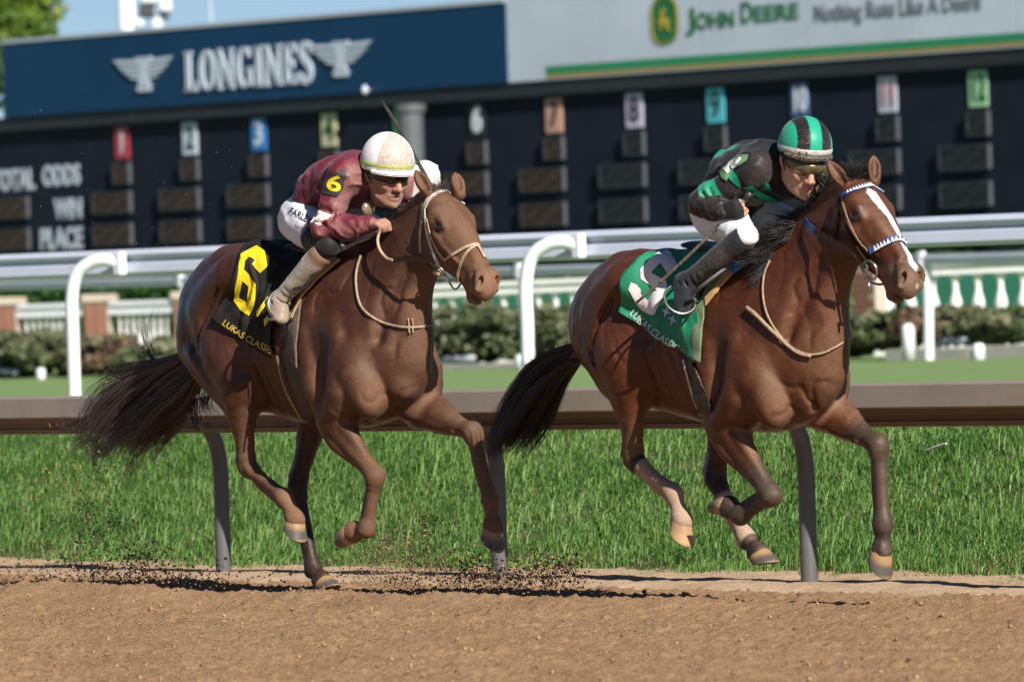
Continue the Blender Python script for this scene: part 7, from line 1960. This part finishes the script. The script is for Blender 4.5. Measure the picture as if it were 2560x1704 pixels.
def tack5(V5, Q5):
    bv = bvh_of(V5, Q5); bh = head_bvh(S5)
    mat("cloth_green", (.010, .215, .105), .65, noise=.14, nscale=10, bump=.25, bscale=150); mat("cloth_green_dusty", (.07, .20, .10), .75, noise=.6, nscale=14, c2=(.26, .24, .13), bump=.25, bscale=150)
    wf = lambda u, v: .013 * np.maximum(0, np.sin(u * 15 + 3 * v + 2 * np.sin(v * 4))) ** 1.6 * sstep(.3, .7, v) + .009 * vnoise(np.stack([u.ravel() * 6, v.ravel() * 6, 0 * u.ravel()], 1), 1, 15, 2).reshape(u.shape) * sstep(.1, .4, v) + .008 + .03 * sstep(.35, .0, u) * sstep(.2, .55, v) * (1 - sstep(.72, .85, v))
    root, cl = saddle_cloth(fr5, bv, [(1660, 634), (1632, 645), (1600, 665), (1568, 700), (1564, 740), (1556, 783)], -.20, (1758, 906), 1.22, "green number cloth with white 5 draped over the leading horse", MATS["cloth_green"], wf)
    bc = bvh_obj(cl)
    five_a = zpx([(735, 190), (810, 240), (885, 375), (890, 455), (775, 480), (695, 362), (592, 468), (765, 565), (785, 640), (700, 700), (620, 640), (470, 540), (468, 430), (560, 330)], 1500, 580, 4.612)
    five_b = zpx([(360, 580), (420, 600), (475, 665), (470, 705), (560, 790), (625, 690), (785, 642), (765, 740), (690, 830), (640, 950), (610, 957), (500, 900), (430, 830), (330, 660)], 1500, 580, 4.612)
    px_decal("numeral", [five_a, five_b], fr5, bc, mat("cloth_white", (.74, .74, .78), .6, noise=.12, nscale=20, c2=(.62, .56, .54)), root, .006, 4)
    def star(cx, cy, r): return zpx([(cx + r * (1 if k % 2 == 0 else .32) * math.cos(R(45 * k + 20)), cy + 1.25 * r * (1 if k % 2 == 0 else .32) * math.sin(R(45 * k + 20))) for k in range(8)], 1500, 580, 4.612)
    px_decal("star", [star(775, 920, 62)], fr5, bc, mat("star_lilac", (.52, .52, .66), .6), root, .006, 3); px_decal("star", [star(848, 1010, 60)], fr5, bc, MATS["star_lilac"], root, .006, 3)
    px_text("lettering", "LUKAS CLASSIC", fr5, bc, [(1574, 786), (1632, 838), (1692, 880)], 19, mat("thread_white", (.55, .60, .55), .6), root, .006, .010)
    s = empty("saddle", tuple(fr5.O), -R(51)); tag(s, "light racing saddle with blue and tan pad under the jockey in black and green", "saddle", "racing saddles")
    px_panel("pad", zpx([(1500, 420), (1380, 600), (1240, 770), (1245, 860), (1420, 640), (1560, 490)], 1500, 580, 4.612), fr5, bv, MATS["pad_tan"], s, .016, .012)
    px_panel("pad_front", zpx([(1660, 262), (1490, 400), (1560, 492), (1700, 400), (1790, 285)], 1500, 580, 4.612), fr5, bv, MATS["pad_blue"], s, .016, .012)
    px_panel("pad_cover", zpx([(1440, 400), (1290, 580), (1180, 800), (1060, 1080), (945, 1360), (1180, 1500), (1200, 1250), (1235, 860), (1240, 760), (1500, 430)], 1500, 580, 4.612), fr5, bv, MATS["cloth_green_dusty"], s, .013, .006, wave=.012, seed=4)
    px_panel("flap", zpx([(1290, 470), (1200, 560), (1040, 820), (985, 1000), (1060, 1010), (1180, 720), (1420, 420)], 1500, 580, 4.612), fr5, bv, MATS["elastic_grey"], s, .022, .006)
    B = Field((-.5, -.2, 1.4), (.15, .2, 1.76), .008); B.chain([(-.40, 0, 1.60), (-.2, 0, 1.575), (-.02, 0, 1.60)], [(.12, .02), (.10, .02), (.09, .022)], .03, Yv); V, Q = B.skin(1); obj("seat", mesh_from("seat", V, Q), MATS["leather_black"], s)
    b = MB(); X, N = px_strap(b, fr5, bv, [(1728, 895), (1740, 940), (1752, 985), (1768, 1030)], .085, .006, .006, mirror=True); b.build("girth", MATS["leather_black"], s)
    b = MB(); px_strap(b, fr5, bv, [(1712, 898), (1726, 950), (1742, 1000), (1758, 1035)], .010, .013, .004, mirror=True); b.build("girth_edge", MATS["strap_white"], s)
    foot = fr5.hp(1698, 752, -.315)
    b = MB()
    for dx in (0, 9): b.tube([fr5.hp(1816 - dx * .4, 668 + dx * .5, -.25), fr5.hp(1775 - dx * .4, 698 + dx * .6, -.31), fr5.hp(1730 - dx * .3, 733 + dx * .6, -.345)], .006, 8)
    b.build("stirrup_leather", MATS["elastic_grey"], s, smooth=True)
    b = MB(); b.ring(fr5.hp(1700, 748, -.325), (.75, -.3, .5), .075, .0055, 22, 8, .95); b.build("stirrup_iron", MATS["steel"], s, smooth=True)
    # bridle with white-toothed bands
    br = empty("bridle", tuple(fr5.O), -R(51)); tag(br, "brown bridle with blue and white toothed bands on the leading horse's head", "bridle", "bridles")
    def toothed(pts, name, n, w=.024):
        b = MB(); X, N = px_strap(b, fr5, bh, pts, w, .003, .006, n=8); o = b.build(name, MATS["strap_blue"], br)
        X = np.array(X); seg = np.r_[0, np.cumsum(np.linalg.norm(np.diff(X, axis=0), axis=1))]; N = np.array(N); t = MB(); L = seg[-1]; a0 = .13 * L; st = (L - a0) / n
        at = lambda s: (np.array([np.interp(s, seg, X[:, c]) for c in range(3)]), U(np.array([np.interp(s, seg, N[:, c]) for c in range(3)])))
        for k in range(n):
            p0, n0 = at(a0 + k * st); p1, n1 = at(a0 + (k + .98) * st); pm, nm = at(a0 + (k + .5) * st); d = U(p1 - p0); up = U(np.cross(n0, d)); up = up if up[2] > 0 else -up
            V = [p0 - up * w * .46, p1 - up * w * .46, pm + up * w * .46]; V = [v + nm * .0062 for v in V] + [v + nm * .0085 for v in V]
            t.add(V, [(0, 1, 2), (5, 4, 3), (0, 3, 4, 1), (1, 4, 5, 2), (2, 5, 3, 0)])
        t.build("teeth", MATS["pearl_white"], o)
    toothed([(2107, 490), (2124, 480), (2150, 470), (2178, 463), (2198, 464), (2213, 474)], "browband", 15)
    toothed([(2174, 627), (2196, 615), (2222, 603), (2240, 598), (2254, 600), (2264, 612)], "noseband", 10, .026)
    b = MB(); px_strap(b, fr5, bh, [(2105, 492), (2108, 520), (2118, 568), (2138, 610), (2158, 640), (2176, 660)], .016, .003, .005, mirror=True); b.build("cheek_strap", MATS["leather_dark"], br)
    b = MB(); px_strap(b, fr5, bh, [(2101, 488), (2097, 530), (2092, 575), (2089, 605)], .014, .003, .005, mirror=True); b.build("throat_latch", MATS["leather_dark"], br)
    b = MB(); px_strap(b, fr5, bh, [(2109, 506), (2124, 555), (2148, 600), (2172, 626)], .010, .005, .004, mirror=True); px_strap(b, fr5, bh, [(2146, 612), (2158, 632), (2172, 652)], .009, .010, .004, mirror=True); b.build("noseband_strap", MATS["leather_tan"], br)
    c, n = cast(fr5, bv, 2180, 674, .012); 
    for sg in (1, -1):
        m = A3(1, sg, 1); b = MB(); b.ring(c * m, n * m, .042, .006, 24, 8); b.build("bit_ring", MATS["steel"], br, smooth=True)
        b = MB(); b.ring(c * m + A3(-.028, 0, .012) + n * m * .006, n * m, .020, .005, 18, 8); b.tube([c * m + A3(-.01, 0, -.05), c * m + A3(-.012, 0, -.09)], [.009, .006], 8); b.build("bit_link", MATS["steel"], br, smooth=True)
    b = MB(); b.tube(smooth_path([c + A3(-.01, 0, -.05), c * A3(1, 0, 1) + A3(-.005, 0, -.062), c * A3(1, -1, 1) + A3(-.01, 0, -.05)], 6), .005, 8); b.build("chin_strap", MATS["leather_black"], br, smooth=True)
    rn = empty("reins", tuple(fr5.O), -R(51)); tag(rn, "dark brown reins with blue grips running to the leading jockey's hand", "reins", "reins")
    P = [c + A3(-.03, 0, .01) + n * .012, fr5.hp(2130, 638, -.13), fr5.hp(2085, 606, -.13), fr5.hp(2035, 576, -.11)]
    b = MB(); b.strap(smooth_path(P, 6), np.array([[-.3, -1, .3]] * 19), .026, .004); b.build("rein", MATS["leather_dark"], rn)
    P = [fr5.hp(2036, 577, -.11), fr5.hp(2020, 563, -.09), fr5.hp(2008, 548, -.04), fr5.hp(2008, 552, .04)]
    b = MB(); b.strap(smooth_path(P, 5), np.array([[-.3, -1, .3]] * 16), .030, .005); b.build("rein_grip", MATS["rubber_blue"], rn)
    b = MB(); px_tube(b, fr5, bv, [(1928, 652), (1914, 685), (1910, 730), (1917, 775), (1934, 812), (1955, 845), (1985, 870), (2020, 885), (2055, 882), (2085, 868), (2105, 855)], .005, .010); b.build("rein_loop", MATS["cord_tan"], rn, smooth=True)
    b = MB(); X = px_tube(b, fr5, bv, [(1872, 770), (1895, 788), (1922, 815), (1948, 842), (1972, 866), (1998, 882), (2030, 890)], [.010] * 6 + [.009] * 10 + [.006] * 15, .016); b.build("rein_end", MATS["cord_tan"], rn, smooth=True)
def whips():
    b = MB(); A = fr5.hp(1868, 492, -.20); Bp = fr5.hp(1592, 756, -.46); P = [lerp(A, Bp, t) + A3(0, 0, -.012 * math.sin(math.pi * t)) for t in np.linspace(0, 1, 14)]
    w = empty("whip", tuple(fr5.O), -R(51)); tag(w, "speckled riding whip pointing down beside the green number cloth", "whip", "riding whips")
    b.tube(P, [.013, .012, .0105] + [.0075] * 8 + [.007, .0065, .006], 10); b.build("shaft", mat("whip_shaft", (.20, .155, .10), .6, noise=.7, nscale=70, c2=(.03, .028, .025)), w, smooth=True)
    b = MB(); b.tube([A + U(A - Bp) * .025, A, lerp(A, Bp, .04)], [.016, .017, .011], 12); b.build("knob", MATS["leather_black"], w, smooth=True)
    w = empty("whip", tuple(fr6.O), -R(51)); tag(w, "dark riding whip held up behind the white helmet", "whip", "riding whips")
    A = fr6.hp(1098, 500, .20); Bp = fr6.hp(954, 252, .30); b = MB(); b.tube([lerp(A, Bp, t) + A3(.01 * math.sin(3 * t), 0, 0) for t in np.linspace(0, 1, 12)], [.011, .010] + [.0075] * 4 + [.008, .009, .0095, .0095, .008, .006], 10); b.build("shaft", mat("whip_dark", (.018, .024, .032), .4, noise=.6, nscale=30, c2=(.09, .065, .045)), w, smooth=True)
    b = MB(); b.tube([A + U(A - Bp) * .03, A], [.014, .013], 12); b.build("knob", MATS["leather_black"], w, smooth=True)
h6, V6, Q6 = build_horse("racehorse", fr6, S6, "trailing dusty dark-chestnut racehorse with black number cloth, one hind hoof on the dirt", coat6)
h5, V5, Q5 = build_horse("racehorse", fr5, S5, "leading bay racehorse with white blaze and green number cloth, all feet off the ground", coat5)
tail6(h6); tail5(h5)
mane(h5, fr5, S5, BLK, 51, 1500, (.12, .26), (-.75, .62, .30)); mane(h6, fr6, S6, [(.03, .018, .013), (.045, .026, .018)], 52, 900, (.07, .14), (-.45, .35, .75))
hair_from_guides("mane", fr5, [[(2030, 548, .0), (1990, 552, -.06), (1955, 568, -.12), (1925, 585, -.15)], [(2000, 578, .0), (1955, 590, -.08), (1905, 605, -.15), (1862, 618, -.20)], [(1965, 610, .0), (1925, 625, -.10), (1885, 640, -.17), (1850, 640, -.2)], [(1935, 640, .0), (1905, 648, -.10), (1880, 655, -.16)]], 1700, h5, BLK, 57, .0026, .0006, .035, .07, 12, .018, 60)
forelock(h6, S6, BRN, 53, 260, .10); forelock(h5, S5, BLK, 54, 300, .13)
j6 = build_jockey(fr6, D6, "jockey in maroon jacket and white helmet crouching on the trailing horse", jparts6)
j5 = build_jockey(fr5, D5, "jockey in black and emerald silks and striped helmet crouching on the leading horse", jparts5)
tack6(V6, Q6); tack5(V5, Q5); whips()
# ------------------------------------------------------------------ loose dirt
def lumps(P, r, seed, cols, squash=.75):
    """eight-faced uneven lumps as one mesh"""
    rg = np.random.default_rng(seed); n = len(P); r = np.broadcast_to(np.asarray(r, float), (n,))
    D = np.array([(1, 0, 0), (0, 1, 0), (-1, 0, 0), (0, -1, 0), (0, 0, 1), (0, 0, -1)], float)
    V = P[:, None] + D[None] * r[:, None, None] * rg.uniform(.5, 1.25, (n, 6, 1)) + rg.normal(0, .22, (n, 6, 3)) * r[:, None, None]
    Fq = np.array([(0, 1, 4), (1, 2, 4), (2, 3, 4), (3, 0, 4), (1, 0, 5), (2, 1, 5), (3, 2, 5), (0, 3, 5)])
    T = (np.arange(n)[:, None, None] * 6 + Fq[None]).reshape(-1, 3)
    c = np.array(cols)[rg.integers(0, len(cols), n)] * rg.uniform(.75, 1.25, n)[:, None]
    return V.reshape(-1, 3), T, np.repeat(c, 6, 0)
m = mat("loose_dirt", rough=.95, spec=.15, attr="tint", noise=.35, nscale=60)
DC = [(.38, .24, .14), (.43, .275, .16), (.30, .19, .11), (.20, .125, .07)]
DARK = [(.10, .06, .036), (.16, .095, .054), (.24, .145, .08), (.34, .205, .12), (.40, .25, .15)]
def add_lumps(name, P, r, seed, cols, label):
    V, T, C = lumps(P, r, seed, cols); me = mesh_from(name, V, T, False); set_color(me, "tint", C)
    tag(obj(name, me, MATS["loose_dirt"]), label, "dirt", kind="stuff")
rg = np.random.default_rng(90)
n = 22000; s = rg.uniform(-3.5, 11.5, n); l = rg.uniform(-7.2, -.25, n)
P = frR.O[None] + s[:, None] * frR.F + l[:, None] * frR.L; P[:, 2] = dirt_z(s, l, P * np.array([1, 1, 0])) + .003
add_lumps("scattered_clods", P, .0025 + .010 * rg.uniform(0, 1, n) ** 6, 91, DC, "small clods and crumbs lying over the harrowed dirt track")
def spray(spec, seed):
    """spec: (n, cx, cy, sx, sy, l0, l1, rmin, rmax, frame, skew)"""
    rg = np.random.default_rng(seed); out = []; rad = []
    for (n, cx, cy, sx, sy, l0, l1, r0, r1, fr, sk) in spec:
        n = int(n * (4.2 if cy > 1000 else 1.3))
        u = rg.normal(0, 1, n); v = rg.normal(0, 1, n); x = cx + sx * u; yy = cy + sy * v + sk * u * sy; l = rg.uniform(l0, l1, n)
        for a, b, c in zip(x, yy, l):
            q = fr.world(fr.hp(a, b, c))
            if q[2] > .006: out.append(q); rad.append(.60 * (r0 + (r1 - r0) * rg.uniform() ** 3.5))
    return np.array(out), np.array(rad)
P, r = spray([(620, 320, 1440, 200, 24, -.25, .55, .003, .016, fr6, 0), (260, 240, 1330, 60, 70, -.1, .5, .0025, .014, fr6, .8), (160, 360, 1405, 30, 25, .0, .5, .003, .015, fr6, 0), (110, 200, 1420, 60, 20, .0, .5, .003, .014, fr6, 0), (190, 250, 1230, 60, 90, -.2, .5, .003, .013, fr6, 0), (130, 100, 1300, 90, 60, -.2, .5, .0025, .011, fr6, 0), (130, 60, 1410, 70, 45, -.2, .5, .0025, .011, fr6, 0)], 92)
add_lumps("dirt_spray", P, r, 93, DC[:3] + DARK, "dark dirt flung up behind the trailing horse at the lower left")
P, r = spray([(380, 1000, 1440, 90, 22, -.2, .5, .0025, .013, fr6, 0), (420, 1020, 1370, 75, 50, -.1, .5, .0025, .011, fr6, 0), (120, 1080, 1290, 50, 60, .0, .5, .002, .008, fr6, 0)], 94)
add_lumps("dirt_spray", P, r, 95, DC[:3] + DARK, "fine tan dirt flying below the trailing horse's front legs")
P, r = spray([(380, 1225, 1445, 95, 16, -.3, .4, .003, .016, fr5, 0), (170, 1190, 1415, 55, 28, -.2, .4, .003, .015, fr5, 0), (230, 1400, 1428, 42, 26, -.2, .4, .003, .016, fr5, .2), (120, 1310, 1440, 70, 20, -.3, .4, .003, .012, fr5, 0)], 96)
add_lumps("dirt_spray", P, r, 97, DARK + DC[:2], "dark burst of dirt between the two horses above the track")
P, r = spray([(230, 330, 660, 170, 120, -.3, .6, .0022, .0055, fr6, 0), (60, 380, 300, 170, 110, -.3, .6, .002, .005, fr6, 0), (70, 330, 690, 70, 22, -.2, .4, .003, .006, fr6, 0), (60, 500, 1050, 40, 20, .1, .4, .002, .005, fr6, 0), (40, 1500, 500, 600, 200, -.3, .6, .002, .0045, fr5, 0)], 98)
add_lumps("dirt_specks", P, r, 99, [(.45, .28, .17), (.38, .22, .13)], "fine dirt specks hanging in the air behind the trailing jockey")
